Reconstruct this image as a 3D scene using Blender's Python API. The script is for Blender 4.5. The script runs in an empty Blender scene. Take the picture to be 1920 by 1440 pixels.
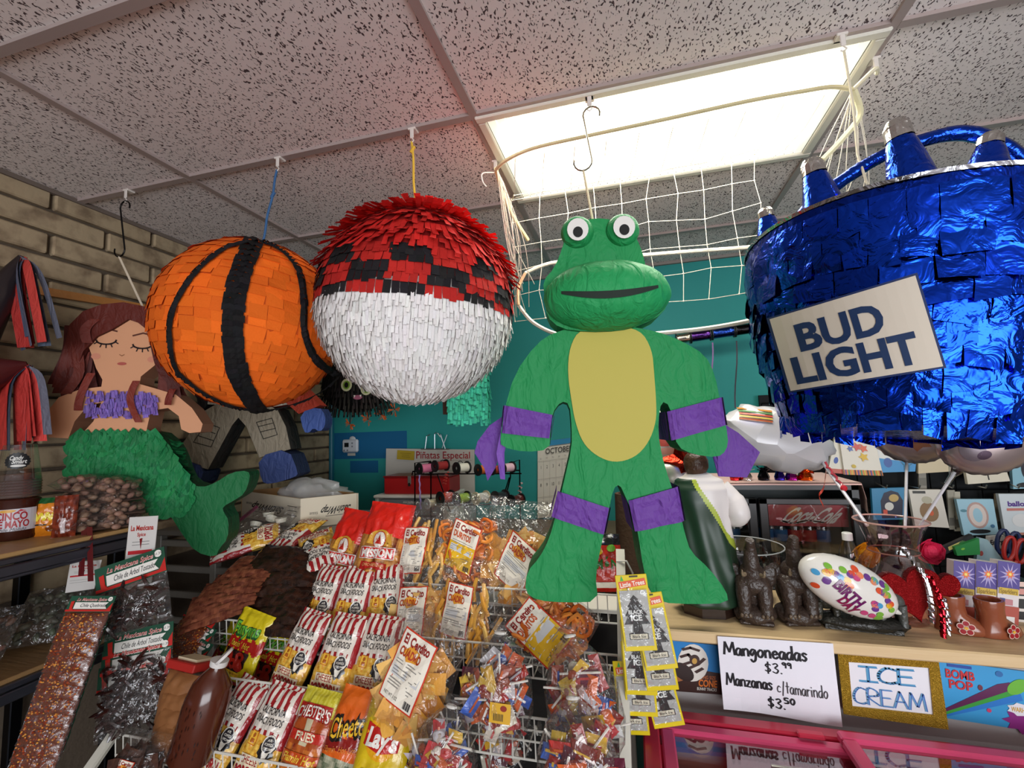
import bpy, bmesh, math, random
from mathutils import Vector, Matrix, noise
random.seed(7)
S = bpy.context.scene
COL = S.collection
PI = math.pi
R = random.uniform

# ------------------------------------------------------------------ camera
CAM_R = Matrix(((0.96615, 0.05684, 0.25165), (0.25576, -0.08288, -0.96318), (-0.03389, 0.99494, -0.09461)))
CAM_P = Vector((0.0, 0.0, 1.46))
FPX = 850.0
cd = bpy.data.cameras.new('camera')
cam = bpy.data.objects.new('camera', cd)
COL.objects.link(cam)
cam.matrix_world = Matrix.Translation(CAM_P) @ CAM_R.to_4x4()
cd.sensor_width = 36.0
cd.lens = 36.0 * FPX / 1920.0
cd.clip_start = 0.02
S.camera = cam

# ------------------------------------------------------------------ world, lights, exposure
S.view_settings.view_transform = 'Standard'
S.view_settings.look = 'None'
S.view_settings.gamma = 1.0
S.view_settings.use_curve_mapping = False
S.view_settings.exposure = 0.15
w = bpy.data.worlds.new('world')
S.world = w
w.use_nodes = True
w.node_tree.nodes['Background'].inputs[0].default_value = (0.75, 0.85, 1.0, 1)
w.node_tree.nodes['Background'].inputs[1].default_value = 0.5

def area(name, loc, target, sx, sy, power, color):
    l = bpy.data.lights.new(name, 'AREA')
    l.shape = 'RECTANGLE'
    l.size, l.size_y = sx, sy
    l.energy = power
    l.color = color
    o = bpy.data.objects.new(name, l)
    COL.objects.link(o)
    o.location = loc
    d = Vector(target) - Vector(loc)
    o.rotation_euler = d.to_track_quat('-Z', 'Y').to_euler()
    return o
area('daylight_window', (1.7, -3.3, 1.25), (0.0, 1.5, 0.95), 4.2, 1.9, 190, (0.93, 0.96, 1.0))
area('troffer_light', (0.142, 1.656, 2.462), (0.142, 1.656, 0), 1.1, 0.5, 17, (1.0, 0.97, 0.86))

# ------------------------------------------------------------------ helpers
def ray(px, py):
    return CAM_R @ Vector((px - 960.0, -(py - 720.0), -FPX))
def U(px, py, Y):            # point of the world seen at a pixel of the photo, at depth Y
    d = ray(px, py)
    return CAM_P + d * (Y / d.y)
def UZ(px, py, z):           # ... on a level plane
    d = ray(px, py)
    return CAM_P + d * ((z - CAM_P.z) / d.z)
def UX(px, py, x):           # ... on a plane parallel to the left wall
    d = ray(px, py)
    return CAM_P + d * (x / d.x)
def PXM(p):                  # metres per photo pixel at a point
    return -(CAM_R.transposed() @ (Vector(p) - CAM_P)).z / FPX

_cc = {}
def C(h):
    if not isinstance(h, str):
        return h
    if h not in _cc:
        t = []
        for i in (0, 2, 4):
            v = int(h[i:i + 2], 16) / 255.0
            t.append(v / 12.92 if v <= 0.04045 else ((v + 0.055) / 1.055) ** 2.4)
        _cc[h] = tuple(t)
    return _cc[h]
def jit(h, a=0.12):
    c = C(h)
    k = 1 + R(-a, a)
    return tuple(max(0, min(1, x * k * (1 + R(-a, a) * 0.3))) for x in c)
def mixc(a, b, t):
    a, b = C(a), C(b)
    return tuple(a[i] * (1 - t) + b[i] * t for i in range(3))

# ------------------------------------------------------------------ materials
M = {}
def nodes(name):
    m = bpy.data.materials.new(name)
    m.use_nodes = True
    nt = m.node_tree
    return m, nt, nt.nodes, nt.links, nt.nodes['Principled BSDF']
def add_bump(nt, bsdf, scale, strength, dist, stretch=(1, 1, 1), detail=3.0, kind='noise'):
    n, l = nt.nodes, nt.links
    tc = n.new('ShaderNodeTexCoord')
    mp = n.new('ShaderNodeMapping')
    mp.inputs['Scale'].default_value = stretch
    l.new(tc.outputs['Object'], mp.inputs['Vector'])
    if kind == 'voronoi':
        t = n.new('ShaderNodeTexVoronoi')
        t.inputs['Scale'].default_value = scale
        t.inputs['Randomness'].default_value = 1.0
        out = t.outputs['Distance']
    else:
        t = n.new('ShaderNodeTexNoise')
        t.inputs['Scale'].default_value = scale
        t.inputs['Detail'].default_value = detail
        if kind == 'ridged':
            t.inputs['Distortion'].default_value = 1.2
        out = t.outputs['Fac']
    l.new(mp.outputs['Vector'], t.inputs['Vector'])
    b = n.new('ShaderNodeBump')
    b.inputs['Strength'].default_value = strength
    b.inputs['Distance'].default_value = dist
    l.new(out, b.inputs['Height'])
    l.new(b.outputs['Normal'], bsdf.inputs['Normal'])
    return t
def colmat(name, rough=0.6, metal=0.0, bump=None, spec=0.5, kind='noise', stretch=(1, 1, 1), trans=0.0, sheen=0.0):
    m, nt, n, l, b = nodes(name)
    a = n.new('ShaderNodeVertexColor')
    a.layer_name = 'Col'
    l.new(a.outputs['Color'], b.inputs['Base Color'])
    b.inputs['Roughness'].default_value = rough
    b.inputs['Metallic'].default_value = metal
    b.inputs['Specular IOR Level'].default_value = spec
    if bump:
        add_bump(nt, b, bump[0], bump[1], bump[2], stretch, kind=kind)
    M[name] = m
    return m
colmat('matte', 0.75, spec=0.25)
colmat('tissue', 0.62, bump=(26, 0.85, 0.014), spec=0.3, kind='ridged', stretch=(1, 1, 0.45))
colmat('crepe', 0.8, bump=(160, 0.35, 0.003), spec=0.15)
colmat('paper', 0.6, bump=(9, 0.12, 0.01), spec=0.3)
colmat('satin', 0.4, spec=0.5)
colmat('gloss', 0.16, spec=0.6)
colmat('foilbag', 0.22, bump=(26, 0.5, 0.008), spec=0.7, kind='ridged')
colmat('foil', 0.16, metal=1.0, bump=(22, 0.6, 0.01), kind='ridged')
colmat('mylar', 0.28, metal=0.75, bump=(9, 0.3, 0.01))
colmat('pearl', 0.35, metal=0.15, bump=(7, 0.9, 0.03), spec=0.6, kind='voronoi')
colmat('enamel', 0.32, spec=0.5)
colmat('metal', 0.35, metal=0.9)
colmat('wood', 0.45, bump=(6, 0.15, 0.01), stretch=(1, 12, 12))
colmat('resin', 0.38, bump=(70, 0.9, 0.006), spec=0.5)
colmat('rough', 0.9, bump=(60, 0.5, 0.006), spec=0.2)
colmat('food', 0.5, bump=(90, 0.5, 0.004), spec=0.4)
colmat('glitter', 0.3, metal=0.5, bump=(420, 1.0, 0.004), kind='voronoi')

def film(name, tint=(1, 1, 1), refl=0.10, bump=None, rough=0.06, ridge=0.0, haze=0.0):
    m = bpy.data.materials.new(name)
    m.use_nodes = True
    nt = m.node_tree
    n, l = nt.nodes, nt.links
    for q in list(n):
        n.remove(q)
    out = n.new('ShaderNodeOutputMaterial')
    tr = n.new('ShaderNodeBsdfTransparent')
    tr.inputs[0].default_value = tint + (1,)
    gl = n.new('ShaderNodeBsdfGlossy')
    gl.inputs['Roughness'].default_value = rough
    lw = n.new('ShaderNodeLayerWeight')
    lw.inputs['Blend'].default_value = 0.25
    ma = n.new('ShaderNodeMath')
    ma.operation = 'MULTIPLY_ADD'
    ma.inputs[1].default_value = 0.45
    ma.inputs[2].default_value = refl
    ma.use_clamp = True
    l.new(lw.outputs['Facing'], ma.inputs[0])
    mx = n.new('ShaderNodeMixShader')
    l.new(ma.outputs[0], mx.inputs[0])
    l.new(tr.outputs[0], mx.inputs[1])
    l.new(gl.outputs[0], mx.inputs[2])
    last = mx
    if haze:
        df = n.new('ShaderNodeBsdfDiffuse')
        df.inputs[0].default_value = (0.8, 0.8, 0.8, 1)
        m2 = n.new('ShaderNodeMixShader')
        m2.inputs[0].default_value = haze
        l.new(mx.outputs[0], m2.inputs[1])
        l.new(df.outputs[0], m2.inputs[2])
        last = m2
    l.new(last.outputs[0], out.inputs[0])
    if bump:
        tc = n.new('ShaderNodeTexCoord')
        t = n.new('ShaderNodeTexNoise')
        t.inputs['Scale'].default_value = bump[0]
        t.inputs['Detail'].default_value = 2.0
        t.inputs['Distortion'].default_value = 1.5
        l.new(tc.outputs['Object'], t.inputs['Vector'])
        b = n.new('ShaderNodeBump')
        b.inputs['Strength'].default_value = bump[1]
        b.inputs['Distance'].default_value = bump[2]
        l.new(t.outputs['Fac'], b.inputs['Height'])
        l.new(b.outputs['Normal'], gl.inputs['Normal'])
        l.new(b.outputs['Normal'], lw.inputs['Normal'])
    M[name] = m
film('film', (0.97, 0.97, 0.97), 0.06, (24, 1.0, 0.02), 0.08, haze=0.015)
film('clear', (0.90, 0.92, 0.92), 0.10, None, 0.03)
film('pink_glass', (0.93, 0.76, 0.77), 0.12, None, 0.03)
film('smoke_glass', (0.80, 0.66, 0.64), 0.12, None, 0.03)
film('amber', (0.62, 0.36, 0.28), 0.06, (20, 0.4, 0.01), 0.1, haze=0.06)
film('frosted', (0.8, 0.8, 0.78), 0.06, None, 0.2, haze=0.35)

def emit(name, color, strength):
    m = bpy.data.materials.new(name)
    m.use_nodes = True
    nt = m.node_tree
    b = nt.nodes['Principled BSDF']
    b.inputs['Base Color'].default_value = (0.8, 0.8, 0.75, 1)
    b.inputs['Emission Color'].default_value = color + (1,)
    b.inputs['Emission Strength'].default_value = strength
    M[name] = m

# ------------------------------------------------------------------ mesh building
class MB:
    def __init__(s):
        s.v, s.f, s.c, s.m = [], [], [], []
    def add(s, verts, faces, col, mat=0):
        o = len(s.v)
        s.v.extend([tuple(p) for p in verts])
        col = C(col) if isinstance(col, str) else col
        for i, f in enumerate(faces):
            s.f.append([o + k for k in f])
            s.c.append(col[i] if isinstance(col, list) else col)
            s.m.append(mat)
    def box(s, c, d, col, rot=None, mat=0, bev=0.0):
        c = Vector(c)
        x, y, z = d[0] / 2, d[1] / 2, d[2] / 2
        b = min(bev, x * .9, y * .9, z * .9)
        if b > 0:
            vs, fs = [], []
            idx = {}
            for sx in (-1, 1):
                for sy in (-1, 1):
                    for sz in (-1, 1):
                        for ax in range(3):
                            p = [sx * (x - b), sy * (y - b), sz * (z - b)]
                            p[ax] = (sx * x, sy * y, sz * z)[ax]
                            idx[(sx, sy, sz, ax)] = len(vs)
                            vs.append(p)
            I = lambda a, b_, c_, ax: idx[(a, b_, c_, ax)]
            for q in (-1, 1):
                fs.append([I(q, -1, -1, 0), I(q, 1, -1, 0), I(q, 1, 1, 0), I(q, -1, 1, 0)])
                fs.append([I(-1, q, -1, 1), I(1, q, -1, 1), I(1, q, 1, 1), I(-1, q, 1, 1)])
                fs.append([I(-1, -1, q, 2), I(1, -1, q, 2), I(1, 1, q, 2), I(-1, 1, q, 2)])
            for a in (-1, 1):
                for b_ in (-1, 1):
                    fs.append([I(a, b_, -1, 0), I(a, b_, 1, 0), I(a, b_, 1, 1), I(a, b_, -1, 1)])
                    fs.append([I(a, -1, b_, 0), I(a, 1, b_, 0), I(a, 1, b_, 2), I(a, -1, b_, 2)])
                    fs.append([I(-1, a, b_, 1), I(1, a, b_, 1), I(1, a, b_, 2), I(-1, a, b_, 2)])
                    for c_ in (-1, 1):
                        fs.append([I(a, b_, c_, 0), I(a, b_, c_, 1), I(a, b_, c_, 2)])
        else:
            vs = [(i * x, j * y, k * z) for i in (-1, 1) for j in (-1, 1) for k in (-1, 1)]
            fs = [[0, 1, 3, 2], [4, 6, 7, 5], [0, 4, 5, 1], [2, 3, 7, 6], [0, 2, 6, 4], [1, 5, 7, 3]]
        vs = [Vector(p) for p in vs]
        if rot is not None:
            vs = [rot @ p for p in vs]
        s.add([p + c for p in vs], fs, col, mat)
    def tube(s, path, r, col, n=6, closed=False, mat=0, cap=True):
        path = [Vector(p) for p in path]
        N = len(path)
        rr = r if isinstance(r, (list, tuple)) else [r] * N
        vs, fs = [], []
        up = None
        for i, p in enumerate(path):
            a = path[i - 1] if (i > 0 or closed) else p
            b = path[(i + 1) % N] if (i < N - 1 or closed) else p
            t = (b - a)
            t = t.normalized() if t.length > 1e-9 else Vector((0, 0, 1))
            if up is None:
                up = t.orthogonal().normalized()
            up = (up - t * up.dot(t))
            up = up.normalized() if up.length > 1e-6 else t.orthogonal().normalized()
            q = t.cross(up)
            for k in range(n):
                an = 2 * PI * k / n
                vs.append(p + (up * math.cos(an) + q * math.sin(an)) * rr[i])
        L = N if closed else N - 1
        for i in range(L):
            j = (i + 1) % N
            for k in range(n):
                k2 = (k + 1) % n
                fs.append([i * n + k, i * n + k2, j * n + k2, j * n + k])
        if cap and not closed:
            fs.append(list(range(n))[::-1])
            fs.append([(N - 1) * n + k for k in range(n)])
        s.add(vs, fs, col, mat)
    def lathe(s, prof, col, n=24, c=(0, 0, 0), rot=None, mat=0, cap0=False, cap1=False, fn=None, cols=None):
        c = Vector(c)
        vs, fs, cl = [], [], []
        for (r, z) in prof:
            for k in range(n):
                a = 2 * PI * k / n
                rr = r * (fn(a, z) if fn else 1)
                p = Vector((rr * math.cos(a), rr * math.sin(a), z))
                vs.append((rot @ p if rot is not None else p) + c)
        for i in range(len(prof) - 1):
            for k in range(n):
                k2 = (k + 1) % n
                fs.append([i * n + k, i * n + k2, (i + 1) * n + k2, (i + 1) * n + k])
                cl.append(C(cols[i]) if cols else C(col))
        if cap0:
            fs.append(list(range(n))[::-1]); cl.append(C(cols[0]) if cols else C(col))
        if cap1:
            fs.append([(len(prof) - 1) * n + k for k in range(n)]); cl.append(C(cols[-1]) if cols else C(col))
        s.add(vs, fs, cl, mat)
    def ball(s, c, rad, col, nu=14, nv=9, rot=None, mat=0, fn=None):
        c = Vector(c)
        rad = rad if isinstance(rad, (list, tuple)) else (rad,) * 3
        vs, fs = [], []
        for i in range(nv + 1):
            th = PI * i / nv
            for k in range(nu):
                a = 2 * PI * k / nu
                p = Vector((math.sin(th) * math.cos(a), math.sin(th) * math.sin(a), math.cos(th)))
                g = fn(p) if fn else 1
                p = Vector((p.x * rad[0] * g, p.y * rad[1] * g, p.z * rad[2] * g))
                vs.append((rot @ p if rot is not None else p) + c)
        for i in range(nv):
            for k in range(nu):
                k2 = (k + 1) % nu
                fs.append([i * nu + k, (i + 1) * nu + k, (i + 1) * nu + k2, i * nu + k2])
        s.add(vs, fs, col, mat)
    def strip(s, pts, wvec, col, mat=0):        # a ribbon through pts, wvec(i)= half-width vector
        vs, fs = [], []
        for i, p in enumerate(pts):
            wv = wvec(i) if callable(wvec) else Vector(wvec)
            vs += [Vector(p) - wv, Vector(p) + wv]
        for i in range(len(pts) - 1):
            fs.append([2 * i, 2 * i + 1, 2 * i + 3, 2 * i + 2])
        s.add(vs, fs, col, mat)
    def extrude(s, poly, d, col, y0=None, side=None, mat=0, fmap=None):   # outline in x,z pushed back along y
        y0 = -d / 2 if y0 is None else y0
        n = len(poly)
        a = sum(poly[i][0] * poly[(i + 1) % n][1] - poly[(i + 1) % n][0] * poly[i][1] for i in range(n))
        if a < 0:
            poly = poly[::-1]
        vs = [(x, y0, z) for x, z in poly] + [(x, y0 + d, z) for x, z in poly]
        s.add(vs, [list(range(n)), [n + i for i in range(n)][::-1]], col, mat)
        s.add(vs, [[i, n + i, n + (i + 1) % n, (i + 1) % n] for i in range(n)], side or col, mat)
    def dec(s, shape, col, mapf, level=1, mat=0):  # flat print mapped on a surface
        vs, fs = shape
        s.add([mapf(x, y, level) for x, y in vs], fs, col, mat)
    def build(s, name, mats, parent=None, smooth=False, loc=None, rot=None):
        me = bpy.data.meshes.new(name)
        me.from_pydata(s.v, [], s.f)
        at = me.color_attributes.new('Col', 'FLOAT_COLOR', 'CORNER')
        buf = []
        for f, c in zip(s.f, s.c):
            buf.extend((c[0], c[1], c[2], 1.0) * len(f))
        at.data.foreach_set('color', buf)
        mats = mats if isinstance(mats, (list, tuple)) else [mats]
        for q in mats:
            me.materials.append(M[q])
        if len(mats) > 1:
            me.polygons.foreach_set('material_index', s.m)
        if smooth:
            me.polygons.foreach_set('use_smooth', [True] * len(s.f))
            if smooth != 'all':
                try:
                    me.set_sharp_from_angle(angle=0.9)
                except Exception:
                    pass
        me.update()
        o = bpy.data.objects.new(name, me)
        COL.objects.link(o)
        if parent is not None:
            o.parent = parent
        if loc is not None:
            o.location = loc
        if rot is not None:
            o.rotation_euler = rot
        return o

def tag(o, label, cat, group=None):
    o['label'] = label
    o['category'] = cat
    if group:
        o['group'] = group
    return o
def thing(name, label, cat, loc=(0, 0, 0), rot=(0, 0, 0), group=None, mat=None):
    o = bpy.data.objects.new(name, None)
    COL.objects.link(o)
    o.empty_display_size = 0.05
    if mat is not None:
        o.matrix_world = mat
    else:
        o.location = loc
        o.rotation_euler = rot
    return tag(o, label, cat, group)
def struct(o):
    o['kind'] = 'structure'
    return o
def stuff(o):
    o['kind'] = 'stuff'
    return o
def dup(root, label, loc=None, rot=None, group=None, mat=None):
    r = root.copy()
    COL.objects.link(r)
    if mat is not None:
        r.matrix_world = mat
    if loc is not None:
        r.location = loc
    if rot is not None:
        r.rotation_euler = rot
    r['label'] = label
    if group:
        r['group'] = group
    for ch in list(root.children):
        cp = ch.copy()
        COL.objects.link(cp)
        cp.parent = r
        for g in list(ch.children):
            d = g.copy()
            COL.objects.link(d)
            d.parent = cp
    return r
def pose(p, lean=0, roll=0, yaw=0):
    return Matrix.Translation(p) @ Matrix.Rotation(math.radians(yaw), 4, 'Z') @ Matrix.Rotation(math.radians(-lean), 4, 'X') @ Matrix.Rotation(math.radians(roll), 4, 'Y')

# ------------------------------------------------------------------ flat shapes: lettering, strokes, blobs
_tx = {}
def T(text, bold=0.0):
    k = (text, bold)
    if k not in _tx:
        cu = bpy.data.curves.new('lettering', 'FONT')
        cu.body = text
        cu.size = 1.0
        cu.offset = bold
        cu.resolution_u = 3
        o = bpy.data.objects.new('lettering', cu)
        me = o.to_mesh()
        vs = [(v.co.x / 0.72, v.co.y / 0.72) for v in me.vertices]
        fs = [list(p.vertices) for p in me.polygons]
        o.to_mesh_clear()
        bpy.data.objects.remove(o)
        bpy.data.curves.remove(cu)
        x0 = min(v[0] for v in vs)
        _tx[k] = ([(x - x0, y) for x, y in vs], fs, max(v[0] for v in vs) - x0)
    return _tx[k]
def text(t, x, y, h, w=None, bold=0.0, ang=0.0, shear=0.0, arc=0.0, anchor='c', flip=False):
    vs, fs, wd = T(t, bold)
    kx = h if w is None else w / wd
    out = []
    ca, sa = math.cos(math.radians(ang)), math.sin(math.radians(ang))
    for (a, b) in vs:
        ax = 0.5 if anchor == 'c' else (0.0 if anchor == 'l' else 1.0)
        X = (a - wd * ax) * kx + shear * b * h
        Y = (b - 0.5) * h
        if arc:
            Y -= arc * (X / (wd * kx * 0.5)) ** 2
        if flip:
            X, Y = -X, -Y
        out.append((x + X * ca - Y * sa, y + X * sa + Y * ca))
    return out, fs
def rect(x, y, w, h, n=4, m=4, ang=0.0):
    ca, sa = math.cos(math.radians(ang)), math.sin(math.radians(ang))
    vs, fs = [], []
    for j in range(m + 1):
        for i in range(n + 1):
            a, b = (i / n - 0.5) * w, (j / m - 0.5) * h
            vs.append((x + a * ca - b * sa, y + a * sa + b * ca))
    for j in range(m):
        for i in range(n):
            k = j * (n + 1) + i
            fs.append([k, k + 1, k + n + 2, k + n + 1])
    return vs, fs
def star(pts, rings=3):      # any outline that can be seen whole from its middle
    cx = sum(p[0] for p in pts) / len(pts)
    cy = sum(p[1] for p in pts) / len(pts)
    n = len(pts)
    vs, fs = [(cx, cy)], []
    for r in range(1, rings + 1):
        for p in pts:
            vs.append((cx + (p[0] - cx) * r / rings, cy + (p[1] - cy) * r / rings))
    for i in range(n):
        j = (i + 1) % n
        fs.append([0, 1 + i, 1 + j])
        for r in range(rings - 1):
            a = 1 + r * n
            fs.append([a + i, a + n + i, a + n + j, a + j])
    return vs, fs
def ell(x, y, a, b=None, n=20, rings=3, ang=0.0):
    b = a if b is None else b
    ca, sa = math.cos(math.radians(ang)), math.sin(math.radians(ang))
    return star([(x + a * math.cos(t) * ca - b * math.sin(t) * sa, y + a * math.cos(t) * sa + b * math.sin(t) * ca) for t in [2 * PI * k / n for k in range(n)]], rings)
def burst(x, y, a, b, n=12, k=0.7):
    return star([(x + a * (1 if i % 2 else k) * math.cos(PI * i / n), y + b * (1 if i % 2 else k) * math.sin(PI * i / n)) for i in range(2 * n)], 3)
def strokes(lines, wd):      # pen strokes as thin ribbons
    vs, fs = [], []
    for ln in lines:
        for i in range(len(ln) - 1):
            a, b = Vector(ln[i]), Vector(ln[i + 1])
            d = b - a
            if d.length < 1e-6:
                continue
            d.normalize()
            nrm = Vector((-d.y, d.x)) * wd / 2
            a2, b2 = a - d * wd * 0.3, b + d * wd * 0.3
            k = len(vs)
            vs += [tuple(a2 - nrm), tuple(b2 - nrm), tuple(b2 + nrm), tuple(a2 + nrm)]
            fs.append([k, k + 1, k + 2, k + 3])
    return vs, fs
def fine(shape, L=0.009):    # cut long triangles so that print follows a bulging surface
    vs, fs = [tuple(v) for v in shape[0]], []
    todo = []
    for f in shape[1]:
        for k in range(1, len(f) - 1):
            todo.append((f[0], f[k], f[k + 1]))
    while todo:
        t = todo.pop()
        e = [math.dist(vs[t[k]], vs[t[(k + 1) % 3]]) for k in range(3)]
        k = e.index(max(e))
        if e[k] > L and len(vs) < 6000:
            a, b_, c_ = t[k], t[(k + 1) % 3], t[(k + 2) % 3]
            vs.append(((vs[a][0] + vs[b_][0]) / 2, (vs[a][1] + vs[b_][1]) / 2))
            m_ = len(vs) - 1
            todo += [(a, m_, c_), (m_, b_, c_)]
        else:
            fs.append(list(t))
    return vs, fs
def flatmap(eps=0.0008, y0=0.0):
    return lambda x, z, lv: (x, y0 - eps * lv, z)
# ================================================================== THE ROOM
ZC = 2.5
XL, YB = -2.28, 3.07
GY, GX = [-1.09, -0.48, 0.125, 0.737, 1.351, 1.962, 2.57], [-2.86, -1.658, -0.453, 0.737, 1.95, 3.17]
def tile_material():
    m, nt, n, l, b = nodes('ceiling_tile')
    g = n.new('ShaderNodeNewGeometry')
    warp = n.new('ShaderNodeTexNoise'); warp.inputs['Scale'].default_value = 60.0
    l.new(g.outputs['Position'], warp.inputs['Vector'])
    sub = n.new('ShaderNodeVectorMath'); sub.operation = 'MULTIPLY_ADD'
    sub.inputs[1].default_value = (0.014, 0.014, 0.0)
    l.new(warp.outputs['Color'], sub.inputs[0]); l.new(g.outputs['Position'], sub.inputs[2])
    mp = n.new('ShaderNodeMapping'); mp.inputs['Scale'].default_value = (1, 0.5, 1)
    l.new(sub.outputs[0], mp.inputs['Vector'])
    no = n.new('ShaderNodeTexNoise'); no.inputs['Scale'].default_value = 215.0; no.inputs['Detail'].default_value = 0.5
    l.new(mp.outputs[0], no.inputs['Vector'])
    rp = n.new('ShaderNodeValToRGB')
    rp.color_ramp.elements[0].position = 0.635; rp.color_ramp.elements[0].color = (0, 0, 0, 1)
    rp.color_ramp.elements[1].position = 0.675; rp.color_ramp.elements[1].color = (1, 1, 1, 1)
    l.new(no.outputs['Fac'], rp.inputs[0])
    mx = n.new('ShaderNodeMixRGB')
    mx.inputs[1].default_value = C('e6dcda') + (1,)
    mx.inputs[2].default_value = C('55484a') + (1,)
    l.new(rp.outputs[0], mx.inputs[0])
    l.new(mx.outputs[0], b.inputs['Base Color'])
    b.inputs['Roughness'].default_value = 0.9
    b.inputs['Specular IOR Level'].default_value = 0.1
    bp = n.new('ShaderNodeBump'); bp.invert = True
    bp.inputs['Strength'].default_value = 0.8; bp.inputs['Distance'].default_value = 0.006
    l.new(rp.outputs[0], bp.inputs['Height']); l.new(bp.outputs[0], b.inputs['Normal'])
    M['ceiling_tile'] = m
tile_material()
def brick_material():
    m, nt, n, l, b = nodes('slump_brick')
    tc = n.new('ShaderNodeTexCoord')
    oi = n.new('ShaderNodeObjectInfo')
    ad = n.new('ShaderNodeVectorMath'); ad.operation = 'ADD'
    l.new(tc.outputs['Object'], ad.inputs[0])
    l.new(oi.outputs['Location'], ad.inputs[1])
    no = n.new('ShaderNodeTexNoise'); no.inputs['Scale'].default_value = 14; no.inputs['Detail'].default_value = 6
    l.new(ad.outputs[0], no.inputs['Vector'])
    rp = n.new('ShaderNodeValToRGB')
    rp.color_ramp.elements[0].position = 0.3; rp.color_ramp.elements[0].color = C('7d6a55') + (1,)
    rp.color_ramp.elements[1].position = 0.55; rp.color_ramp.elements[1].color = C('a89478') + (1,)
    l.new(no.outputs['Fac'], rp.inputs[0])
    l.new(rp.outputs[0], b.inputs['Base Color'])
    b.inputs['Roughness'].default_value = 0.85
    b.inputs['Specular IOR Level'].default_value = 0.2
    bp = n.new('ShaderNodeBump'); bp.inputs['Strength'].default_value = 0.5; bp.inputs['Distance'].default_value = 0.01
    l.new(no.outputs['Fac'], bp.inputs['Height']); l.new(bp.outputs[0], b.inputs['Normal'])
    M['slump_brick'] = m
brick_material()

# floor, walls
b = MB(); b.box((1.4, -0.4, -0.05), (7.4, 7.0, 0.1), '8a8078'); struct(b.build('floor', 'satin'))
b = MB(); b.box((1.4, YB + 0.05, 1.28), (7.4, 0.1, 2.56), '2b918e')
wb = struct(b.build('wall_back', 'paper'))
# repainted patches: a bluer paint left on the wall round the thermostat
b = MB()
b.dec(rect(-1.93, 1.36, 0.62, 0.20), '155f8c', flatmap(0.0015, YB), 1)
b.dec(rect(-1.98, 1.20, 0.24, 0.09), '155f8c', flatmap(0.0015, YB), 1)
b.build('paint_patch', 'paper', wb)
b = MB(); b.box((5.1, -0.4, 1.28), (0.1, 7.0, 2.56), 'b9b2a6'); struct(b.build('wall_right', 'paper'))
b = MB()                                               # shop front behind the camera, with its window opening
b.box((1.4, -3.85, 0.15), (7.4, 0.1, 0.5), 'b9b2a6'); b.box((1.4, -3.85, 2.45), (7.4, 0.1, 0.2), 'b9b2a6')
b.box((-1.6, -3.85, 1.3), (1.4, 0.1, 2.5), 'b9b2a6'); b.box((4.5, -3.85, 1.3), (1.2, 0.1, 2.5), 'b9b2a6')
struct(b.build('wall_front', 'paper'))
wl = MB(); wl.box((XL - 0.06, -0.4, 1.28), (0.1, 7.0, 2.56), '5d5145'); wl = struct(wl.build('wall_left', 'rough'))
bm_ = None
for k in range(17):                                     # brick courses, top one just under the ceiling
    z1 = 2.512 - 0.0965 * k
    y = (1.262 if k % 2 == 0 else 1.464) - 0.404 * 3
    while y < YB:
        ln = min(0.404, YB - y)
        if ln > 0.06 and y + ln > 0.45:
            full = ln > 0.40
            if full and bm_ is not None:
                o = bpy.data.objects.new('brick', bm_); COL.objects.link(o); o.parent = wl
            else:
                q = MB(); q.box((0, 0, 0), (0.03, ln - 0.016, 0.083), 'ffffff', bev=0.006)
                o = q.build('brick', 'slump_brick', wl)
                if full:
                    bm_ = o.data
            o.location = (XL + R(-0.004, 0.003), y + ln / 2, z1 - 0.048 + R(-.002, .002))
            o.rotation_euler = (R(-.006, .006), 0, R(-.004, .004))
        y += 0.404
b = MB(); b.box((XL + 0.025, 1.75, 2.105), (0.02, 1.9, 0.032), 'b9793a', rot=Matrix.Rotation(0.077, 3, 'X') @ Matrix.Identity(3))
struct(b.build('trim_1', 'wood'))
b = MB(); b.box((XL + 0.03, YB - 0.02, 1.25), (0.03, 0.04, 2.5), '1e6f86', bev=0.008); struct(b.build('trim_2', 'satin'))

# ceiling: plenum board above, lay-in tiles and T-bars as parts
b = MB(); b.box((1.4, -0.4, ZC + 0.08), (7.4, 7.0, 0.1), '5a5350'); ce = struct(b.build('ceiling', 'matte'))
tm = None
def tile(x0, x1, y0, y1):
    global tm
    full = abs(x1 - x0 - 1.2) < 0.03 and abs(y1 - y0 - 0.61) < 0.01
    if full and tm:
        o = bpy.data.objects.new('ceiling_tile', tm); COL.objects.link(o); o.parent = ce
    else:
        q = MB(); q.box((0, 0, 0), (x1 - x0 - 0.004, y1 - y0 - 0.004, 0.016), 'ffffff')
        o = q.build('ceiling_tile', 'ceiling_tile', ce)
        if full:
            tm = o.data
    o.location = ((x0 + x1) / 2, (y0 + y1) / 2, ZC + 0.012)
xs = [XL] + GX[1:] + [5.05]
ys = [-3.8, -2.9, -2.3, -1.7] + GY + [YB]
for i in range(len(xs) - 1):
    for j in range(len(ys) - 1):
        if abs(xs[i] + 0.453) < 0.01 and abs(ys[j] - 1.351) < 0.01:
            continue
        tile(xs[i], xs[i + 1], ys[j], ys[j + 1])
for x in GX[1:]:
    b = MB(); b.box((x, -0.36, ZC), (0.026, 6.86, 0.012), 'a3938f'); b.build('grid_bar', 'enamel', ce)
for y in ys[1:-1]:
    for i in range(len(xs) - 1):
        b = MB(); b.box(((xs[i] + xs[i + 1]) / 2, y, ZC - 0.001), (xs[i + 1] - xs[i] - 0.024, 0.026, 0.012), 'a3938f')
        b.build('grid_bar', 'enamel', ce)
b = MB(); b.box((XL + 0.012, -0.4, ZC - 0.004), (0.02, 6.9, 0.02), '6d6058'); b.build('wall_angle', 'matte', ce)
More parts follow.
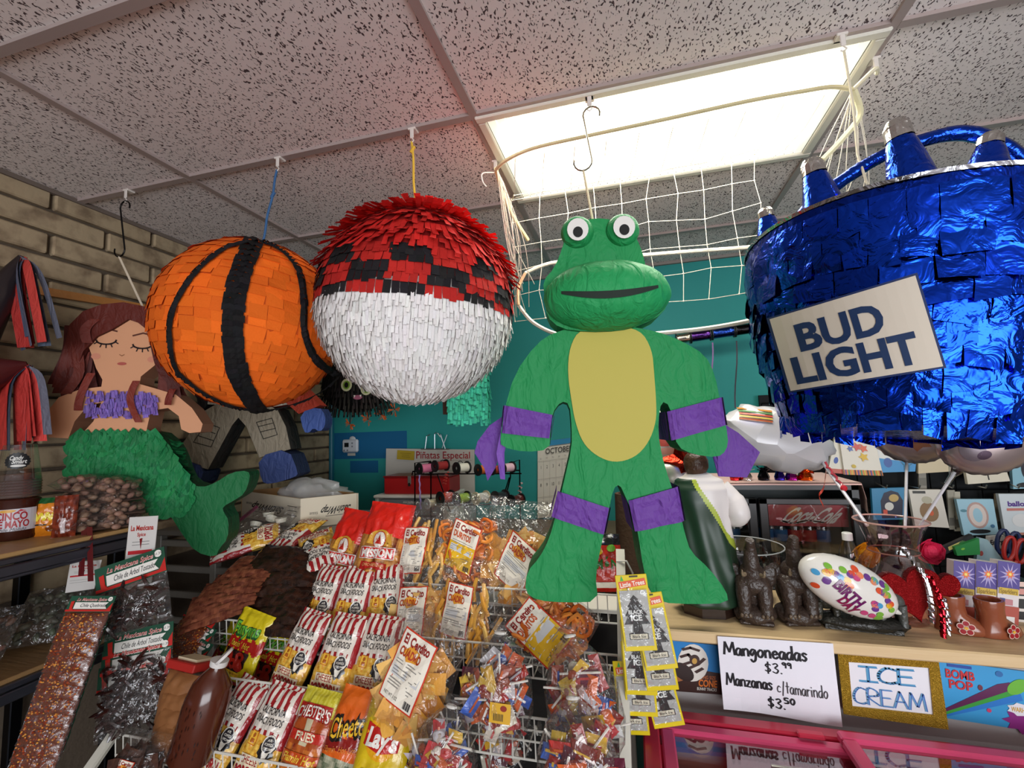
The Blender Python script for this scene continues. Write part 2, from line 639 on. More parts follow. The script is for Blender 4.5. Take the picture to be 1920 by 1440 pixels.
b = MB(); b.box((1.4, YB - 0.012, ZC - 0.004), (7.3, 0.02, 0.02), '8d8580'); b.build('wall_angle', 'matte', ce)

# recessed 2 x 4 ft fluorescent troffer
def lamp_material():
    # ribbed acrylic lit from behind by two tubes running its length
    m, nt, n, l, b = nodes('diffuser')
    tc = n.new('ShaderNodeTexCoord'); sx = n.new('ShaderNodeSeparateXYZ')
    l.new(tc.outputs['Object'], sx.inputs[0])
    def mth(op, a, v=None, c=None):
        q = n.new('ShaderNodeMath'); q.operation = op
        l.new(a, q.inputs[0])
        if v is not None:
            if isinstance(v, float): q.inputs[1].default_value = v
            else: l.new(v, q.inputs[1])
        if c is not None: q.inputs[2].default_value = c
        return q.outputs[0]
    ay = mth('ABSOLUTE', sx.outputs['Y'])
    d = mth('ABSOLUTE', mth('SUBTRACT', ay, 0.125))
    band = mth('POWER', mth('MAXIMUM', mth('MULTIPLY_ADD', d, -5.5, 1.0), 0.0), 1.4)
    ax = mth('ABSOLUTE', sx.outputs['X'])
    end = mth('MINIMUM', mth('MAXIMUM', mth('MULTIPLY_ADD', ax, -7.0, 3.95), 0.0), 1.0)
    st = mth('MULTIPLY_ADD', mth('MULTIPLY', band, end), 3.0, 0.58)
    b.inputs['Base Color'].default_value = (0.75, 0.75, 0.66, 1)
    b.inputs['Emission Color'].default_value = (1.0, 0.99, 0.86, 1)
    l.new(st, b.inputs['Emission Strength'])
    M['diffuser'] = m
lamp_material()
emit('tube', (1.0, 0.98, 0.90), 14.0)
t = thing('ceiling_light', 'long fluorescent ceiling light with a ribbed diffuser, glowing behind the white net', 'light', (0.142, 1.656, ZC))
b = MB()
for (cx_, cy_, sx_, sy_) in ((0, -0.29, 1.19, 0.03), (0, 0.29, 1.19, 0.03), (-0.578, 0, 0.03, 0.55), (0.578, 0, 0.03, 0.55)):
    b.box((cx_, cy_, -0.006), (sx_, sy_, 0.016), 'd9d4c8', bev=0.004)
b.build('frame', 'enamel', t)
b = MB()
for k in range(36):
    b.box((-0.562 + 1.124 * (k + .5) / 36, 0, 0.0), (1.124 / 36 * 0.86, 0.55, 0.006), 'f4f2e4')
b.box((0, 0, 0.004), (1.125, 0.55, 0.004), 'f4f2e4')
b.build('diffuser', 'diffuser', t)

def clip(px, py, name_label, y=None):
    p = UZ(px, py, ZC - 0.006)
    t = MB()
    t.box((0, 0, 0.0), (0.028, 0.032, 0.008), 'd8cfc8', bev=0.002)
    t.box((0, -0.012, -0.018), (0.014, 0.005, 0.034), 'd8cfc8', bev=0.002)
    t.tube([(0, -0.012, -0.034), (0.007, -0.012, -0.044), (0.0, -0.012, -0.052), (-0.008, -0.012, -0.046)], 0.0022, 'd8cfc8', 5)
    o = t.build('ceiling_hook', 'enamel', loc=(p.x, p.y, ZC - 0.010))
    tag(o, name_label, 'hook', 'white clips on the ceiling grid')
    return Vector((p.x, p.y - 0.012, ZC - 0.058))
# ================================================================== PIÑATAS
def local_pts(mw, pts):      # photo outline onto the front plane (local y=0) of a thing with matrix mw
    inv = mw.inverted()
    o = inv @ CAM_P
    out = []
    for (px, py) in pts:
        d = inv.to_3x3() @ ray(px, py)
        p = o + d * (-o.y / d.y)
        out.append((p.x, p.z))
    return out
def smoothpoly(p, it=1):
    for _ in range(it):
        q = []
        n = len(p)
        for i in range(n):
            a, b = p[i], p[(i + 1) % n]
            q.append((a[0] * .75 + b[0] * .25, a[1] * .75 + b[1] * .25))
            q.append((a[0] * .25 + b[0] * .75, a[1] * .25 + b[1] * .75))
        p = q
    return p
def s_hook(top, ln, col, label, lean=0.12, r=0.0028):
    p = []
    for k in range(9):
        a = math.radians(-20 + 200 * k / 8)
        p.append((0.026 + 0.026 * math.cos(a), 0, -0.026 + 0.026 * math.sin(a)))
    for k in range(9):
        a = math.radians(0 - 200 * k / 8)
        p.append((ln * lean - 0.028 + 0.028 * math.cos(a), 0, -ln + 0.028 + 0.028 * math.sin(a)))
    b = MB(); b.tube([(x - 0.026, y, z) for x, y, z in p], r, col, 6)
    o = b.build('wire_hook', 'metal', smooth=True, loc=top)
    tag(o, label, 'hook')
    return Vector(top) + Vector((ln * lean - 0.054, 0, -ln))
def fringe(b, c, rad, rows, col, theta0, theta1, lift=0.02, fl=0.022, slit=1.0, axis=None, wide=1.0, over=1.6, shag=0.3, skip=None):
    """rows of cut paper flaps hanging round a ball; col(theta, phi) gives each flap its paper"""
    ax = axis or Matrix.Identity(3)
    for i in range(rows):
        th = theta0 + (theta1 - theta0) * i / rows
        dth = (theta1 - theta0) / rows
        n = max(6, int(2 * PI * rad * max(math.sin(th + dth * .5), 0.08) / fl))
        off = R(0, 1)
        wob = [R(-.15, .15) for _ in range(8)]
        for k in range(n):
            ph = 2 * PI * (k + off) / n
            ph1 = 2 * PI * (k + off + 0.93 * wide) / n
            wv = wob[int(8 * k / n)] * dth
            if skip and skip(th, ph):
                continue
            sg = dth * over * R(1 - shag, 1 + shag)
            lf = lift * R(0.3, 1.3)
            tw = R(-.5, .5) * (ph1 - ph) * slit
            vs = []
            for (t_, rr, s_) in ((th + wv, rad, 0), (th + wv + sg * .6, rad + lf * .45, .5), (th + wv + sg, rad + lf, 1)):
                for p_ in (ph, ph1):
                    q = Vector((math.sin(t_) * math.cos(p_ + tw * s_), math.sin(t_) * math.sin(p_ + tw * s_), math.cos(t_)))
                    rz = rr * (R(.995, 1.005))
                    vs.append(ax @ (q * rz) + Vector(c))
            b.add(vs, [[0, 1, 3, 2], [2, 3, 5, 4]], col(th, ph))
def hit_ball(px, py, c, r):
    d = ray(px, py).normalized()
    o = CAM_P - Vector(c)
    bq = o.dot(d)
    disc = bq * bq - (o.dot(o) - r * r)
    return CAM_P + d * (-bq - math.sqrt(max(disc, 0.0)))
def dense(pts, n=6):
    out = []
    for i in range(len(pts) - 1):
        for k in range(n):
            t = k / n
            p0 = pts[max(i - 1, 0)]; p1 = pts[i]; p2 = pts[i + 1]; p3 = pts[min(i + 2, len(pts) - 1)]
            out.append(tuple(0.5 * ((2 * p1[j]) + (-p0[j] + p2[j]) * t + (2 * p0[j] - 5 * p1[j] + 4 * p2[j] - p3[j]) * t * t + (-p0[j] + 3 * p1[j] - 3 * p2[j] + p3[j]) * t ** 3) for j in range(len(p1))))
    out.append(tuple(pts[-1]))
    return out

# ---- basketball
hk = clip(525, 297, 'white ceiling clip holding the blue cord of the orange ball')
BC, BR = Vector((-1.335, 1.35, 1.868)), 0.310
t = thing('basketball_pinata', 'round orange paper basketball pinata with black seams hanging from a blue cord', 'pinata', BC)
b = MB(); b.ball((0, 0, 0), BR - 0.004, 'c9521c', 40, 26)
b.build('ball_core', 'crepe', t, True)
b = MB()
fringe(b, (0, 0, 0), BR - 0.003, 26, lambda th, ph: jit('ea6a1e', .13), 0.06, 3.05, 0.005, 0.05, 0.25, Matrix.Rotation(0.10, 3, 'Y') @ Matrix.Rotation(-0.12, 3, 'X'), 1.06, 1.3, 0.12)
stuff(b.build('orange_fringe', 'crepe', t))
seams = [[(478, 448), (455, 500), (440, 560), (436, 620), (442, 680), (458, 730), (487, 772)],
         [(470, 452), (420, 465), (370, 505), (332, 560), (317, 610), (322, 670), (335, 705)],
         [(490, 452), (530, 470), (560, 505), (570, 560), (571, 620), (590, 670), (622, 698), (636, 702)],
         [(640, 700), (600, 735), (550, 757), (500, 768), (450, 765), (410, 752), (370, 730), (335, 700)]]
for i, sm in enumerate(seams):
    pts = [hit_ball(px, py, BC, BR + 0.006) - BC for px, py in dense(sm, 6)]
    wd = (0.019, 0.010, 0.013, 0.010)[i]
    b = MB()
    for s_ in range(2 if i == 0 else 1):
        for k in range(len(pts) - 1):
            a_, b_ = pts[k], pts[k + 1]
            d_ = (b_ - a_).normalized()
            nn = a_.normalized()
            sd = d_.cross(nn).normalized()
            off = sd * (0.020 * (1 if s_ else -1)) * (1 if i == 0 else 0) * 0.5
            q = R(.9, 1.2) * wd
            l1, l2 = R(0, .008), R(0, .008)
            b.add([a_ + off - sd * q, a_ + off + nn * l1, a_ + off + sd * q, b_ + off * 1 + sd * q + d_ * .006, b_ + off + nn * (l2 + .004), b_ + off - sd * q + d_ * .006],
                  [[0, 1, 4, 5], [1, 2, 3, 4]], jit('1b1a1c', .3))
    b.build('seam', 'crepe', t)
b = MB(); b.ball(Vector((-0.005, -0.01, BR + 0.005)), (0.04, 0.04, 0.016), '171618', 10, 5, fn=lambda p: R(.7, 1.2)); b.build('top_tuft', 'crepe', t)
b = MB(); top = hk - BC
cpts = [Vector((0.035, 0.0, BR - 0.01)).lerp(top, k / 12) + Vector((0.003 * math.sin(k), 0, 0)) for k in range(13)]
b.tube(cpts, 0.0042, '3d6390', 6); b.tube([cpts[8] + Vector((-.007, 0, -.01)), cpts[8] + Vector((.007, 0, 0.01))], 0.006, '3d6390', 6); b.build('hanging_cord', 'rough', t, True)

# ---- ball in red over white paper, black and red rows between
hk = clip(775, 243, 'white ceiling clip holding the yellow cord of the red and white ball')
PC, PR = Vector((-0.668, 1.35, 1.868)), 0.318
t = thing('ball_pinata', 'shaggy round ball pinata, red above, checked middle and white fringe below, on yellow cord', 'pinata', PC)
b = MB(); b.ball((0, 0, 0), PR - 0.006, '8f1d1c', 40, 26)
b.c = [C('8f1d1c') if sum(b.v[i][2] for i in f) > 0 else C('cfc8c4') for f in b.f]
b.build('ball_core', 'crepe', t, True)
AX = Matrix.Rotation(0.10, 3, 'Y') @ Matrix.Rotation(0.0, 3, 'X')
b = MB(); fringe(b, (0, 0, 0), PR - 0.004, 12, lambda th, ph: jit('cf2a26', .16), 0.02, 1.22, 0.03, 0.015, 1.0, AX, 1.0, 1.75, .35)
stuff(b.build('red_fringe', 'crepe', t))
b = MB(); fringe(b, (0, 0, 0), PR - 0.002, 5, lambda th, ph: jit('222022', .25) if (int((th - 1.22) / 0.09 + .5) // 2 + int(ph * 9 / PI)) % 2 == 0 else jit('b32722', .16), 1.22, 1.67, 0.006, 0.022, 0.3, AX, 1.02, 1.25, .1)
stuff(b.build('striped_fringe', 'crepe', t))
b = MB(); fringe(b, (0, 0, 0), PR - 0.003, 17, lambda th, ph: jit('e6e2e0', .07), 1.64, 3.08, 0.012, 0.0095, 0.7, AX, 1.0, 1.6, .25)
stuff(b.build('white_fringe', 'crepe', t))
b = MB(); top = hk - PC
cpts = [Vector((0.0, 0.0, PR - 0.02)).lerp(top, k / 10) + Vector((0.002 * math.sin(k), 0, 0)) for k in range(11)]
b.tube(cpts, 0.004, 'd8b040', 6); b.tube([cpts[9] + Vector((-.007, 0, -.01)), cpts[9] + Vector((.007, 0, 0.01))], 0.0055, 'd8b040', 6); b.build('hanging_cord', 'rough', t, True)

# ---- plain frog figure standing in for the green paper figure
hk = clip(1105, 182, 'white ceiling clip on the near edge of the ceiling light, above the frog')
hb = s_hook(hk + Vector((0.004, 0, 0.01)), 0.205, '8c8474', 'grey wire S hook in front of the ceiling light, above the frog', lean=0.10)
FM = Matrix.Translation((-0.06, 1.305, 1.5)) @ Matrix.Rotation(math.radians(9), 4, 'Z')
t = thing('frog_pinata', 'tall green paper frog pinata with yellow belly and purple cuffs hanging from a wire hook', 'pinata', mat=FM)
D = 0.125
body = [(1040, 622), (1005, 645), (965, 700), (945, 770), (938, 820), (940, 838), (985, 848), (1030, 843), (1032, 812), (1035, 775), (1052, 752), (1068, 757), (1072, 800), (1072, 840),
        (1058, 900), (1044, 960), (1030, 1010), (1012, 1045), (988, 1072), (984, 1110), (1008, 1126), (1060, 1130), (1122, 1128), (1116, 1078), (1130, 1010), (1140, 965), (1150, 915), (1162, 908), (1172, 930), (1190, 970), (1198, 1010),
        (1205, 1060), (1218, 1110), (1238, 1130), (1300, 1133), (1366, 1131), (1362, 1108), (1330, 1066), (1295, 1035), (1284, 1000), (1275, 960), (1262, 920), (1248, 880), (1236, 830), (1234, 790), (1240, 752), (1256, 760), (1262, 800), (1270, 838), (1300, 852), (1345, 858), (1362, 845),
        (1366, 820), (1352, 760), (1340, 700), (1322, 665), (1280, 640), (1235, 622), (1180, 612), (1100, 610)]
bp = smoothpoly(local_pts(FM, body), 1)
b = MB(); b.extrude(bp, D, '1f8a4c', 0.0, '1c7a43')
b.build('body', 'tissue', t)
head = [(1022, 560), (1018, 530), (1040, 505), (1054, 470), (1062, 440), (1085, 420), (1115, 413), (1148, 416), (1176, 430), (1192, 450), (1204, 480), (1210, 510), (1240, 532), (1252, 560), (1242, 590), (1200, 612), (1160, 622), (1100, 624), (1050, 618), (1025, 595)]
hp = local_pts(FM, head)
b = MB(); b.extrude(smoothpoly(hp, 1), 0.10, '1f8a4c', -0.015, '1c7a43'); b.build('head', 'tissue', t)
mz = local_pts(FM, [(1135, 560), (1018, 560), (1252, 560), (1135, 495), (1135, 628)])
b = MB(); b.ball((mz[0][0], -0.02, mz[0][1]), ((mz[2][0] - mz[1][0]) / 2, 0.115, (mz[3][1] - mz[4][1]) / 2), '239654', 32, 20, fn=lambda p: 1 - 0.06 * abs(p.z) ** 3 + 0.025 * noise.noise(p * 4))
b.build('muzzle', 'tissue', t, True)
a_, c_ = (mz[2][0] - mz[1][0]) / 2, (mz[3][1] - mz[4][1]) / 2
b = MB(); pts = []
for k in range(25):
    ang = -1 + 2 * k / 24
    x = ang * a_ * 0.72
    z = -0.004 - 0.022 * (1 - ang ** 2)
    y = -0.02 - 0.115 * math.sqrt(max(0, 1 - (x / a_) ** 2 - (z / c_) ** 2)) - 0.002
    pts.append((mz[0][0] + x, y, mz[0][1] + z))
b.strip(pts, lambda i: Vector((0, 0, 0.004 + 0.006 * (1 - (2 * i / 24 - 1) ** 2))), '26302a'); b.build('mouth', 'matte', t)
for (ex, ey) in ((1082, 440), (1166, 436)):
    e = local_pts(FM, [(ex, ey)])[0]
    b = MB(); b.ball((e[0], -0.012, e[1]), (0.048, 0.034, 0.048), '1f8a4c', 18, 12)
    eo = b.build('eye', 'tissue', t, True)
    b = MB(); b.dec(ell(e[0], e[1] - .004, 0.030, 0.033), 'e4e0da', lambda x, z, lv: (x, -0.045 - 0.001 * lv, z), 1)
    b.dec(ell(e[0], e[1] - .012, 0.014, 0.016), '1b1b1b', lambda x, z, lv: (x, -0.045 - 0.001 * lv, z), 2); b.build('paper_disc', 'paper', eo)
belly = [(1088, 616), (1068, 650), (1064, 700), (1072, 755), (1078, 790), (1092, 830), (1118, 855), (1152, 868), (1190, 858), (1216, 830), (1230, 790), (1230, 755), (1226, 700), (1222, 655), (1200, 618), (1150, 612)]
b = MB(); b.extrude(smoothpoly(local_pts(FM, belly), 2), 0.004, 'b9ad4e', -0.004); b.build('belly_patch', 'paper', t)
def wrap(poly, col='6a3f97', name='cuff'):
    p = local_pts(FM, poly)
    b = MB()
    # crinkled paper band: front face proud of the figure and wrapped round its sides
    n = 14
    top = [Vector(p[0]).lerp(Vector(p[1]), k / n) for k in range(n + 1)]
    bot = [Vector(p[3]).lerp(Vector(p[2]), k / n) for k in range(n + 1)]
    vs, fs = [], []
    m = 6
    for k in range(n + 1):
        for j in range(m + 1):
            q = top[k].lerp(bot[k], j / m)
            y = -0.007 - 0.005 * abs(math.sin(j * 1.7 + 2.2 * noise.noise(Vector((q.x * 30, q.y * 18, 0))))) if 0 < k < n else -0.003
            vs.append((q.x, y, q.y))
    for k in range(n):
        for j in range(m):
            a0 = k * (m + 1) + j
            fs.append([a0, a0 + 1, a0 + m + 2, a0 + m + 1])
    b.add(vs, fs, col)
    for (u, v) in ((p[0], p[3]), (p[1], p[2])):
        sx = -0.004 if u is p[0] else 0.004
        b.add([(u[0] + sx, -0.004, u[1]), (v[0] + sx, -0.004, v[1]), (v[0] + sx, D + .004, v[1]), (u[0] + sx, D + .004, u[1])], [[0, 1, 2, 3]], col)
    b.build(name, 'tissue', t)
wrap([(946, 760), (1036, 778), (1030, 822), (941, 812)])
wrap([(1250, 772), (1352, 745), (1360, 797), (1258, 826)])
wrap([(1046, 920), (1142, 952), (1132, 1002), (1034, 968)])
wrap([(1178, 938), (1270, 912), (1282, 976), (1190, 996)])
def tail(pts, y, col='6a3f97'):
    p = local_pts(FM, pts)
    b = MB(); n = len(p) // 2
    vs = []
    for i in range(n):
        for q, yy in ((p[i], y), (p[len(p) - 1 - i], y + 0.012)):
            vs.append((q[0], yy + 0.02 * noise.noise(Vector((q[0] * 8, q[1] * 8, 0))), q[1]))
    fs = [[2 * i, 2 * i + 1, 2 * i + 3, 2 * i + 2] for i in range(n - 1)]
    b.add(vs, fs, col)
    b.add([(x, yy + 0.004, z) for x, yy, z in vs], fs, col)
    b.build('streamer', 'tissue', t)
tail([(948, 775), (915, 798), (892, 828), (886, 850), (905, 880), (910, 905), (925, 880), (938, 840), (950, 800), (958, 785)], 0.03)
tail([(940, 800), (930, 850), (938, 898), (946, 900), (944, 850), (955, 800)], 0.01, '7b50ac')
tail([(1355, 785), (1400, 812), (1440, 850), (1418, 900), (1362, 898), (1350, 850)], 0.05)
b = MB(); z0 = max(q[1] for q in hp); inv = FM.inverted()
b.tube([Vector((hp[6][0], 0.03, z0 - .01)), inv @ hb], 0.0035, 'd6c9a8', 6)
b.build('hanging_cord', 'rough', t, True)

# ---- mermaid
hk = clip(242, 357, 'white ceiling clip beside the brick wall, above the mermaid')
hb = s_hook(hk, 0.235, '1c1a1a', 'black wire S hook hanging beside the brick wall above the mermaid', lean=0.15, r=0.003)
MMx = Matrix.Translation((-1.88, 1.31, 1.5)) @ Matrix.Rotation(math.radians(24), 4, 'Z')
t = thing('mermaid_pinata', 'flat paper mermaid pinata with auburn streamer hair and green scaly tail', 'pinata', mat=MMx)
LP = lambda p: local_pts(MMx, p)
skin = [(163, 640), (180, 690), (192, 712), (190, 725), (150, 730), (110, 745), (90, 770), (86, 800), (92, 820), (128, 822), (140, 790), (165, 760), (190, 755), (175, 790), (155, 812), (150, 835), (300, 835), (275, 805), (283, 770), (315, 765), (335, 780), (340, 805), (355, 812), (376, 810), (380, 795), (360, 765), (330, 740), (290, 728), (262, 720), (264, 706), (290, 685), (306, 655), (306, 620), (280, 590), (235, 582), (185, 595), (160, 620)]
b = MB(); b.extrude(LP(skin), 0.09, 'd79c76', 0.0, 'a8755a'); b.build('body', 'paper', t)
tailp = [(152, 812), (145, 830), (128, 860), (132, 890), (180, 925), (240, 940), (300, 950), (320, 965), (345, 1005), (368, 1035), (405, 1045), (412, 1028), (428, 1010), (430, 975), (420, 960), (418, 950), (440, 938), (460, 925), (470, 895), (466, 882), (435, 885), (405, 905), (380, 914), (350, 905), (338, 880), (328, 850), (316, 830), (288, 806), (230, 815), (180, 815)]
tl = LP(tailp)
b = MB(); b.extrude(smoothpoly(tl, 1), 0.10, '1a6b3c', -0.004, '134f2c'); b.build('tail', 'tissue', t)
def inpoly(x, y, P):
    c = False
    for i in range(len(P)):
        x1, y1 = P[i]; x2, y2 = P[i - 1]
        if (y1 > y) != (y2 > y) and x < (x2 - x1) * (y - y1) / (y2 - y1) + x1:
            c = not c
    return c
b = MB()
for j in range(14):
    for i in range(17):
        px, py = 138 + i * 14.0 + (j % 2) * 7, 818 + j * 10.5
        if inpoly(px, py, [(150, 812), (132, 850), (140, 900), (250, 945), (318, 962), (352, 965), (360, 915), (330, 870), (310, 825), (288, 808)]):
            x, z = LP([(px, py)])[0]
            s_ = R(1.0, 1.5) * 0.024
            tw = R(-.35, .35)
            vs = [(x, -0.005, z + s_)]
            for k in range(7):
                a = PI + PI * k / 6 + tw
                vs.append((x + s_ * 1.05 * math.cos(a), -0.008 - R(.001, .006), z + s_ * 1.2 * math.sin(a)))
            b.add(vs, [[0, k, k + 1] for k in range(1, 7)], jit('1d7a45', .22))
for k in range(46):           # ragged paper on the back edge
    u = k / 45
    px, py = 316 + 28 * u, 828 + 82 * u
    x, z = LP([(px, py)])[0]
    b.add([(x, 0.0, z + .012), (x + R(.01, .03), R(.0, .06), z + R(-.012, .012)), (x + .004, R(.03, .09), z - .012)], [[0, 1, 2]], jit('186337', .2))
stuff(b.build('scales', 'tissue', t))
b = MB()                      # ruffled lilac top
for k in range(150):
    px = 165 + 132 * ((k * 0.618) % 1); py = 738 + R(0, 42)
    x, z = LP([(px, py)])[0]
    s_ = 0.013
    b.add([(x - s_, -0.006, z - s_ * R(.5, 1)), (x + s_, -0.012 - R(0, .008), z - s_ * R(.5, 1)), (x + s_ * R(.4, 1), -0.015, z + s_), (x - s_ * R(.4, 1), -0.006, z + s_)], [[0, 1, 2, 3]], jit('8a6fc0', .2))
stuff(b.build('ruffled_top', 'tissue', t))
def face():
    mp = lambda x, z, lv: (x, -0.001 * lv, z)
    for (ex, ey) in ((200, 638), (268, 646)):
        x, z = LP([(ex, ey)])[0]; b = MB()
        b.dec(strokes([[(x + 0.034 * math.cos(a), z + 0.016 * math.sin(a)) for a in [PI + PI * k / 10 for k in range(11)]]], 0.006), '2a1c1c', mp, 2)
        b.dec(strokes([[(x + 0.034 * math.cos(a), z + 0.016 * math.sin(a)), (x + 0.046 * math.cos(a), z + 0.030 * math.sin(a))] for a in (PI * 1.15, PI * 1.35, PI * 1.5, PI * 1.65, PI * 1.85)], 0.004), '2a1c1c', mp, 2)
        b.build('eyelid_line', 'paper', t); b = MB()
        b.dec(strokes([[(x - 0.035, z + 0.035), (x, z + 0.045), (x + 0.035, z + 0.035)]], 0.006), '5a2f22', mp, 2); b.build('eyebrow', 'paper', t)
    x, z = LP([(229, 682)])[0]
    b = MB(); b.dec(ell(x, z, 0.016, 0.006), 'b0564c', mp, 2); b.build('mouth', 'paper', t)
    x, z = LP([(229, 665)])[0]
    b = MB(); b.dec(strokes([[(x - .008, z), (x, z - .005), (x + .008, z)]], 0.003), '9c6a48', mp, 2); b.build('nose', 'paper', t)
    for (ex, ey) in ((180, 668), (285, 674)):
        x, z = LP([(ex, ey)])[0]
        b = MB(); b.dec(ell(x, z, 0.016, 0.012), 'd08a70', mp, 1); b.build('cheek', 'paper', t)
face()
b = MB()
hairc = '5f241c'
cap = LP([(128, 640), (135, 610), (160, 585), (195, 572), (235, 568), (275, 576), (305, 590), (314, 620), (308, 650), (290, 628), (262, 606), (244, 600), (215, 618), (185, 632), (160, 660), (150, 690), (138, 690)])
b.extrude(cap, 0.11, hairc, -0.012, '4c1a14')
def lock(p0, p1, p2, wd, y, col):
    q = dense([p0, p1, p2], 5)
    l = LP(q)
    b.strip([(x, y - 0.012 * math.sin(3 * i / len(l)), z) for i, (x, z) in enumerate(l)], Vector((wd, 0.006, 0)), col)
for k in range(46):
    s_ = -1 if k % 2 else 1
    cx_ = 150 if s_ < 0 else 292
    p0 = (cx_ + R(-18, 14), R(600, 640)); p1 = (cx_ + s_ * R(-4, 24) , R(650, 700)); p2 = (p1[0] + s_ * R(-12, 34), R(715, 752))
    lock(p0, p1, p2, R(.014, .026), R(-.005, .09), jit(hairc, .35))
lock((175, 700), (160, 740), (152, 770), .010, -.010, jit('7a2c20')); lock((262, 715), (254, 750), (268, 792), .009, -.02, jit('7a2c20')); lock((330, 730), (326, 745), (322, 760), .009, -.02, jit('7a2c20'))
lock((185, 600), (170, 620), (172, 645), .014, -.016, jit('6a281d'))
b.build('streamer_hair', 'tissue', t)
inv = MMx.inverted()
b = MB(); b.tube([Vector(inv @ hb), Vector((LP([(258, 570)])[0][0], 0.04, LP([(258, 570)])[0][1] - .01))], 0.0042, 'cfc0ab', 6); b.build('hanging_cord', 'rough', t, True)
# ---- blue foil bucket
nrm = Vector((0.10, 0.069, 1.0)).normalized()
xax = Vector((1, 0, -0.10)).normalized()
yax = nrm.cross(xax).normalized()
CM = Matrix((( xax.x, yax.x, nrm.x, 0.674), (xax.y, yax.y, nrm.y, 1.33), (xax.z, yax.z, nrm.z, 1.885), (0, 0, 0, 1)))
hkp = clip(1575, 68, 'white ceiling clip at the right end of the ceiling light, above the blue bucket')
t = thing('bucket_pinata', 'big shiny blue foil ice bucket pinata with silver tipped cones and a beer sign', 'pinata', mat=CM)
HC, R1, R0 = 0.475, 0.342, 0.238
rad = lambda z: R1 + (R1 - R0) * z / HC + 0.018 * math.sin(min(1, max(0, -z / HC)) * PI)
b = MB()
prof = [(rad(-HC * k / 12), -HC * k / 12) for k in range(13)]
b.lathe(prof[::-1], '12309a', 56, fn=lambda a, z: 1 + 0.01 * noise.noise(Vector((math.cos(a) * 4, math.sin(a) * 4, z * 9))), cap0=True)
b.build('bucket_wall', 'foil', t)
b = MB(); b.lathe([(R1 + .002, -0.006), (R1 + .004, 0.002), (R1 - .004, 0.006), (R1 - 0.010, 0.0), (0.0, -0.03)], 'b9bcc4', 56); b.build('rim', 'foil', t)
b = MB()
rows = 11
for i in range(rows):
    z = -0.025 - (HC - 0.03) * i / rows
    n = 34 if i < 3 else 44
    off = R(0, 1)
    hgt = (HC / rows) * (1.45 if i > 1 else 1.7)
    k = 0.0
    while k < n - 0.5:
        wdt = R(.7, 1.9)
        a0, a1 = 2 * PI * (k + off) / n, 2 * PI * (k + wdt * .97 + off) / n
        k += wdt
        h1, h2 = hgt * R(.8, 1.2), hgt * R(.8, 1.2)
        l1, l2 = (R(.002, .010), R(.002, .010)) if i < 2 else (R(.003, .024), R(.003, .024))
        f = lambda a, zz, l: ((rad(zz) + l) * math.cos(a), (rad(zz) + l) * math.sin(a), zz)
        am = (a0 + a1) / 2
        vs = [f(a0, z, .003), f(am, z, .005), f(a1, z, .003), f(a0, z - h1 * .5, .004 + l1 * .5), f(am, z - h1 * .5, .010), f(a1, z - h2 * .5, .004 + l2 * .5), f(a0 + R(-.01, .01), z - h1, l1), f(am, z - (h1 + h2) / 2, (l1 + l2) / 2 + R(-.003, .006)), f(a1 + R(-.01, .01), z - h2, l2)]
        b.add(vs, [[0, 1, 4, 3], [1, 2, 5, 4], [3, 4, 7, 6], [4, 5, 8, 7]], jit('1440c8', .25))
stuff(b.build('foil_fringe', 'foil', t, True))
inv = CM.inverted()
def hit_can(px, py, off):
    o = inv @ CAM_P
    d = (inv.to_3x3() @ ray(px, py)).normalized()
    f = lambda s: math.hypot((o + d * s).x, (o + d * s).y) - rad((o + d * s).z) - off
    s = 0.3
    while f(s) > 0 and s < 3:
        s += 0.004
    a, c = s - 0.004, s
    for _ in range(24):
        m = (a + c) / 2
        if f(m) > 0: a = m
        else: c = m
    return o + d * a
SC = [(1478, 737), (1775, 690), (1720, 511), (1437, 597)]
def signmap(u, v, lv, _c={}):
    px = (SC[0][0] * (1 - u) + SC[1][0] * u) * (1 - v) + (SC[3][0] * (1 - u) + SC[2][0] * u) * v
    py = (SC[0][1] * (1 - u) + SC[1][1] * u) * (1 - v) + (SC[3][1] * (1 - u) + SC[2][1] * u) * v
    return hit_can(px, py, 0.030 + 0.0012 * lv)
b = MB()
b.dec(rect(.5, .5, 1, 1, 14, 10), '20305c', signmap, 0)
b.dec(rect(.5, .5, .965, .955, 14, 10), 'cfc4b4', signmap, 1)
for tx, ux, uy, hh, ww in (('BUD', .43, .66, .33, .56), ('LIGHT', .47, .27, .33, .80)):
    b.dec(text(tx, ux, uy, hh, ww, bold=0.035), '1d3358', signmap, 2)
b.build('sign', 'paper', t)
b = MB(); hp_ = [inv @ U(px, py, 1.34) for px, py in dense([(1478, 440), (1520, 385), (1570, 345), (1640, 300), (1710, 270), (1790, 250), (1850, 258), (1900, 285), (1950, 335), (1975, 380)], 5)]
b.tube(hp_, [0.017 + 0.003 * noise.noise(p * 30) for p in hp_], '1a3fb4', 8); b.build('handle', 'foil', t, True)
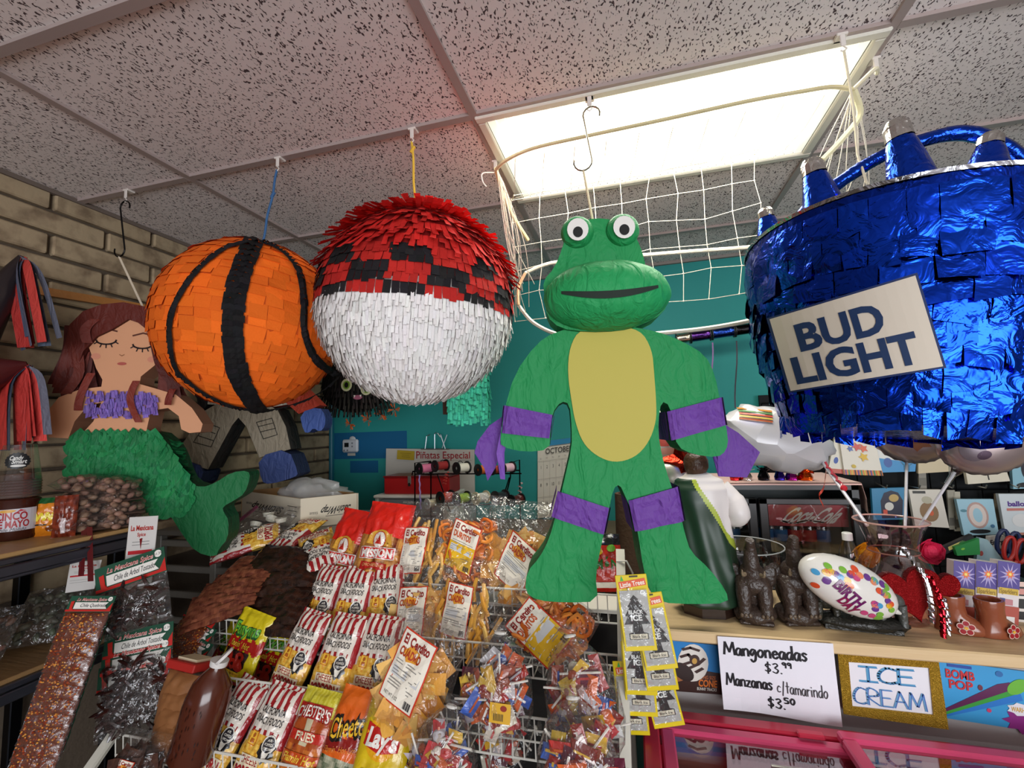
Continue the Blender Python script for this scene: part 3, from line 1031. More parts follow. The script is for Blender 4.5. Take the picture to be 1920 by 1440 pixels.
for (bx, by, tx, ty, Y, rb) in ((1446, 452, 1434, 392, 1.31, .036), (1546, 400, 1520, 300, 1.2, .046), (1712, 350, 1678, 228, 1.12, .046), (1850, 330, 1858, 252, 1.25, .045)):
    p0, p1 = inv @ U(bx, by, Y), inv @ U(tx, ty, Y)
    q = (p1 - p0).to_track_quat('Z', 'Y').to_matrix(); L_ = (p1 - p0).length
    b = MB(); b.lathe([(rb, 0), (rb * .62, L_ * .62), (rb * .45, L_ * .8)], '1b44c4', 18, p0, q); co = b.build('bottle_cone', 'foil', t, True)
    b = MB(); b.lathe([(rb * .56, L_ * .72), (rb * .54, L_ * .9), (rb * .38, L_), (0, L_ * 1.0)], 'c9c6c0', 14, p0, q, fn=lambda a, z: 1 + .09 * noise.noise(Vector((a * 3, z * 60, 1)))); b.build('silver_cap', 'foil', co)
b = MB(); b.tube([inv @ hkp, inv @ U(1600, 200, 1.345), inv @ U(1608, 290, 1.345), inv @ U(1626, 345, 1.30)], 0.0032, 'd8cdb4', 6); b.build('hanging_cord', 'rough', t, True)

# ---- white net slung under the ceiling light
hkl = clip(930, 303, 'white ceiling clip at the left end of the ceiling light, tied to the net')
hkr = clip(1637, 112, 'white ceiling clip right of the ceiling light, tied to the net')
t = thing('net', 'white knotted cord net with thick rope edges hanging below the ceiling light', 'net', (0.2, 1.6, 2.4))
o0 = Vector((0.2, 1.6, 2.4))
def rope(name, pix, r, col='d8ceb4', bump=0):
    pts = dense([tuple(q) for q in pix], 6)
    b = MB(); b.tube([Vector(p) - o0 for p in pts], r, col, 6); return b.build(name, 'rough', t, True)
top = [UZ(px, py, 2.40) for px, py in ((930, 318), (950, 300), (1000, 278), (1100, 255), (1250, 223), (1400, 190), (1500, 172), (1560, 163), (1600, 168))]
rope('top_rope', top, 0.0065, 'cdbf96')
YN = 1.86
rope('edge_rope', [U(px, py, YN) for px, py in ((985, 512), (1020, 497), (1060, 490), (1210, 478), (1300, 471), (1400, 464), (1440, 458))], 0.0075, 'e0d8c8')
rope('edge_rope', [U(px, py, YN) for px, py in ((972, 572), (1000, 605), (1050, 628), (1120, 634), (1225, 626), (1330, 615), (1420, 598), (1460, 585))], 0.0085, 'dcd6c8')
rope('edge_rope', [U(px, py, YN - .1) for px, py in ((985, 512), (972, 540), (972, 572))], 0.0065, 'e0b890')
rope('gathered_cord', [UZ(930, 316, 2.42), U(942, 360, 1.66), U(962, 405, 1.75), U(990, 450, 1.85)], 0.008, 'd8c794')
rope('gathered_cord', [UZ(1600, 168, 2.40), U(1612, 215, 1.5), U(1580, 260, 1.5), U(1542, 300, 1.5)], 0.009, 'd8cfa8')
rope('tie', [hkl, UZ(930, 318, 2.42)], 0.004); rope('tie', [hkl, U(905, 325, 1.58), U(905, 340, 1.58), U(912, 350, 1.58)], 0.0025, 'e8e0d8'); rope('tie', [hkr, U(1640, 130, 1.41), UZ(1600, 168, 2.40)], 0.006)
b = MB()
N = 10
Xs = [U(960 + 52 * i, 420, YN).x for i in range(N)]
zt, zb = U(1100, 350, YN).z, U(1100, 590, YN).z
def npt(i, j):            # j<0: run up to the front rope, j>=0: the hanging panel
    x = Xs[i] + 0.026 * noise.noise(Vector((i * .7, j * .9, 3)))
    if j >= 0:
        return Vector((x, YN + .01 * noise.noise(Vector((i, j, 8))), zt - j * (zt - zb) / 5 + 0.03 * (i / N) + 0.022 * noise.noise(Vector((i * .5, j, 5)))))
    f = top[1].lerp(top[-1], (i + .3) / N)
    k = -j / 4
    return Vector((x, YN, zt)).lerp(f, k) + Vector((0, 0, -0.06 * math.sin(k * PI)))
for i in range(N):
    b.tube([npt(i, j) - o0 for j in range(-4, 6)], 0.0014, 'd8cfbe', 4, cap=False)
for j in range(-2, 6):
    b.tube([npt(i, j) - o0 for i in range(N)], 0.0014, 'd8cfbe', 4, cap=False)
for i in range(N):
    for j in range(-2, 6):
        b.ball(npt(i, j) - o0, 0.0036, 'e4dccb', 5, 4)
for k in range(13):       # bunched side panels left and right
    a = UZ(932 + k, 318 + k * 2, 2.40); c_ = U(965 + R(-8, 40), R(520, 600), YN)
    m = a.lerp(c_, .45) + Vector((R(-.03, .05), R(-.05, .03), R(-.05, .02)))
    b.tube([Vector(p) - o0 for p in dense([tuple(a), tuple(m), tuple(c_)], 5)], 0.0015, 'd8cfbe', 4, cap=False)
for k in range(8):
    a = UZ(1600 + R(-4, 4), 168, 2.40); c_ = U(1500 + 18 * k, 400, YN)
    m = a.lerp(c_, .5) + Vector((R(-.05, .05), 0, R(-.05, .02)))
    b.tube([Vector(p) - o0 for p in dense([tuple(a), tuple(m), tuple(c_)], 5)], 0.0015, 'd8cfbe', 4, cap=False)
stuff(b.build('cords', 'rough', t))

# ---- star pinata at the left edge, black ball with tasselled cones
SCn = Vector((-2.13, 0.93, 1.66))
t = thing('star_pinata', 'dark star pinata with red and grey paper tassels at the left wall', 'pinata', SCn)
b = MB(); b.ball((0, 0, 0), 0.10, '201d20', 18, 12); b.build('ball_core', 'crepe', t, True)
for (tip, end, w_, col) in (((42, 482), (70, 650), 50, '231a1c'), ((52, 684), (45, 838), 44, '4a1416')):
    p1 = U(*tip, 1.08) - SCn
    q = p1.to_track_quat('Z', 'Y').to_matrix(); L_ = p1.length
    b = MB(); b.lathe([(0.075, 0.08), (0.045, L_ * .7), (0.012, L_)], col, 16, (0, 0, 0), q); co = b.build('cone', 'satin', t, True)
    b = MB()
    e = U(*end, 1.08) - SCn
    for k in range(11):
        cc = jit(('b3342f', '4c5468', 'c2403a', '6d7080')[k % 4], .15)
        a0 = p1 + Vector((R(-.012, .012), R(-.012, .012), 0.0))
        e0 = e + Vector((R(-.062, .062), R(-.03, .03), R(-.015, .04)))
        m0 = a0.lerp(e0, .35) + Vector(((e0 - e).x * .5, (e0 - e).y * .5 - .01, .03))
        wv = Vector((R(.018, .030), R(-.008, .008), 0))
        pts = dense([tuple(a0), tuple(m0), tuple(e0)], 5)
        b.strip(pts, lambda i: wv * min(1, .35 + i / 5), cc)
    b.build('tassel', 'tissue', co)
b = MB(); b.tube([(0, 0, .14), (-0.05, 0, ZC - SCn.z - .01)], 0.003, '1c1a1a', 5); b.build('hanging_cord', 'rough', t, True)

# ---- figure pinata hung behind the orange ball
AM = Matrix.Translation((-1.60, 1.98, 1.4)) @ Matrix.Rotation(math.radians(12), 4, 'Z')
t = thing('figure_pinata', 'paper figure pinata in grey trousers and blue boots, half hidden behind the orange ball', 'pinata', mat=AM)
LA = lambda p: local_pts(AM, p)
b = MB()
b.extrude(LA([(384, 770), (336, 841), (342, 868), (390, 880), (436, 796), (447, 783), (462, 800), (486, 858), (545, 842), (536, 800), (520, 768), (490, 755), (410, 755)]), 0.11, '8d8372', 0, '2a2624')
b.dec(strokes([LA([(387, 793), (412, 802), (396, 838), (363, 829), (387, 793)]), LA([(380, 805), (404, 813)]), LA([(372, 817), (400, 826)]), LA([(481, 792), (510, 784), (520, 815), (494, 823), (481, 792)]), LA([(484, 800), (513, 793)]), LA([(488, 810), (517, 803)])], 0.004), '2a2620', flatmap(.001), 1)
b.build('trousers', 'tissue', t)
for bt in ([(340, 860), (388, 876), (374, 914), (346, 910)], [(486, 856), (543, 840), (562, 886), (556, 894), (508, 908), (492, 902)]):
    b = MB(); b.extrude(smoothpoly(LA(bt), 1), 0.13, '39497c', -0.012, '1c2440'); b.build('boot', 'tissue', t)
b = MB(); b.extrude(LA([(388, 758), (400, 640), (450, 600), (520, 610), (556, 660), (556, 755), (500, 765), (430, 760)]), 0.11, 'b5b0a2', 0.004, '8a2a22'); b.build('shirt', 'tissue', t)
b = MB(); b.extrude(LA([(540, 700), (580, 740), (600, 760), (560, 776), (530, 750)]), 0.08, 'a83a28', 0.0); b.build('sleeve', 'tissue', t)
b = MB(); b.extrude(smoothpoly(LA([(562, 774), (600, 762), (611, 780), (610, 800), (600, 810), (588, 802), (580, 812), (570, 810)]), 1), 0.08, '41599a', -0.004, '2a3a68'); b.build('glove', 'tissue', t)
b = MB(); b.extrude(smoothpoly(LA([(360, 735), (385, 730), (392, 745), (382, 770), (366, 768), (372, 750)]), 1), 0.08, '1e1c20', 0.0); b.build('glove', 'tissue', t)
p0 = LA([(470, 605)])[0]
b = MB(); b.tube([Vector((p0[0], .05, p0[1])), Vector((p0[0], .05, ZC - 1.42))], 0.003, '3a3634', 5); b.build('hanging_cord', 'rough', t, True)

# ---- black shaggy monster
MP = U(668, 722, 2.45)
t = thing('monster_pinata', 'small black shaggy monster pinata with green eyes and orange paper feet', 'pinata', MP)
k_ = PXM(MP)
b = MB(); b.ball((0, 0, 0), (66 * k_, 50 * k_, 52 * k_), '161414', 20, 14); b.build('body', 'crepe', t, True)
b = MB()
for i in range(9):
    z = (44 - 96 * i / 9) * k_
    rr = 64 * k_ * math.sqrt(max(.12, 1 - (z / (54 * k_)) ** 2)) if i < 5 else 65 * k_
    for n_ in range(52):
        a = 2 * PI * (n_ + R(0, .6)) / 52
        ca, sa = math.cos(a), math.sin(a) * .8
        wv = Vector((-sa, ca, 0)) * 0.006
        p0 = Vector((rr * .97 * ca, rr * .97 * sa, z)); p1 = Vector(((rr + .012) * ca, (rr + .012) * sa, z - 17 * k_))
        b.add([p0 - wv, p0 + wv, p1 + wv, p1 - wv], [[0, 1, 2, 3]], jit('2a2624', .4))
stuff(b.build('black_fringe', 'crepe', t))
for (ex, ey) in ((650, 722), (687, 729)):
    e = U(ex, ey, MP.y - .175) - MP
    b = MB(); mp = lambda x, z, lv: (e.x + x, e.y - .002 * lv, e.z + z)
    b.dec(ell(0, 0, 11 * k_, 11 * k_), 'cfd2a8', mp, 1); b.dec(ell(.001, 0, 7 * k_, 7.5 * k_), '7fa63a', mp, 2); b.dec(ell(.002, 0, 4 * k_, 5 * k_), '141414', mp, 3); b.build('eye', 'paper', t)
e = U(671, 745, MP.y - .17) - MP
b = MB(); mp = lambda x, z, lv: (e.x + x, e.y - .002 * lv, e.z + z)
b.dec(ell(0, 0, 9 * k_, 4 * k_), 'a8607a', mp, 1); b.dec(star([(-8 * k_, 4 * k_), (-4 * k_, 4 * k_), (-6 * k_, -1 * k_)], 1), 'e8e4da', mp, 2); b.dec(star([(8 * k_, 4 * k_), (4 * k_, 4 * k_), (6 * k_, -1 * k_)], 1), 'e8e4da', mp, 2); b.build('mouth', 'paper', t)
for (fx, fy) in ((656, 795), (690, 787), (714, 778), (740, 768)):
    e = U(fx, fy, MP.y - .05) - MP
    b = MB()
    for n_ in range(14):
        a = R(0, 2 * PI)
        d = Vector((math.cos(a), R(-.6, .2), math.sin(a))) * R(7, 13) * k_
        b.add([e, e + d + Vector((.004, 0, .004)), e + d - Vector((.004, 0, .004))], [[0, 1, 2]], jit('b5582a', .25))
    b.tube([e, Vector((e.x * .8, e.y, -.07))], 0.004, '1c1a1a', 5)
    b.build('paper_foot', 'tissue', t)
b = MB(); b.tube([(0, 0, 40 * k_), (0, 0, ZC - MP.z - .01)], 0.003, '2a2624', 5); b.build('hanging_cord', 'rough', t, True)

# ---- turquoise fringed block behind the red and white ball
TP = U(876, 720, 2.3); k_ = PXM(TP)
t = thing('fringed_pinata', 'turquoise fringed box pinata hanging behind the red and white ball', 'pinata', TP, (0, 0, math.radians(6)))
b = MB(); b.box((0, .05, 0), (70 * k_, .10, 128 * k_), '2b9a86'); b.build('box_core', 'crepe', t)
b = MB()
for i in range(11):
    z = (60 - 128 * i / 11) * k_
    for n_ in range(15):
        x = (-36 + 72 * n_ / 14) * k_
        p0 = Vector((x, -.002, z)); wv = Vector((.0075, 0, 0))
        l_ = Vector((R(-.004, .004), -R(.004, .016), -19 * k_ * R(.8, 1.25)))
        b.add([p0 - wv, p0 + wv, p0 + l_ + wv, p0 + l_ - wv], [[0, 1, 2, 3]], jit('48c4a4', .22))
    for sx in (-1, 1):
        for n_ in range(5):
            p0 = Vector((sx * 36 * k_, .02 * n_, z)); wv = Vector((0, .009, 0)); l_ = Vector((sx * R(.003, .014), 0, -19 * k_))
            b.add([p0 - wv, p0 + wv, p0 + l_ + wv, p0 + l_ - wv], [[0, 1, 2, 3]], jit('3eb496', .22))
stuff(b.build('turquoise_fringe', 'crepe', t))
b = MB(); b.box((-44 * k_, .04, -30 * k_), (12 * k_, .05, 50 * k_), '4a332a'); b.build('brown_edge', 'crepe', t)
b = MB(); b.tube([(0, .05, 60 * k_), (0, .05, ZC - TP.z - .01)], 0.003, 'cfc6b0', 5); b.build('hanging_cord', 'rough', t, True)
# ================================================================== BACK OF THE SHOP
def quad(c4, Y, base=None, slope=0.0):
    """mapping of the unit square on an upright flat thing whose corners the photo gives (bottom left, bottom right, top right, top left)"""
    p = [U(x, y, Y) for x, y in c4]
    base = base if base is not None else (p[0] + p[1]) / 2
    def f(u, v, lv):
        q = (p[0] * (1 - u) + p[1] * u) * (1 - v) + (p[3] * (1 - u) + p[2] * u) * v - base
        return Vector((q.x, q.y - 0.0008 * lv, q.z))
    return f, base
def card(name, label, cat, c4, Y, th=0.006, col='e8e4dc', decs=(), mat='paper', group=None, curl=0.0, edge=None):
    f0, base = quad(c4, Y)
    f = f0
    if curl:
        f = lambda u, v, lv: f0(u, v, lv) + Vector((0, curl * math.sin(u * 5 + v * 2) * (1 - v), 0))
    b = MB()
    b.dec(rect(.5, .5, 1, 1, 6, 6), col, f, 0)
    bk = lambda u, v, lv: f(u, v, 0) + Vector((0, th, 0))
    vs, fs = rect(.5, .5, 1, 1, 6, 6)
    b.dec((vs, [q[::-1] for q in fs]), edge or col, bk, 0)
    rim = [(i / 6, 0) for i in range(6)] + [(1, i / 6) for i in range(6)] + [(1 - i / 6, 1) for i in range(6)] + [(0, 1 - i / 6) for i in range(6)]
    n = len(rim)
    b.add([f(u, v, 0) for u, v in rim] + [bk(u, v, 0) for u, v in rim], [[i, n + i, n + (i + 1) % n, (i + 1) % n] for i in range(n)], edge or col)
    for k, d in enumerate(decs):
        b.dec(d[0], d[1], f, d[2] if len(d) > 2 else 1 + k * 0.3)
    o = b.build(name, mat, loc=base)
    return tag(o, label, cat, group)

# low table along the back wall
ZT = 0.84
t = thing('back_table', 'brown table against the teal wall carrying the toolbox and spool rack', 'table', (-0.85, 2.68, 0))
b = MB(); b.box((0, 0, ZT - .015), (1.5, 0.74, .03), '6b5440', bev=.004); b.build('table_top', 'wood', t)
for sx in (-1, 1):
    for sy in (-1, 1):
        b = MB(); b.box((sx * .70, sy * .33, (ZT - .03) / 2), (.05, .05, ZT - .03), '4d3a2c'); b.build('leg', 'wood', t)

# carton lying open on the table

ZS = 1.03; c0 = UZ(563, 992, ZS + .002)
t = thing('cardboard_carton', 'open white carton with upside down black script lettering, on the back table', 'box', c0)
def wallp(p, q, h0, h1, flip_text, wname, decs):
    b = MB()
    p, q = Vector(p), Vector(q)
    d = q - p
    nn = Vector((d.y, -d.x, 0)).normalized()
    f = lambda u, v, lv: p + d * u + Vector((0, 0, (h0 * (1 - u) + h1 * u) * v)) + nn * (.001 * lv)
    b.dec(rect(.5, .5, 1, 1, 4, 3), 'cdc2ae', f, 0)
    g = lambda u, v, lv: f(u, v, 0) - nn * .006
    vs, fs = rect(.5, .5, 1, 1, 4, 3)
    b.dec((vs, [k[::-1] for k in fs]), 'a47a4c', g, 0)
    b.add([f(0, 1, 0), f(1, 1, 0), g(1, 1, 0), g(0, 1, 0)], [[0, 1, 2, 3]], 'b89a70')
    for s_, c_ in decs:
        b.dec(s_, c_, f, 1)
    b.build(wname, 'paper', t)
L = UZ(452, 968, ZS + .002) - c0
Rr = UZ(672, 978, ZS + .002) - c0
hw = 0.135
wallp(L, (0, 0, 0), hw, hw, True, 'side_panel', [(text('SatinWrap', .50, .48, .26, .52, bold=.02, shear=.3, flip=True), '23201e'), (text('tissue', .16, .55, .12, .12, flip=True), '4a443e'), (rect(.5, .30, .5, .02), '6a6258'), (rect(.88, .4, .14, .03), '6a6258'), (rect(.88, .55, .14, .03), '6a6258'), (rect(.88, .7, .14, .03), '6a6258')])
wallp((0, 0, 0), Rr, hw, hw, True, 'side_panel', [(text('SatinWrap', .62, .50, .26, .50, bold=.02, shear=.3, flip=True), '23201e'), (text('tissue', .22, .45, .12, .14, flip=True), '4a443e'), (rect(.62, .33, .4, .02), '6a6258')])
wallp(L + Rr, L, hw, hw, True, 'side_panel', []); wallp(Rr, L + Rr, hw, hw, True, 'side_panel', [])
b = MB(); b.add([(0, 0, .004), tuple(Rr + Vector((0, 0, .004))), tuple(L + Rr + Vector((0, 0, .004))), tuple(L + Vector((0, 0, .004)))], [[0, 1, 2, 3]], 'a47a4c'); b.build('bottom_panel', 'paper', t)
b = MB(); ctr = (L + Rr) * .5 + Rr * .22 - L * .05
b.ball((0, 0, .095), (.19, .13, .095), 'd8d2c6', 26, 16, fn=lambda p: 1 + .28 * noise.noise(p * 2.6) + .12 * noise.noise(p * 7))
o = b.build('plastic_bag', 'frosted', smooth=True, loc=c0 + ctr + Vector((0, 0, .006))); tag(o, 'crumpled translucent plastic bag bulging out of the white carton', 'bag')

# plastic drawer unit with red toolbox
D0 = UZ(760, 1010, ZT)
k_ = PXM(D0)
t = thing('drawer_unit', 'white plastic drawer unit on the back table under the red toolbox', 'drawers', (D0.x, D0.y + .20, ZT))
wd, hh = 152 * k_, U(760, 932, D0.y).z - ZT
b = MB()
for sx in (-1, 1):
    b.box((sx * (wd / 2 - .012), 0, hh / 2), (.024, .28, hh - .02), 'd9d4c8', bev=.004)
b.box((0, .13, hh / 2), (wd - .04, .01, hh - .02), 'b9b4aa')
b.build('frame', 'satin', t)
b = MB(); b.box((0, 0, hh - .008), (wd + .012, .30, .018), 'e2ddd2', bev=.005); b.build('top', 'satin', t)
dh = (hh - .03) / 2
for k in range(2):
    b = MB(); b.box((0, 0, .008 + dh * (k + .5)), (wd - .056, .25, dh - .008), '8d8792', bev=.006); dr = b.build('drawer', 'frosted', t)
    b = MB(); b.box((0, -.130, .008 + dh * (k + .8)), (.10, .012, .014), 'c9c4ba', bev=.004); b.build('handle', 'satin', dr)
TB = Vector((D0.x + .01, D0.y + .19, ZT + hh + .001))
t = thing('toolbox', 'red metal toolbox with a clasp on top of the white drawer unit', 'toolbox', TB)
b = MB(); b.box((0.01, 0, .050), (140 * k_, .18, .10), 'a3181a', bev=.006); b.build('case', 'enamel', t)
b = MB(); b.box((0.01, 0, .104), (142 * k_, .19, .010), '7d1214', bev=.003); b.build('lid', 'enamel', t)
b = MB(); b.box((-.03, -.094, .085), (.022, .006, .05), 'b9b4aa', bev=.002); b.box((-.03, -.097, .058), (.014, .006, .02), '4a4642', bev=.002); b.build('clasp', 'metal', t)
b = MB(); b.tube([(-.06, 0, .108), (-.05, -.01, .128), (.05, -.01, .128), (.06, 0, .108)], .005, '2a2624', 6); b.build('handle', 'metal', t)
b = MB(); b.ball((0, 0, .018), (.055, .05, .022), 'ded9cf', 14, 8, fn=lambda p: 1 + .4 * noise.noise(p * 4)); o = b.build('rag', 'matte', loc=(TB.x + .075, TB.y - .02, ZT + hh + .117)); tag(o, 'small crumpled white cloth lying on the red toolbox', 'cloth')

# whiteboard, note, calendar, thermostat
card('whiteboard', 'whiteboard with red handwriting leaning on the teal wall behind the spools', 'whiteboard', [(722, 956), (890, 944), (889, 843), (724, 841)], 3.02, .012, 'c9c3ba',
     [(text('Piñatas Especial', .655, .90, .13, .60, bold=.01), 'a3202c'), (strokes([[(.55, .80), (.97, .80)], [(.55, .70), (.97, .70)], [(.55, .62), (.97, .62)]], .006), '8c8680')], 'satin')
card('sticky_note', 'yellow sticky note on the top left of the whiteboard', 'note', [(744, 861), (776, 863), (777, 846), (745, 844)], 3.005, .002, 'b59a2c', [(strokes([[(.2, .7), (.8, .7)], [(.3, .5), (.7, .5)], [(.3, .3), (.75, .3)]], .05), '8c7420')])
dn = []
for r_ in range(3):
    for c_ in range(7):
        d = r_ * 7 + c_ + 1
        dn.append((text(str(d), .08 + c_ * .14, .66 - r_ * .235, .045, None and 0), '4a4642'))
for i in range(8):
    dn.append((rect(.005 + i * .1414, .385, .004, .72, 1, 1), 'a8a298'))
for i in range(4):
    dn.append((rect(.5, .74 - i * .235, .98, .004, 1, 1), 'a8a298'))
dn += [(rect(.5, .965, 1, .07, 2, 2), '2f86b4'), (text('OCTOBER', .5, .865, .075, .62, bold=.01), '3a3836')]
for i, dname in enumerate(('SU', 'MO', 'TU', 'WE', 'TH', 'FR', 'SA')):
    dn.append((text(dname, .08 + i * .14, .775, .02), '6a6660'))
card('calendar', 'white wall calendar open at October hanging on the teal wall', 'calendar', [(1008, 972), (1090, 961), (1090, 818), (1008, 829)], 3.055, .006, 'd9d4c8', dn)
TH = U(657, 836, 3.05); k_ = PXM(TH)
t = thing('thermostat', 'white thermostat on the dark teal wall left of the whiteboard', 'thermostat', TH + Vector((0, .018, 0)))
b = MB(); b.box((0, -.016, 0), (33 * k_, .03, 24 * k_), 'cdd0d8', bev=.010); b.build('case', 'satin', t)
b = MB(); b.box((-6 * k_, -.0315, 2 * k_), (9 * k_, .002, 8 * k_), '16181c'); b.build('screen', 'gloss', t)
for (x, z) in ((6, 5), (6, -1), (-11, -8), (-4, -8)):
    b = MB(); b.box((x * k_, -.032, z * k_), (3 * k_, .004, 3 * k_), '7d8088', bev=.001); b.build('button', 'satin', t)
b = MB(); b.box((0, -.004, -16 * k_), (16 * k_, .004, 5 * k_), 'c4bfb4'); b.build('tag', 'paper', t)
b = MB(); b.ball((2 * k_, -.004, 12 * k_), (7 * k_, .008, 6 * k_), 'c4c6cc', 14, 8); b.build('mount', 'satin', t, True)
t = MB()
P_ = [U(x, y, 2.98) for x, y in ((797, 842), (800, 818), (806, 815))], [U(x, y, 2.98) for x, y in ((815, 842), (815, 814), (818, 811))], [U(x, y, 2.98) for x, y in ((835, 842), (826, 815), (820, 812), (826, 820))], [U(x, y, 2.98) for x, y in ((829, 840), (838, 815))]
for p in P_:
    t.tube(p, .004, 'b4bac0', 5)
t.tube([U(790, 842, 2.98), U(842, 842, 2.98)], .004, 'b4bac0', 5)
o = t.build('wire_prongs', 'metal'); tag(o, 'bent silver wire prongs sticking up above the whiteboard', 'wire')

# spool rack and ribbon spools
RY = 2.36
def RU(x, y, dy=0): return U(x, y, RY + dy)
rb0 = RU(870, 1010)
t = thing('spool_rack', 'black wire rack holding two rows of ribbon spools on the back table', 'rack', (rb0.x, RY, ZT))
o0 = Vector((rb0.x, RY, ZT))
for pths in (([RU(778, 1000), RU(778, 868), RU(808, 865)], [RU(808, 865), RU(808, 1000, .06)]), ([RU(958, 868), RU(974, 862), RU(976, 1005)], [RU(958, 868), RU(957, 895, .03), RU(945, 945, .1)])):
    b = MB()
    for pth in pths:
        b.tube([p - o0 for p in pth], .004, '141416', 6)
    b.build('side_frame', 'metal', t, True)
for (a, c_) in (((778, 889), (978, 888)), ((800, 948), (975, 945)), ((778, 868), (778, 1000)), ((820, 889), (844, 960)), ((955, 895), (938, 950)), ((958, 882), (974, 882))):
    b = MB(); b.tube([RU(*a) - o0, RU(*c_) - o0], .0036, '141416', 6); b.build('wire', 'metal', t)
for (x, y) in ((863, 870), (830, 868)):
    b = MB(); q = RU(x, y, .03) - o0; b.tube([q + Vector((.016 * math.cos(a), 0, .016 * math.sin(a))) for a in [2 * PI * k / 12 for k in range(12)]], .002, '141416', 5, True); b.build('wire_loop', 'metal', t)
# feet
for x in (778, 976):
    b = MB(); q = RU(x, 1000) - o0
    b.tube([q, Vector((q.x, q.y, .003)), Vector((q.x, q.y + .14, .003))], .0036, '141416', 6)
    b.build('foot', 'metal', t)
sp = [(797, 878, 11, 'c46a88', '141416', 'pink'), (826, 873, 11, '8a2a2a', '141416', 'dark red'), (866, 877, 11.5, 'd8d2c2', '141416', 'cream'), (906, 880, 11, 'd06a34', '141416', 'orange'), (932, 880, 10, 'a04030', '141416', 'rust'), (951, 877, 11, 'd8b0bc', '141416', 'pale pink'),
      (836, 933, 13, 'c0432c', '141416', 'red orange'), (866, 934, 12, 'a8c83a', '141416', 'lime green'), (812, 943, 10, 'c8bca0', 'd8d4cc', 'tan'), (902, 933, 12, 'dcd8d0', 'd8cca8', 'white'), (938, 932, 13, '2a282c', '1c1a1c', 'black'), (968, 937, 11, '5a2420', '141416', 'maroon')]
proto = None
for (x, y, r_, rc, fc, nm) in sp:
    p = RU(x, y, -.03)
    k_ = PXM(p)
    row = 'top' if y < 900 else 'bottom'
    t = thing('ribbon_spool', '%s ribbon on a %s spool in the %s row of the wire rack' % (nm, 'white' if fc == 'd8d4cc' else ('cream' if fc == 'd8cca8' else 'black'), row), 'spool', p, (0, math.radians(90), math.radians(60)), 'ribbon spools on the wire rack')
    for s_ in (-1, 1):
        b = MB(); b.lathe([(.3 * r_ * k_, -.003), (r_ * k_, -.003), (r_ * k_, .003), (.3 * r_ * k_, .003), (.3 * r_ * k_, -.003)], fc, 22, (0, 0, s_ * 13 * k_)); b.build('flange', 'satin', t)
    b = MB(); b.lathe([(.72 * r_ * k_, -12.5 * k_), (.75 * r_ * k_, 0), (.72 * r_ * k_, 12.5 * k_)], rc, 22); b.build('ribbon', 'gloss', t, True)
for (x0, y0, x1, y1, cc, lb) in ((838, 885, 833, 908, 'b8443a', 'red curl of ribbon dangling from the dark red spool'), (976, 905, 972, 940, 'b89a98', 'pale ribbon curl dangling at the right end of the wire rack'), (786, 890, 789, 955, 'a894d0', 'straight lilac ribbon dangling at the left end of the wire rack')):
    b = MB(); n = 24
    a, c_ = RU(x0, y0, -.06), RU(x1, y1, -.06)
    amp = .002 if x0 == 786 else .010
    pts = [a.lerp(c_, k / n) - a + Vector((amp * math.sin(k * 1.1), amp * math.cos(k * 1.1), 0)) for k in range(n + 1)]
    b.strip(pts, Vector((.004, 0, .002)), cc); o = b.build('ribbon_tail', 'gloss', loc=a); tag(o, lb, 'ribbon')
b = MB(); p = U(860, 930, 2.93)
b.box((0, 0, .08), (.20, .14, .16), 'c8c8cc', bev=.008); o = b.build('plastic_box', 'frosted', loc=(p.x, p.y, ZT)); tag(o, 'translucent plastic box behind the wire spool rack', 'box')

# ribbon rod on the wall with four shiny spools
rp0, rp1 = U(1255, 638, 2.9), U(1432, 612, 2.9)
t = thing('wall_rod', 'metal rod fixed to the teal wall carrying four metallic ribbon spools', 'rod', rp0)
b = MB(); b.tube([(0, 0, 0), rp1 - rp0], .006, '9a9a9e', 8); b.build('rod', 'metal', t)
for q in (rp0.lerp(rp1, .06), rp0.lerp(rp1, .97)):
    b = MB(); b.tube([q - rp0, q - rp0 + Vector((0, YB - 2.9, 0))], .005, '5a5a5e', 8); b.build('bracket', 'metal', t)
dd = (rp1 - rp0)
for i, (x0, x1, cc, nm) in enumerate(((1268, 1295, 'b8ac98', 'champagne'), (1296, 1334, '4a2a68', 'purple'), (1336, 1378, '24408c', 'blue'), (1379, 1418, '1e1c1e', 'black'))):
    p0 = rp0.lerp(rp1, (x0 - 1255) / 177); p1 = rp0.lerp(rp1, (x1 - 1255) / 177)
    q = dd.to_track_quat('Z', 'Y').to_euler()
    t = thing('metallic_spool', 'shiny %s ribbon spool on the wall rod right of the frog' % nm, 'spool', (p0 + p1) / 2, q, 'metallic spools on the wall rod')
    h = (p1 - p0).length / 2
    b = MB(); b.lathe([(.030, -h * .92), (.030, h * .92)], cc, 20); b.build('ribbon', 'foil', t, True)
    for s_ in (-1, 1):
        b = MB(); b.lathe([(.008, -.002), (.040, -.002), (.040, .002), (.008, .002)], '1a1a1c', 20, (0, 0, s_ * (h * .95))); b.build('flange', 'satin', t)
for (x, y0, y1, cc, lb) in ((1336, 648, 735, '8a6aa0', 'thin lilac ribbon hanging from the purple wall spool'), (1381, 645, 765, '2a2830', 'thin dark ribbon hanging from the black wall spool')):
    a, c_ = U(x, y0 - 6, 2.868), U(x - 2, y1, 2.868)
    b = MB(); b.strip([a.lerp(c_, k / 6) - a + Vector((.004 * math.sin(k), 0, 0)) for k in range(7)], Vector((.004, 0, 0)), cc); o = b.build('ribbon_tail', 'gloss', loc=a); tag(o, lb, 'ribbon')
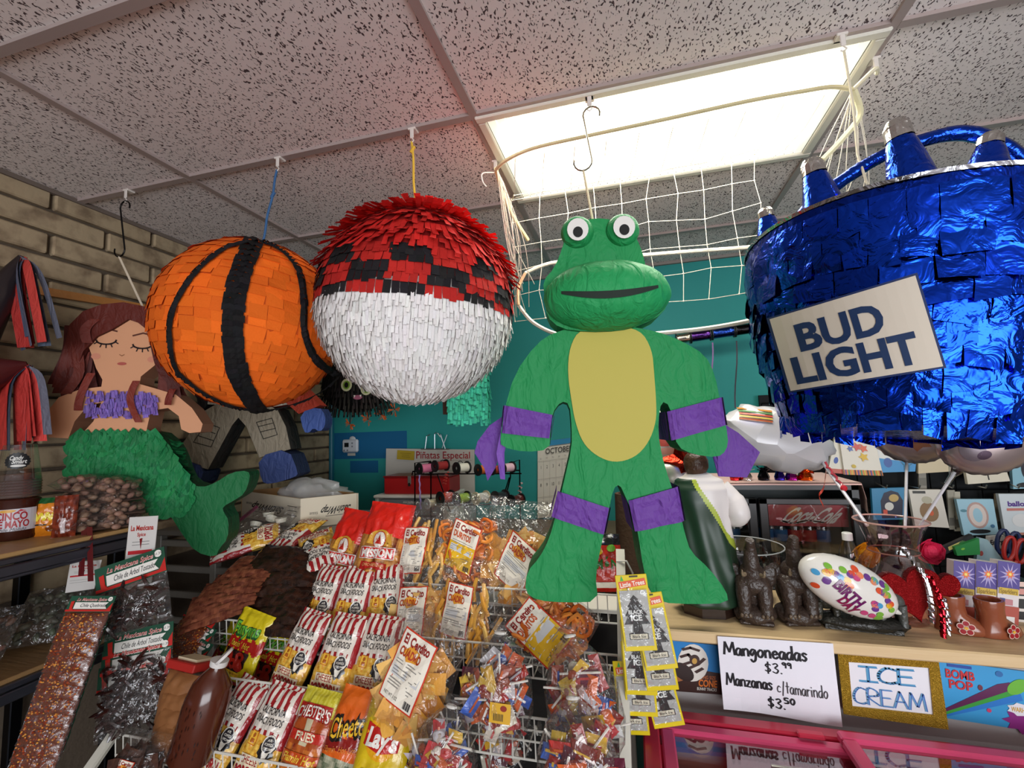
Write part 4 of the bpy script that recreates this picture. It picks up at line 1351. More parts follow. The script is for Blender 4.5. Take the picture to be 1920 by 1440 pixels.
# grey plastic cube shelf under the carton, beside the brick wall
t = thing('cube_shelf', 'grey plastic shelf with square openings beside the brick wall, under the white carton', 'shelf', (-1.72, 1.99, 0))
b = MB(); b.box((0, 0, ZS - .012), (1.0, .58, .024), '6a6660', bev=.004); b.build('top', 'satin', t)
for sx in (-.485, -.16, .16, .485):
    b = MB(); b.box((sx, -.27, (ZS - .024) / 2), (.035, .035, ZS - .024), '77736c', bev=.004); b.build('upright', 'satin', t)
    b = MB(); b.box((sx, .27, (ZS - .024) / 2), (.035, .035, ZS - .024), '77736c', bev=.004); b.build('upright', 'satin', t)
for k in range(9):
    b = MB(); b.box((0, -.272, .05 + k * .115), (.97, .022, .03), '77736c', bev=.004); b.build('slat', 'satin', t)
b = MB(); b.box((0, .29, ZS / 2), (1.0, .01, ZS - .03), '4c4944'); b.build('back_panel', 'matte', t)
# ================================================================== COUNTER, FREEZER, FIGURINES
ZK, YK = 0.87, 1.42
b = MB()
t = thing('counter', 'long shop counter with pale wooden top and grey front, behind the pink freezer', 'counter', (1.2, 1.9, 0))
b.box((0.02, -.29, ZK - .016), (2.51, .38, .032), 'd6b98c', bev=.004); b.build('worktop', 'wood', t)
b = MB(); b.box((0.045, -.40, (ZK - .032) / 2), (2.40, .03, ZK - .032), 'b4b0ae'); b.build('front_panel', 'satin', t)
b = MB(); b.box((-1.14, -.27, (ZK - .032) / 2), (.03, .28, ZK - .032), 'a9a5a2'); b.build('end_panel', 'satin', t)
t = thing('cooler_stand', 'plain dark stand under the drinks cooler, just behind the wooden counter', 'stand', (.42, 2.12, 0))
b = MB(); b.box((0, 0, ZK - .015), (1.06, .60, .03), '2a2826', bev=.004); b.build('top', 'satin', t)
for sx in (-1, 1):
    b = MB(); b.box((sx * .50, 0, (ZK - .03) / 2), (.03, .56, ZK - .03), '2a2826'); b.build('side_panel', 'satin', t)
YF = 1.479
card('cone_poster', 'poster of a chocolate and white swirled ice cream cone on the counter front', 'poster', [(1218, 1292), (1362, 1303), (1362, 1212), (1230, 1198)], YF, .002, '1c7ec4',
     [(star([(0, 0), (1, 0), (1, .42), (.72, .46), (.42, .22), (.2, .1)], 3), '3a201a', 1), (star([(0, 0), (.42, .22), (.5, .3), (.35, .3), (.05, .12)], 2), 'a8683c', 1.2), (ell(.55, .60, .21, .38), 'e4ddd4', 1.6), (ell(.43, .40, .12, .2, ang=30), '2a1814', 2),
      (strokes([[(.40, .85), (.5, .9), (.62, .86)], [(.38, .7), (.48, .76), (.55, .66)], [(.52, .5), (.62, .58), (.7, .7)], [(.42, .55), (.5, .6)], [(.6, .42), (.68, .5)]], .05), '3a201a', 2.3), (ell(.57, .66, .07, .11), '3a201a', 2.4), (ell(.57, .64, .035, .06), 'c89a4a', 2.6), (ell(.95, .78, .045, .10), 'e8e8ea', 1.5),
      (text('KING SIZE', .76, .33, .07, .20), 'd8783c', 1.5), (text('CONE', .76, .21, .14, .24, bold=.03), 'e0762c', 1.5), (text('BUNNY TRACKS', .75, .09, .06, .25, bold=.01), 'e8e4dc', 1.5)], 'satin')
# handwritten glyphs, each a list of pen lines in a box one unit high
G = {
 'M': (.9, [[(0, 0), (.12, 1), (.45, .2), (.78, 1), (.9, 0)]]), 'a': (.5, [[(.42, .5), (.2, .55), (.02, .3), (.1, .02), (.3, .05), (.44, .5), (.44, .05), (.5, 0)]]),
 'n': (.5, [[(.05, .55), (.06, 0)], [(.06, .4), (.25, .56), (.42, .45), (.44, 0)]]), 'g': (.5, [[(.42, .5), (.2, .55), (.02, .3), (.15, .08), (.42, .45), (.42, -.2), (.2, -.42), (.05, -.25)]]),
 'o': (.5, [[(.25, .55), (.05, .35), (.1, .05), (.3, 0), (.46, .25), (.4, .5), (.25, .55)]]), 'e': (.48, [[(.06, .28), (.42, .34), (.3, .55), (.08, .4), (.1, .08), (.3, 0), (.45, .12)]]),
 'd': (.5, [[(.42, .5), (.2, .52), (.02, .3), (.1, .02), (.3, .05), (.44, .4)], [(.45, 1.0), (.45, 0)]]), 's': (.42, [[(.38, .48), (.2, .56), (.08, .42), (.34, .2), (.22, 0), (.02, .08)]]),
 'z': (.45, [[(.02, .5), (.4, .52), (.04, .02), (.44, .0)]]), 'c': (.45, [[(.4, .45), (.22, .55), (.04, .3), (.14, .03), (.42, .08)]]), '/': (.4, [[(.3, 1.0), (.1, -.25)]]),
 't': (.4, [[(.2, .95), (.2, .02)], [(.02, .58), (.4, .6)]]), 'm': (.7, [[(.05, .55), (.06, 0)], [(.06, .4), (.2, .55), (.34, .4), (.34, 0)], [(.34, .4), (.5, .55), (.64, .4), (.66, 0)]]),
 'r': (.35, [[(.05, .55), (.06, 0)], [(.06, .35), (.2, .52), (.34, .5)]]), 'i': (.2, [[(.1, .52), (.1, 0)], [(.1, .72), (.11, .76)]]), ' ': (.35, []),
 '$': (.55, [[(.48, .75), (.25, .85), (.08, .65), (.45, .3), (.3, .08), (.05, .18)], [(.28, 1.05), (.26, -.12)]]), '3': (.5, [[(.05, .85), (.3, .95), (.42, .75), (.2, .5), (.45, .3), (.3, .0), (.02, .1)]]),
 '.': (.2, [[(.08, .0), (.12, .04)]]), '9': (.5, [[(.42, .85), (.2, .95), (.06, .7), (.25, .5), (.42, .8), (.42, .0)]]), '5': (.5, [[(.42, .95), (.1, .92), (.08, .55), (.36, .5), (.4, .1), (.05, .02)]]), '0': (.5, [[(.25, .95), (.05, .6), (.12, .1), (.3, .0), (.45, .4), (.4, .85), (.25, .95)]]),
 'I': (.7, [[(0, 1), (.7, 1)], [(.35, 1), (.35, 0)], [(0, 0), (.7, 0)]]), 'C': (.7, [[(.7, .9), (.3, 1), (0, .6), (.05, .15), (.4, 0), (.7, .1)]]), 'E': (.6, [[(.6, 1), (0, 1), (0, 0), (.6, 0)], [(0, .52), (.5, .52)]]),
 'R': (.65, [[(0, 0), (0, 1), (.5, .9), (.55, .6), (0, .48), (.65, 0)]]), 'A': (.75, [[(0, 0), (.35, 1), (.75, 0)], [(.15, .38), (.6, .38)]]),
}
def hand(s, x, y, h, w, pen, jitter=0.0):
    tot = sum(G[c][0] + .1 for c in s) - .1
    kx = w / tot
    X = x
    out = []
    for c in s:
        gw, ls = G[c]
        for l in ls:
            q = [(X + a * kx + R(-jitter, jitter), y + b_ * h + R(-jitter, jitter)) for a, b_ in l]
            out.append(dense(q, 3) if len(q) > 2 and c not in 'MEAzI' else q)
        X += (gw + .1) * kx
    return out
card('price_sign', 'white paper sign with handwritten mangoneadas and manzanas prices, taped under the counter top', 'sign', [(1357, 1330), (1578, 1361), (1562, 1207), (1345, 1193)], 1.412, .0015, 'e8e6ee',
     [(strokes(hand('Mangoneadas', .05, .76, .17, .72, .02), .022), '1d1b20'), (strokes(hand('$3.', .40, .57, .13, .15, .02), .014), '1d1b20'), (strokes(hand('99', .55, .65, .07, .08, .02), .014), '1d1b20'),
      (strokes(hand('Manzanas', .05, .34, .16, .40, .02), .018), '1d1b20'), (strokes(hand('c/tamarindo', .49, .325, .15, .42, .02), .009), '3a383c'), (strokes(hand('$3.', .40, .11, .13, .15, .02), .015), '1d1b20'), (strokes(hand('50', .54, .19, .075, .09, .02), .015), '1d1b20')], 'paper', curl=.006)
t_ = card('ice_cream_sign', 'white ICE CREAM sign with a crooked gold glitter border on the counter front', 'sign', [(1582, 1332), (1770, 1356), (1756, 1237), (1573, 1225)], 1.44, .003, 'e6e4ea',
     [(strokes(hand('ICE', .20, .55, .25, .55, .02), .035), '5a9cc4'), (strokes([[(a + .012, c_ - .012) for a, c_ in l] for l in hand('ICE', .20, .55, .25, .55, .02)], .012), '3a78b0'), (strokes(hand('CREAM', .12, .16, .27, .72, .02), .022), '6a9cc8'), (strokes([[(a + .012, c_ - .008) for a, c_ in l] for l in hand('CREAM', .12, .16, .27, .72, .02)], .009), '4a6cb8')], 'paper')
f, base = quad([(1582, 1332), (1770, 1356), (1756, 1237), (1573, 1225)], 1.44)
b = MB()
gold = 'dcae3c'
for (pts) in ([(-.01, -.05), (1.03, -.08), (.9, .12), (.09, .10)], [(1.03, -.08), (1.01, 1.02), (.91, .87), (.9, .12)], [(1.01, 1.02), (-.02, 1.02), (.09, .87), (.91, .87)], [(-.02, 1.02), (-.01, -.05), (.09, .10), (.09, .87)]):
    fr = [f(u, v, 5) for u, v in pts]; bk = [q + Vector((0, .003, 0)) for q in fr]
    b.add(fr + bk, [[0, 1, 2, 3], [0, 4, 5, 1], [1, 5, 6, 2], [2, 6, 7, 3], [3, 7, 4, 0]], gold)
b.build('glitter_border', 'glitter', t_)
card('popsicle_poster', 'light blue poster of a striped ice pop at the right of the counter front', 'poster', [(1764, 1345), (1990, 1380), (1990, 1268), (1752, 1237)], YF, .002, '3a9ad2',
     [(star([(.02, .14), (.05, .06), (.66, .66), (.6, .78), (.5, .72)], 2), '5a1a4c', 1.2), (star([(.03, .10), (.05, .06), (.68, .6), (.66, .70)], 2), '3a9a3c', 1.4), (star([(.05, .07), (.06, .04), (.70, .5), (.68, .62)], 2), '2a78c8', 1.5), (ell(.66, .72, .07, .15, ang=-20), '6ab43a', 1.7), (text('BOMB', .20, .80, .15, .24, bold=.03), 'c02c34', 2), (text('POP', .20, .62, .15, .20, bold=.03), 'c02c34', 2), (rect(.2, .94, .2, .05), '24489c', 1.6),
      (burst(.72, .14, .2, .22, 9), '8a2a7c', 1.4), (burst(.70, .34, .14, .12, 8, .8), 'e8e4ea', 1.9), (text('WARHEADS', .70, .34, .08, .2, bold=.02), 'd8a83a', 2.4), (ell(.36, .62, .02, .05), '6a2a3c', 1.5), (ell(.52, .9, .03, .05), '2a6aa8', 1.5), (ell(.42, .25, .02, .035), 'c8406a', 1.5), (ell(.93, .70, .03, .10), 'e8e8ee', 1.5)], 'satin')

# chest freezer
t = thing('chest_freezer', 'pink ice cream chest freezer with two sliding glass lids, in front of the counter', 'freezer', (0.66, 1.05, 0))
zf = 0.655
def fz(px, py): return UZ(px, py, zf)
x0 = fz(1205, 1345).x; x1 = 1.30
yb, yf = 1.385, 0.72
o0 = Vector((.66, 1.05, 0))
b = MB(); 
cx_ = (x0 + x1) / 2 - .66
W_ = x1 - x0; Dp = yb - yf
def rim(b, xa, xb, ya, yb_, z, wd, hh, col):
    b.box(((xa + xb) / 2 - .66, yb_ - wd / 2 - 1.05, z), (xb - xa, wd, hh), col, bev=.004)
    b.box(((xa + xb) / 2 - .66, ya + wd / 2 - 1.05, z), (xb - xa, wd, hh), col, bev=.004)
    b.box((xa + wd / 2 - .66, (ya + yb_) / 2 - 1.05, z), (wd, yb_ - ya - 2 * wd, hh), col, bev=.004)
    b.box((xb - wd / 2 - .66, (ya + yb_) / 2 - 1.05, z), (wd, yb_ - ya - 2 * wd, hh), col, bev=.004)
b.box((cx_, Dp / 2 - .02 + (yb + yf) / 2 - 1.05, zf / 2 - .02), (W_, .04, zf - .06), 'b81c34'); b.box((cx_, -Dp / 2 + .02 + (yb + yf) / 2 - 1.05, zf / 2 - .02), (W_, .04, zf - .06), 'b81c34')
b.box((x0 + .02 - .66, (yb + yf) / 2 - 1.05, zf / 2 - .02), (.04, Dp - .08, zf - .06), 'b81c34'); b.box((x1 - .02 - .66, (yb + yf) / 2 - 1.05, zf / 2 - .02), (.04, Dp - .08, zf - .06), 'b81c34'); b.box((cx_, 0, .05), (W_, Dp, .06), 'b81c34')
b.build('cabinet', 'enamel', t)
b = MB(); rim(b, x0, x1, yf, yb, zf - .005, .04, .05, 'b3203a'); b.build('top_rim', 'enamel', t)
def lid(xa, xb, z):
    b = MB(); rim(b, xa, xb, yf + .045, yb - .045, z, .032, .022, 'd2446e'); l = b.build('lid_frame', 'enamel', t)
    b = MB(); b.box(((xa + xb) / 2 - .66, (yf + yb) / 2 - 1.05, z - .002), (xb - xa - .06, Dp - .15, .006), 'ffffff'); b.build('glass', 'smoke_glass', l)
    b = MB(); hx = (xa + xb) / 2 - .66; hy = yf + .22 - 1.05
    hx = xa + .30 - .66; hy = 1.19 - 1.05
    b.tube([(hx - .07, hy, z + .004), (hx - .07, hy, z + .03), (hx + .06, hy, z + .03), (hx + .07, hy - .02, z + .004)], .005, 'd8d4cc', 7); b.build('handle', 'metal', l, True)
xm = fz(1556, 1380).x
lid(x0 + .045, xm + .10, zf + .004)
lid(xm, x1 - .045, zf + .032)
b = MB(); b.box((UZ(1500, 1360, zf).x - .66, yb - .05 - 1.05, zf + .026), (.06, .02, .012), 'c02a44', bev=.003); b.build('latch', 'enamel', t)
b = MB(); b.ball((0, 0, 0), (W_ * .47, Dp * .42, .06), 'd8d8da', 40, 12, fn=lambda p: 1 + .12 * noise.noise(p * 9) + .06 * noise.noise(p * 25)); stuff(b.build('frost', 'rough', t, True)).location = (cx_, (yb + yf) / 2 - 1.05, .47)
for k in range(14):
    cc, cn = random.choice([('a8402c', 'rust red'), ('7a3a24', 'brown'), ('c8a03a', 'yellow'), ('3a5a94', 'blue'), ('b8b4b0', 'silver'), ('8a2434', 'wine red')])
    b = MB(); b.box((0, 0, 0), (R(.07, .12), R(.05, .09), .05), cc, bev=.01); o = b.build('ice_cream_pack', 'foilbag', loc=(x0 + .12 + (k % 7) * .17, .86 + .28 * (k // 7) + R(-.02, .02), .55), rot=(R(-.1, .1), R(-.1, .1), R(-.5, .5)))
    tag(o, '%s ice cream pack, %s from the left, %s row inside the freezer' % (cn, ('first', 'second', 'third', 'fourth', 'fifth', 'sixth', 'seventh')[k % 7], 'back' if k > 6 else 'front'), 'ice cream', 'ice cream packs inside the freezer')

# ---- cooler on the counter
YC = 2.05
cl = U(1205, 1000, YC).x; cr = U(1622, 1000, YC).x
ct = U(1500, 908, YC).z
zb_ = ZK
t = thing('drinks_cooler', 'low black drinks cooler with two glass doors full of soda, on the counter', 'cooler', ((cl + cr) / 2, YC + .18, ZK))
o0 = Vector(((cl + cr) / 2, YC + .18, ZK))
cw, chh = cr - cl, ct - ZK
b = MB()
b.box((0, .16, chh / 2), (cw, .02, chh), '141416'); b.box((-cw / 2 + .012, 0, chh / 2), (.024, .33, chh), '161618'); b.box((cw / 2 - .012, 0, chh / 2), (.024, .33, chh), '161618'); b.box((0, 0, chh - .012), (cw, .33, .024), '161618'); b.box((0, 0, .012), (cw, .33, .024), '161618')
b.build('cabinet', 'satin', t)
b = MB(); b.box((0, .14, chh / 2), (cw - .05, .006, chh - .05), '3c4648'); b.build('inner_back', 'satin', t)
z960, z1068 = U(1500, 945, YC).z - ZK, U(1500, 1068, YC).z - ZK
xd = U(1425, 1000, YC).x - o0.x
for (a, c_) in ((-cw / 2 + .005, xd - .004), (xd + .004, cw / 2 - .005)):
    b = MB()
    h0, h1 = .02, chh - .055
    for (cx2, cz, sx, sz) in (((a + c_) / 2, h1 - .012, c_ - a, .024), ((a + c_) / 2, h0 + .012, c_ - a, .024), (a + .016, (h0 + h1) / 2, .032, h1 - h0), (c_ - .016, (h0 + h1) / 2, .032, h1 - h0)):
        b.box((cx2, -.175, cz), (sx, .02, sz), '1a1a1c', bev=.003)
    d = b.build('door', 'satin', t)
    b = MB(); b.box(((a + c_) / 2, -.172, (h0 + h1) / 2), (c_ - a - .06, .004, h1 - h0 - .045), 'ffffff'); b.build('glass', 'clear', d)
    # printed soda shelf strip behind the glass
    b = MB(); f = lambda u, v, lv: (a + .03 + u * (c_ - a - .06), -.140 - .002 * lv, h1 - .115 + v * .09)
    b.dec(rect(.5, .5, 1, 1, 6, 3), 'a81a1c', f, 0); b.dec(text('Coca-Cola', .5, .5, .66, .66, bold=.03, shear=.3), 'e0d2c4', f, 1); b.dec(strokes([dense([(.2, .22), (.35, .12), (.5, .25), (.7, .18)], 4)], .05), 'e0d2c4', f, 1)
    b.build('shelf_strip', 'satin', t)
b = MB(); 
for k in range(22):
    b.box((-cw / 2 + .05 + (cw - .1) * k / 21, -.181, .010), (.008, .006, .012), 'c8c8b0')
stuff(b.build('vent', 'satin', t))
xs_ = [U(x, 1000, YC).x - o0.x for x in (1300, 1330, 1360, 1385, 1450, 1478, 1506, 1535, 1562)]
for i, x in enumerate(xs_):
    q = thing('soda_bottle', '%s %s inside the black drinks cooler, counted from the left' % (('first', 'second', 'third', 'fourth', 'fifth', 'sixth', 'seventh', 'eighth', 'ninth')[i], 'water bottle' if i not in (6, 7) else 'bottle, red labelled,'), 'bottle', o0 + Vector((x, -.07, .026)), group='bottles inside the drinks cooler' if i not in (6, 7) else 'red labelled bottles inside the drinks cooler')
    b = MB(); b.lathe([(.0, 0), (.026, 0), (.027, .01), (.025, .06), (.027, .075), (.024, .12), (.010, .155), (.010, .17)], 'c8d4d8', 16); b.build('body', 'clear', q, True)
    b = MB(); b.lathe([(.0245, .004), (.0245, .11), (0, .11)], '3a5058' if i not in (6, 7) else '2a1a16', 14); b.build('drink', 'satin', q, True)
    b = MB(); b.lathe([(.0277, .06), (.0277, .105)], 'b0282c' if i in (6, 7) else '3a6a9a', 16); b.build('label', 'paper', q, True)
    b = MB(); b.lathe([(.012, .165), (.012, .18), (0, .18)], 'd8d8d4', 12); b.build('cap', 'satin', q, True)
# pink cloth over the cooler
b = MB()
nx, ny = 24, 6
vs, fs = [], []
for j in range(ny + 1):
    for i in range(nx + 1):
        u = i / nx; v = j / ny
        x = -cw / 2 - .01 + u * (cw + .09); y = -.185 + v * .38
        z = chh + .003
        if x > cw / 2 + .012:
            z -= (x - cw / 2 - .012) * 1.5 * (1.0 - .4 * v) + .01; x = cw / 2 + .014 + .012 * math.sin(v * 9)
        vs.append((x, y - .004 * math.sin(u * 20), z))
for j in range(ny):
    for i in range(nx):
        a = j * (nx + 1) + i
        fs.append([a, a + 1, a + nx + 2, a + nx + 1])
b.add(vs, fs, 'e0bcb4'); b.add([(x, y, z + .003) for x, y, z in vs], fs, 'e0bcb4')
b.add([vs[i] for i in range(nx + 1)] + [(vs[i][0], vs[i][1] - .001, vs[i][2] - .006) for i in range(nx + 1)], [[i, i + 1, nx + 2 + i, nx + 1 + i] for i in range(nx)], 'd8b0a8')
o = b.build('pink_cloth', 'matte', smooth=True, loc=o0); tag(o, 'pale pink cloth covering the top of the black drinks cooler', 'cloth')
# foil balloon weights along the cooler
zt_ = ct + .008
for (x, cc, nm, s_) in ((1378, 'c42a30', 'red', .8), (1398, 'b8b4b0', 'silver', 1), (1432, '1e1c22', 'black', .9), (1462, '3a2a9a', 'violet', .8), (1484, 'b02a9a', 'magenta', .9), (1510, 'd85a1c', 'orange', 1.15)):
    p = UZ(x, 888, zt_ + .015); p.y = max(YC + .03, min(p.y, YC + .30)); 
    q = U(x, 893, YC + .08)
    t = thing('balloon_weight', '%s foil balloon weight with shredded top on the pink cloth' % nm, 'balloon weight', (q.x, YC + .08, zt_), group='foil weights on the drinks cooler')
    b = MB(); b.lathe([(0, 0), (.024 * s_, 0), (.026 * s_, .012), (.016 * s_, .035), (.008, .05)], cc, 12, fn=lambda a, z: 1 + .1 * math.sin(a * 5)); b.build('base', 'foil', t)
    b = MB()
    for k in range(26):
        a = R(0, 2 * PI); d = Vector((math.cos(a), math.sin(a), R(-.2, 1.2))).normalized() * R(.02, .04) * s_
        wv = Vector((R(-1, 1), R(-1, 1), R(-1, 1))).normalized() * .003
        p0 = Vector((0, 0, .035))
        b.add([p0 - wv, p0 + wv, p0 + d + wv, p0 + d - wv], [[0, 1, 2, 3]], jit(cc, .3))
    stuff(b.build('foil_shreds', 'foil', t))
# ---- saint statue seen from behind
SB = UZ(1334, 1155, ZK + .001); SB.y += .04
k_ = PXM(SB)
t = thing('statue', 'painted plaster statue of a robed figure with green cloak seen from behind, on the counter', 'statue', SB, (0, 0, math.radians(4)))
b = MB()
oct_ = [(r_ * math.cos(PI / 8 + PI * k / 4) * 1.0, r_ * .8 * math.sin(PI / 8 + PI * k / 4)) for r_ in (.085,) for k in range(8)]
def loft(b, rings, col, n, cap=True):
    vs, fs, cl = [], [], []
    for ring in rings:
        vs += ring
    for i in range(len(rings) - 1):
        for k in range(n):
            k2 = (k + 1) % n
            fs.append([i * n + k, i * n + k2, (i + 1) * n + k2, (i + 1) * n + k])
            cl.append(col(i, k) if callable(col) else C(col))
    if cap:
        fs.append(list(range(n))[::-1]); cl.append(col(0, 0) if callable(col) else C(col))
        fs.append([(len(rings) - 1) * n + k for k in range(n)]); cl.append(col(len(rings) - 2, 0) if callable(col) else C(col))
    b.add(vs, fs, cl)
loft(b, [[(x, y, 0) for x, y in oct_], [(x, y, .038) for x, y in oct_], [(x * .92, y * .92, .044) for x, y in oct_]], '2a1c16', 8)
loft(b, [[(x * .86, y * .86, .044) for x, y in oct_], [(x * .72, y * .72, .072) for x, y in oct_]], '9a6a3c', 8)
b.build('base', 'gloss', t)
H = U(1320, 868, SB.y).z - SB.z
n = 128
prof = [(.070, .115, .076), (.085, .135, .08), (.20, .120, .075), (.40, .105, .066), (.60, .098, .062), (.74, .105, .066), (.82, .105, .062), (.88, .088, .05), (.92, .05, .04), (.945, .022, .024)]
rings, zs = [], []
NR = 110
for i in range(NR + 1):
    u = i / NR
    h = prof[0][0] + (prof[-1][0] - prof[0][0]) * u
    for j in range(len(prof) - 1):
        if prof[j][0] <= h <= prof[j + 1][0] + 1e-6:
            s_ = (h - prof[j][0]) / (prof[j + 1][0] - prof[j][0])
            s_ = s_ * s_ * (3 - 2 * s_)
            a = prof[j][1] + (prof[j + 1][1] - prof[j][1]) * s_
            c_ = prof[j][2] + (prof[j + 1][2] - prof[j][2]) * s_
            break
    ring = []
    for k in range(n):
        an = 2 * PI * k / n
        fold = 1 + .045 * math.sin(an * 9 + h * 9) * max(0, min(1, (.86 - h) * 4))
        ring.append((a * math.cos(an) * fold * .82 - .012 * (h - .5), c_ * math.sin(an) * fold, h * H))
    rings.append(ring); zs.append(h)
def rc(i, k):
    an = 2 * PI * (k + .5) / n
    x, back = math.cos(an), -math.sin(an)
    h = zs[i]
    edge = -.62 + (1.0 - h) * 2.9            # the cloak runs from the left shoulder down to the right
    if x < edge - .12 and h < .895:
        return C('1d3524')
    if x < edge + .06 and h < .895:
        return C('a3b03a')
    return C('d8d0cc')
b = MB(); loft(b, rings, rc, n); b.build('robe', 'satin', t, 'all')
b = MB(); hz = .985 * H
b.ball((-.010, 0, hz), (.034, .036, .042), 'c49a78', 16, 12); b.build('head', 'satin', t, True)
b = MB(); b.ball((-.010, -.006, hz + .004), (.038, .036, .044), '4a3020', 18, 12, fn=lambda p: (1 + .07 * noise.noise(p * 9)) if (p.y < .35 or p.z > .5) else .8); b.build('hair', 'resin', t, True)
b = MB(); b.tube(dense([(.060, -.0, .83 * H), (.092, -.01, .74 * H), (.100, -.02, .64 * H), (.075, .05, .62 * H)], 6), [.030] * 6 + [.034] * 6 + [.030] * 7, 'd8d0cc', 12); b.build('sleeve', 'satin', t, True)

# ---- glass goblet bowl
GB = UZ(1388, 1150, ZK + .001); GB.y = 1.72; k_ = PXM((GB.x, 1.72, 1.0))
gx = U(1392, 1050, 1.72).x
zt1, zb1 = U(1392, 1022, 1.72).z - ZK, U(1392, 1108, 1.72).z - ZK
rr = 74 * k_
t = thing('glass_bowl', 'large clear glass goblet bowl on a stem with a little dark change inside', 'bowl', (gx, 1.72, ZK + .001))
b = MB()
pr = [(.055, 0), (.05, .006), (.012, .014), (.010, zb1 * .6), (.014, zb1 * .9)] + [(rr * math.sin(PI * .5 * s_) ** .8 * (1 if s_ < .8 else 1 - .05 * (s_ - .8) * 5) , zb1 + (zt1 - zb1) * (1 - math.cos(PI * .5 * s_)) ** .9) for s_ in [k / 9 for k in range(1, 10)]]
b.lathe(pr, 'ffffff', 36); b.build('glass', 'clear', t, True)
b = MB(); b.tube([(pr[-1][0] * math.cos(a), pr[-1][0] * math.sin(a), zt1) for a in [2 * PI * k / 36 for k in range(36)]], .002, 'b4b8b8', 5, True); b.build('rim', 'gloss', t, True)
b = MB(); b.lathe([(0, zb1 + .006), (rr * .45, zb1 + .012), (rr * .62, zb1 + .022), (0, zb1 + .032)], '4a3a30', 20, fn=lambda a, z: 1 + .15 * noise.noise(Vector((a * 4, z * 50, 0)))); stuff(b.build('loose_change', 'resin', t))

# ---- bronze coloured elephants
def elephant_sit(p, yaw, label, s=1.0):
    t = thing('elephant_figurine', label, 'figurine', p, (0, 0, math.radians(yaw)), 'sitting elephant figurines')
    col = '3a2d26'
    b = MB(); b.ball((0, 0, .022), (.058 * s, .05 * s, .030), col, 24, 10, fn=lambda q: 1 + .16 * noise.noise(q * 4)); b.box((0, 0, .006), (.09 * s, .08 * s, .012), col, bev=.004); b.build('rock_base', 'resin', t, True)
    b = MB()
    b.ball((0, .012, .085 * s), (.044 * s, .034 * s, .060 * s), col, 22, 16, fn=lambda q: 1 + .05 * noise.noise(q * 5))
    b.ball((0, -.006, .108 * s), (.048 * s, .036 * s, .034 * s), col, 20, 14, fn=lambda q: 1 + .06 * noise.noise(q * 6))
    for sx in (-1, 1):          # forelegs, shaggy, standing on the rock
        b.tube(dense([(sx * .024 * s, -.012, .120 * s), (sx * .027 * s, -.026 * s, .075 * s), (sx * .027 * s, -.030 * s, .024 * s)], 4), [x * s for x in (.016, .020, .022, .022, .021, .019, .018, .018, .021)], col, 12)
        for q in (-1, 0, 1):
            b.ball((sx * .027 * s + q * .011 * s, -.048 * s, .030 * s), (.005 * s, .004 * s, .006 * s), '5a4a3a', 7, 5)
    b.ball((0, -.004, .136 * s), (.034 * s, .034 * s, .034 * s), col, 18, 12)
    b.tube(dense([(0, -.010, .140 * s), (0, -.016, .175 * s), (0, -.012, .205 * s), (.0, -.024, .236 * s)], 6), [(.025 - .00075 * k + .0012 * (k % 2)) * s for k in range(19)], col, 12)
    b.build('body', 'resin', t, True)
    for sx in (-1, 1):
        b = MB(); b.ball((sx * .043 * s, .004, .126 * s), (.022 * s, .006 * s, .034 * s), '33271f', 14, 9, Matrix.Rotation(sx * .35, 3, 'Y'), fn=lambda q: 1 + .15 * noise.noise(q * 3)); b.build('ear', 'resin', t, True)
        b = MB(); b.tube(dense([(sx * .018 * s, -.026, .140 * s), (sx * .027 * s, -.042, .140 * s), (sx * .029 * s, -.048, .156 * s)], 3), [x * s for x in (.006, .006, .0055, .005, .004, .003, .002)], '7a6a54', 7); b.build('tusk', 'resin', t, True)
    return t
e1 = UZ(1424, 1176, ZK + .001); e2 = UZ(1506, 1178, ZK + .001)
elephant_sit(e1 + Vector((0, .045, 0)), -6, 'dark bronze elephant figurine with raised trunk, sitting nearest the glass bowl')
elephant_sit(e2 + Vector((0, .05, 0)), 10, 'dark bronze elephant figurine with raised trunk, sitting beside the dotted balloon', 1.03)
p = UZ(1630, 1192, ZK + .001); p.y += .05
t = thing('elephant_group', 'dark resin figurine of two small walking elephants on one long rocky base', 'figurine', p, (0, 0, math.radians(-6)))
k_ = PXM(p)
b = MB(); b.ball((0, 0, .018), (78 * k_, .045, .022), '24231f', 30, 10, fn=lambda q: 1 + .14 * noise.noise(q * 5)); b.box((0, 0, .006), (120 * k_, .06, .012), '24231f'); b.build('rock_base', 'resin', t, True)
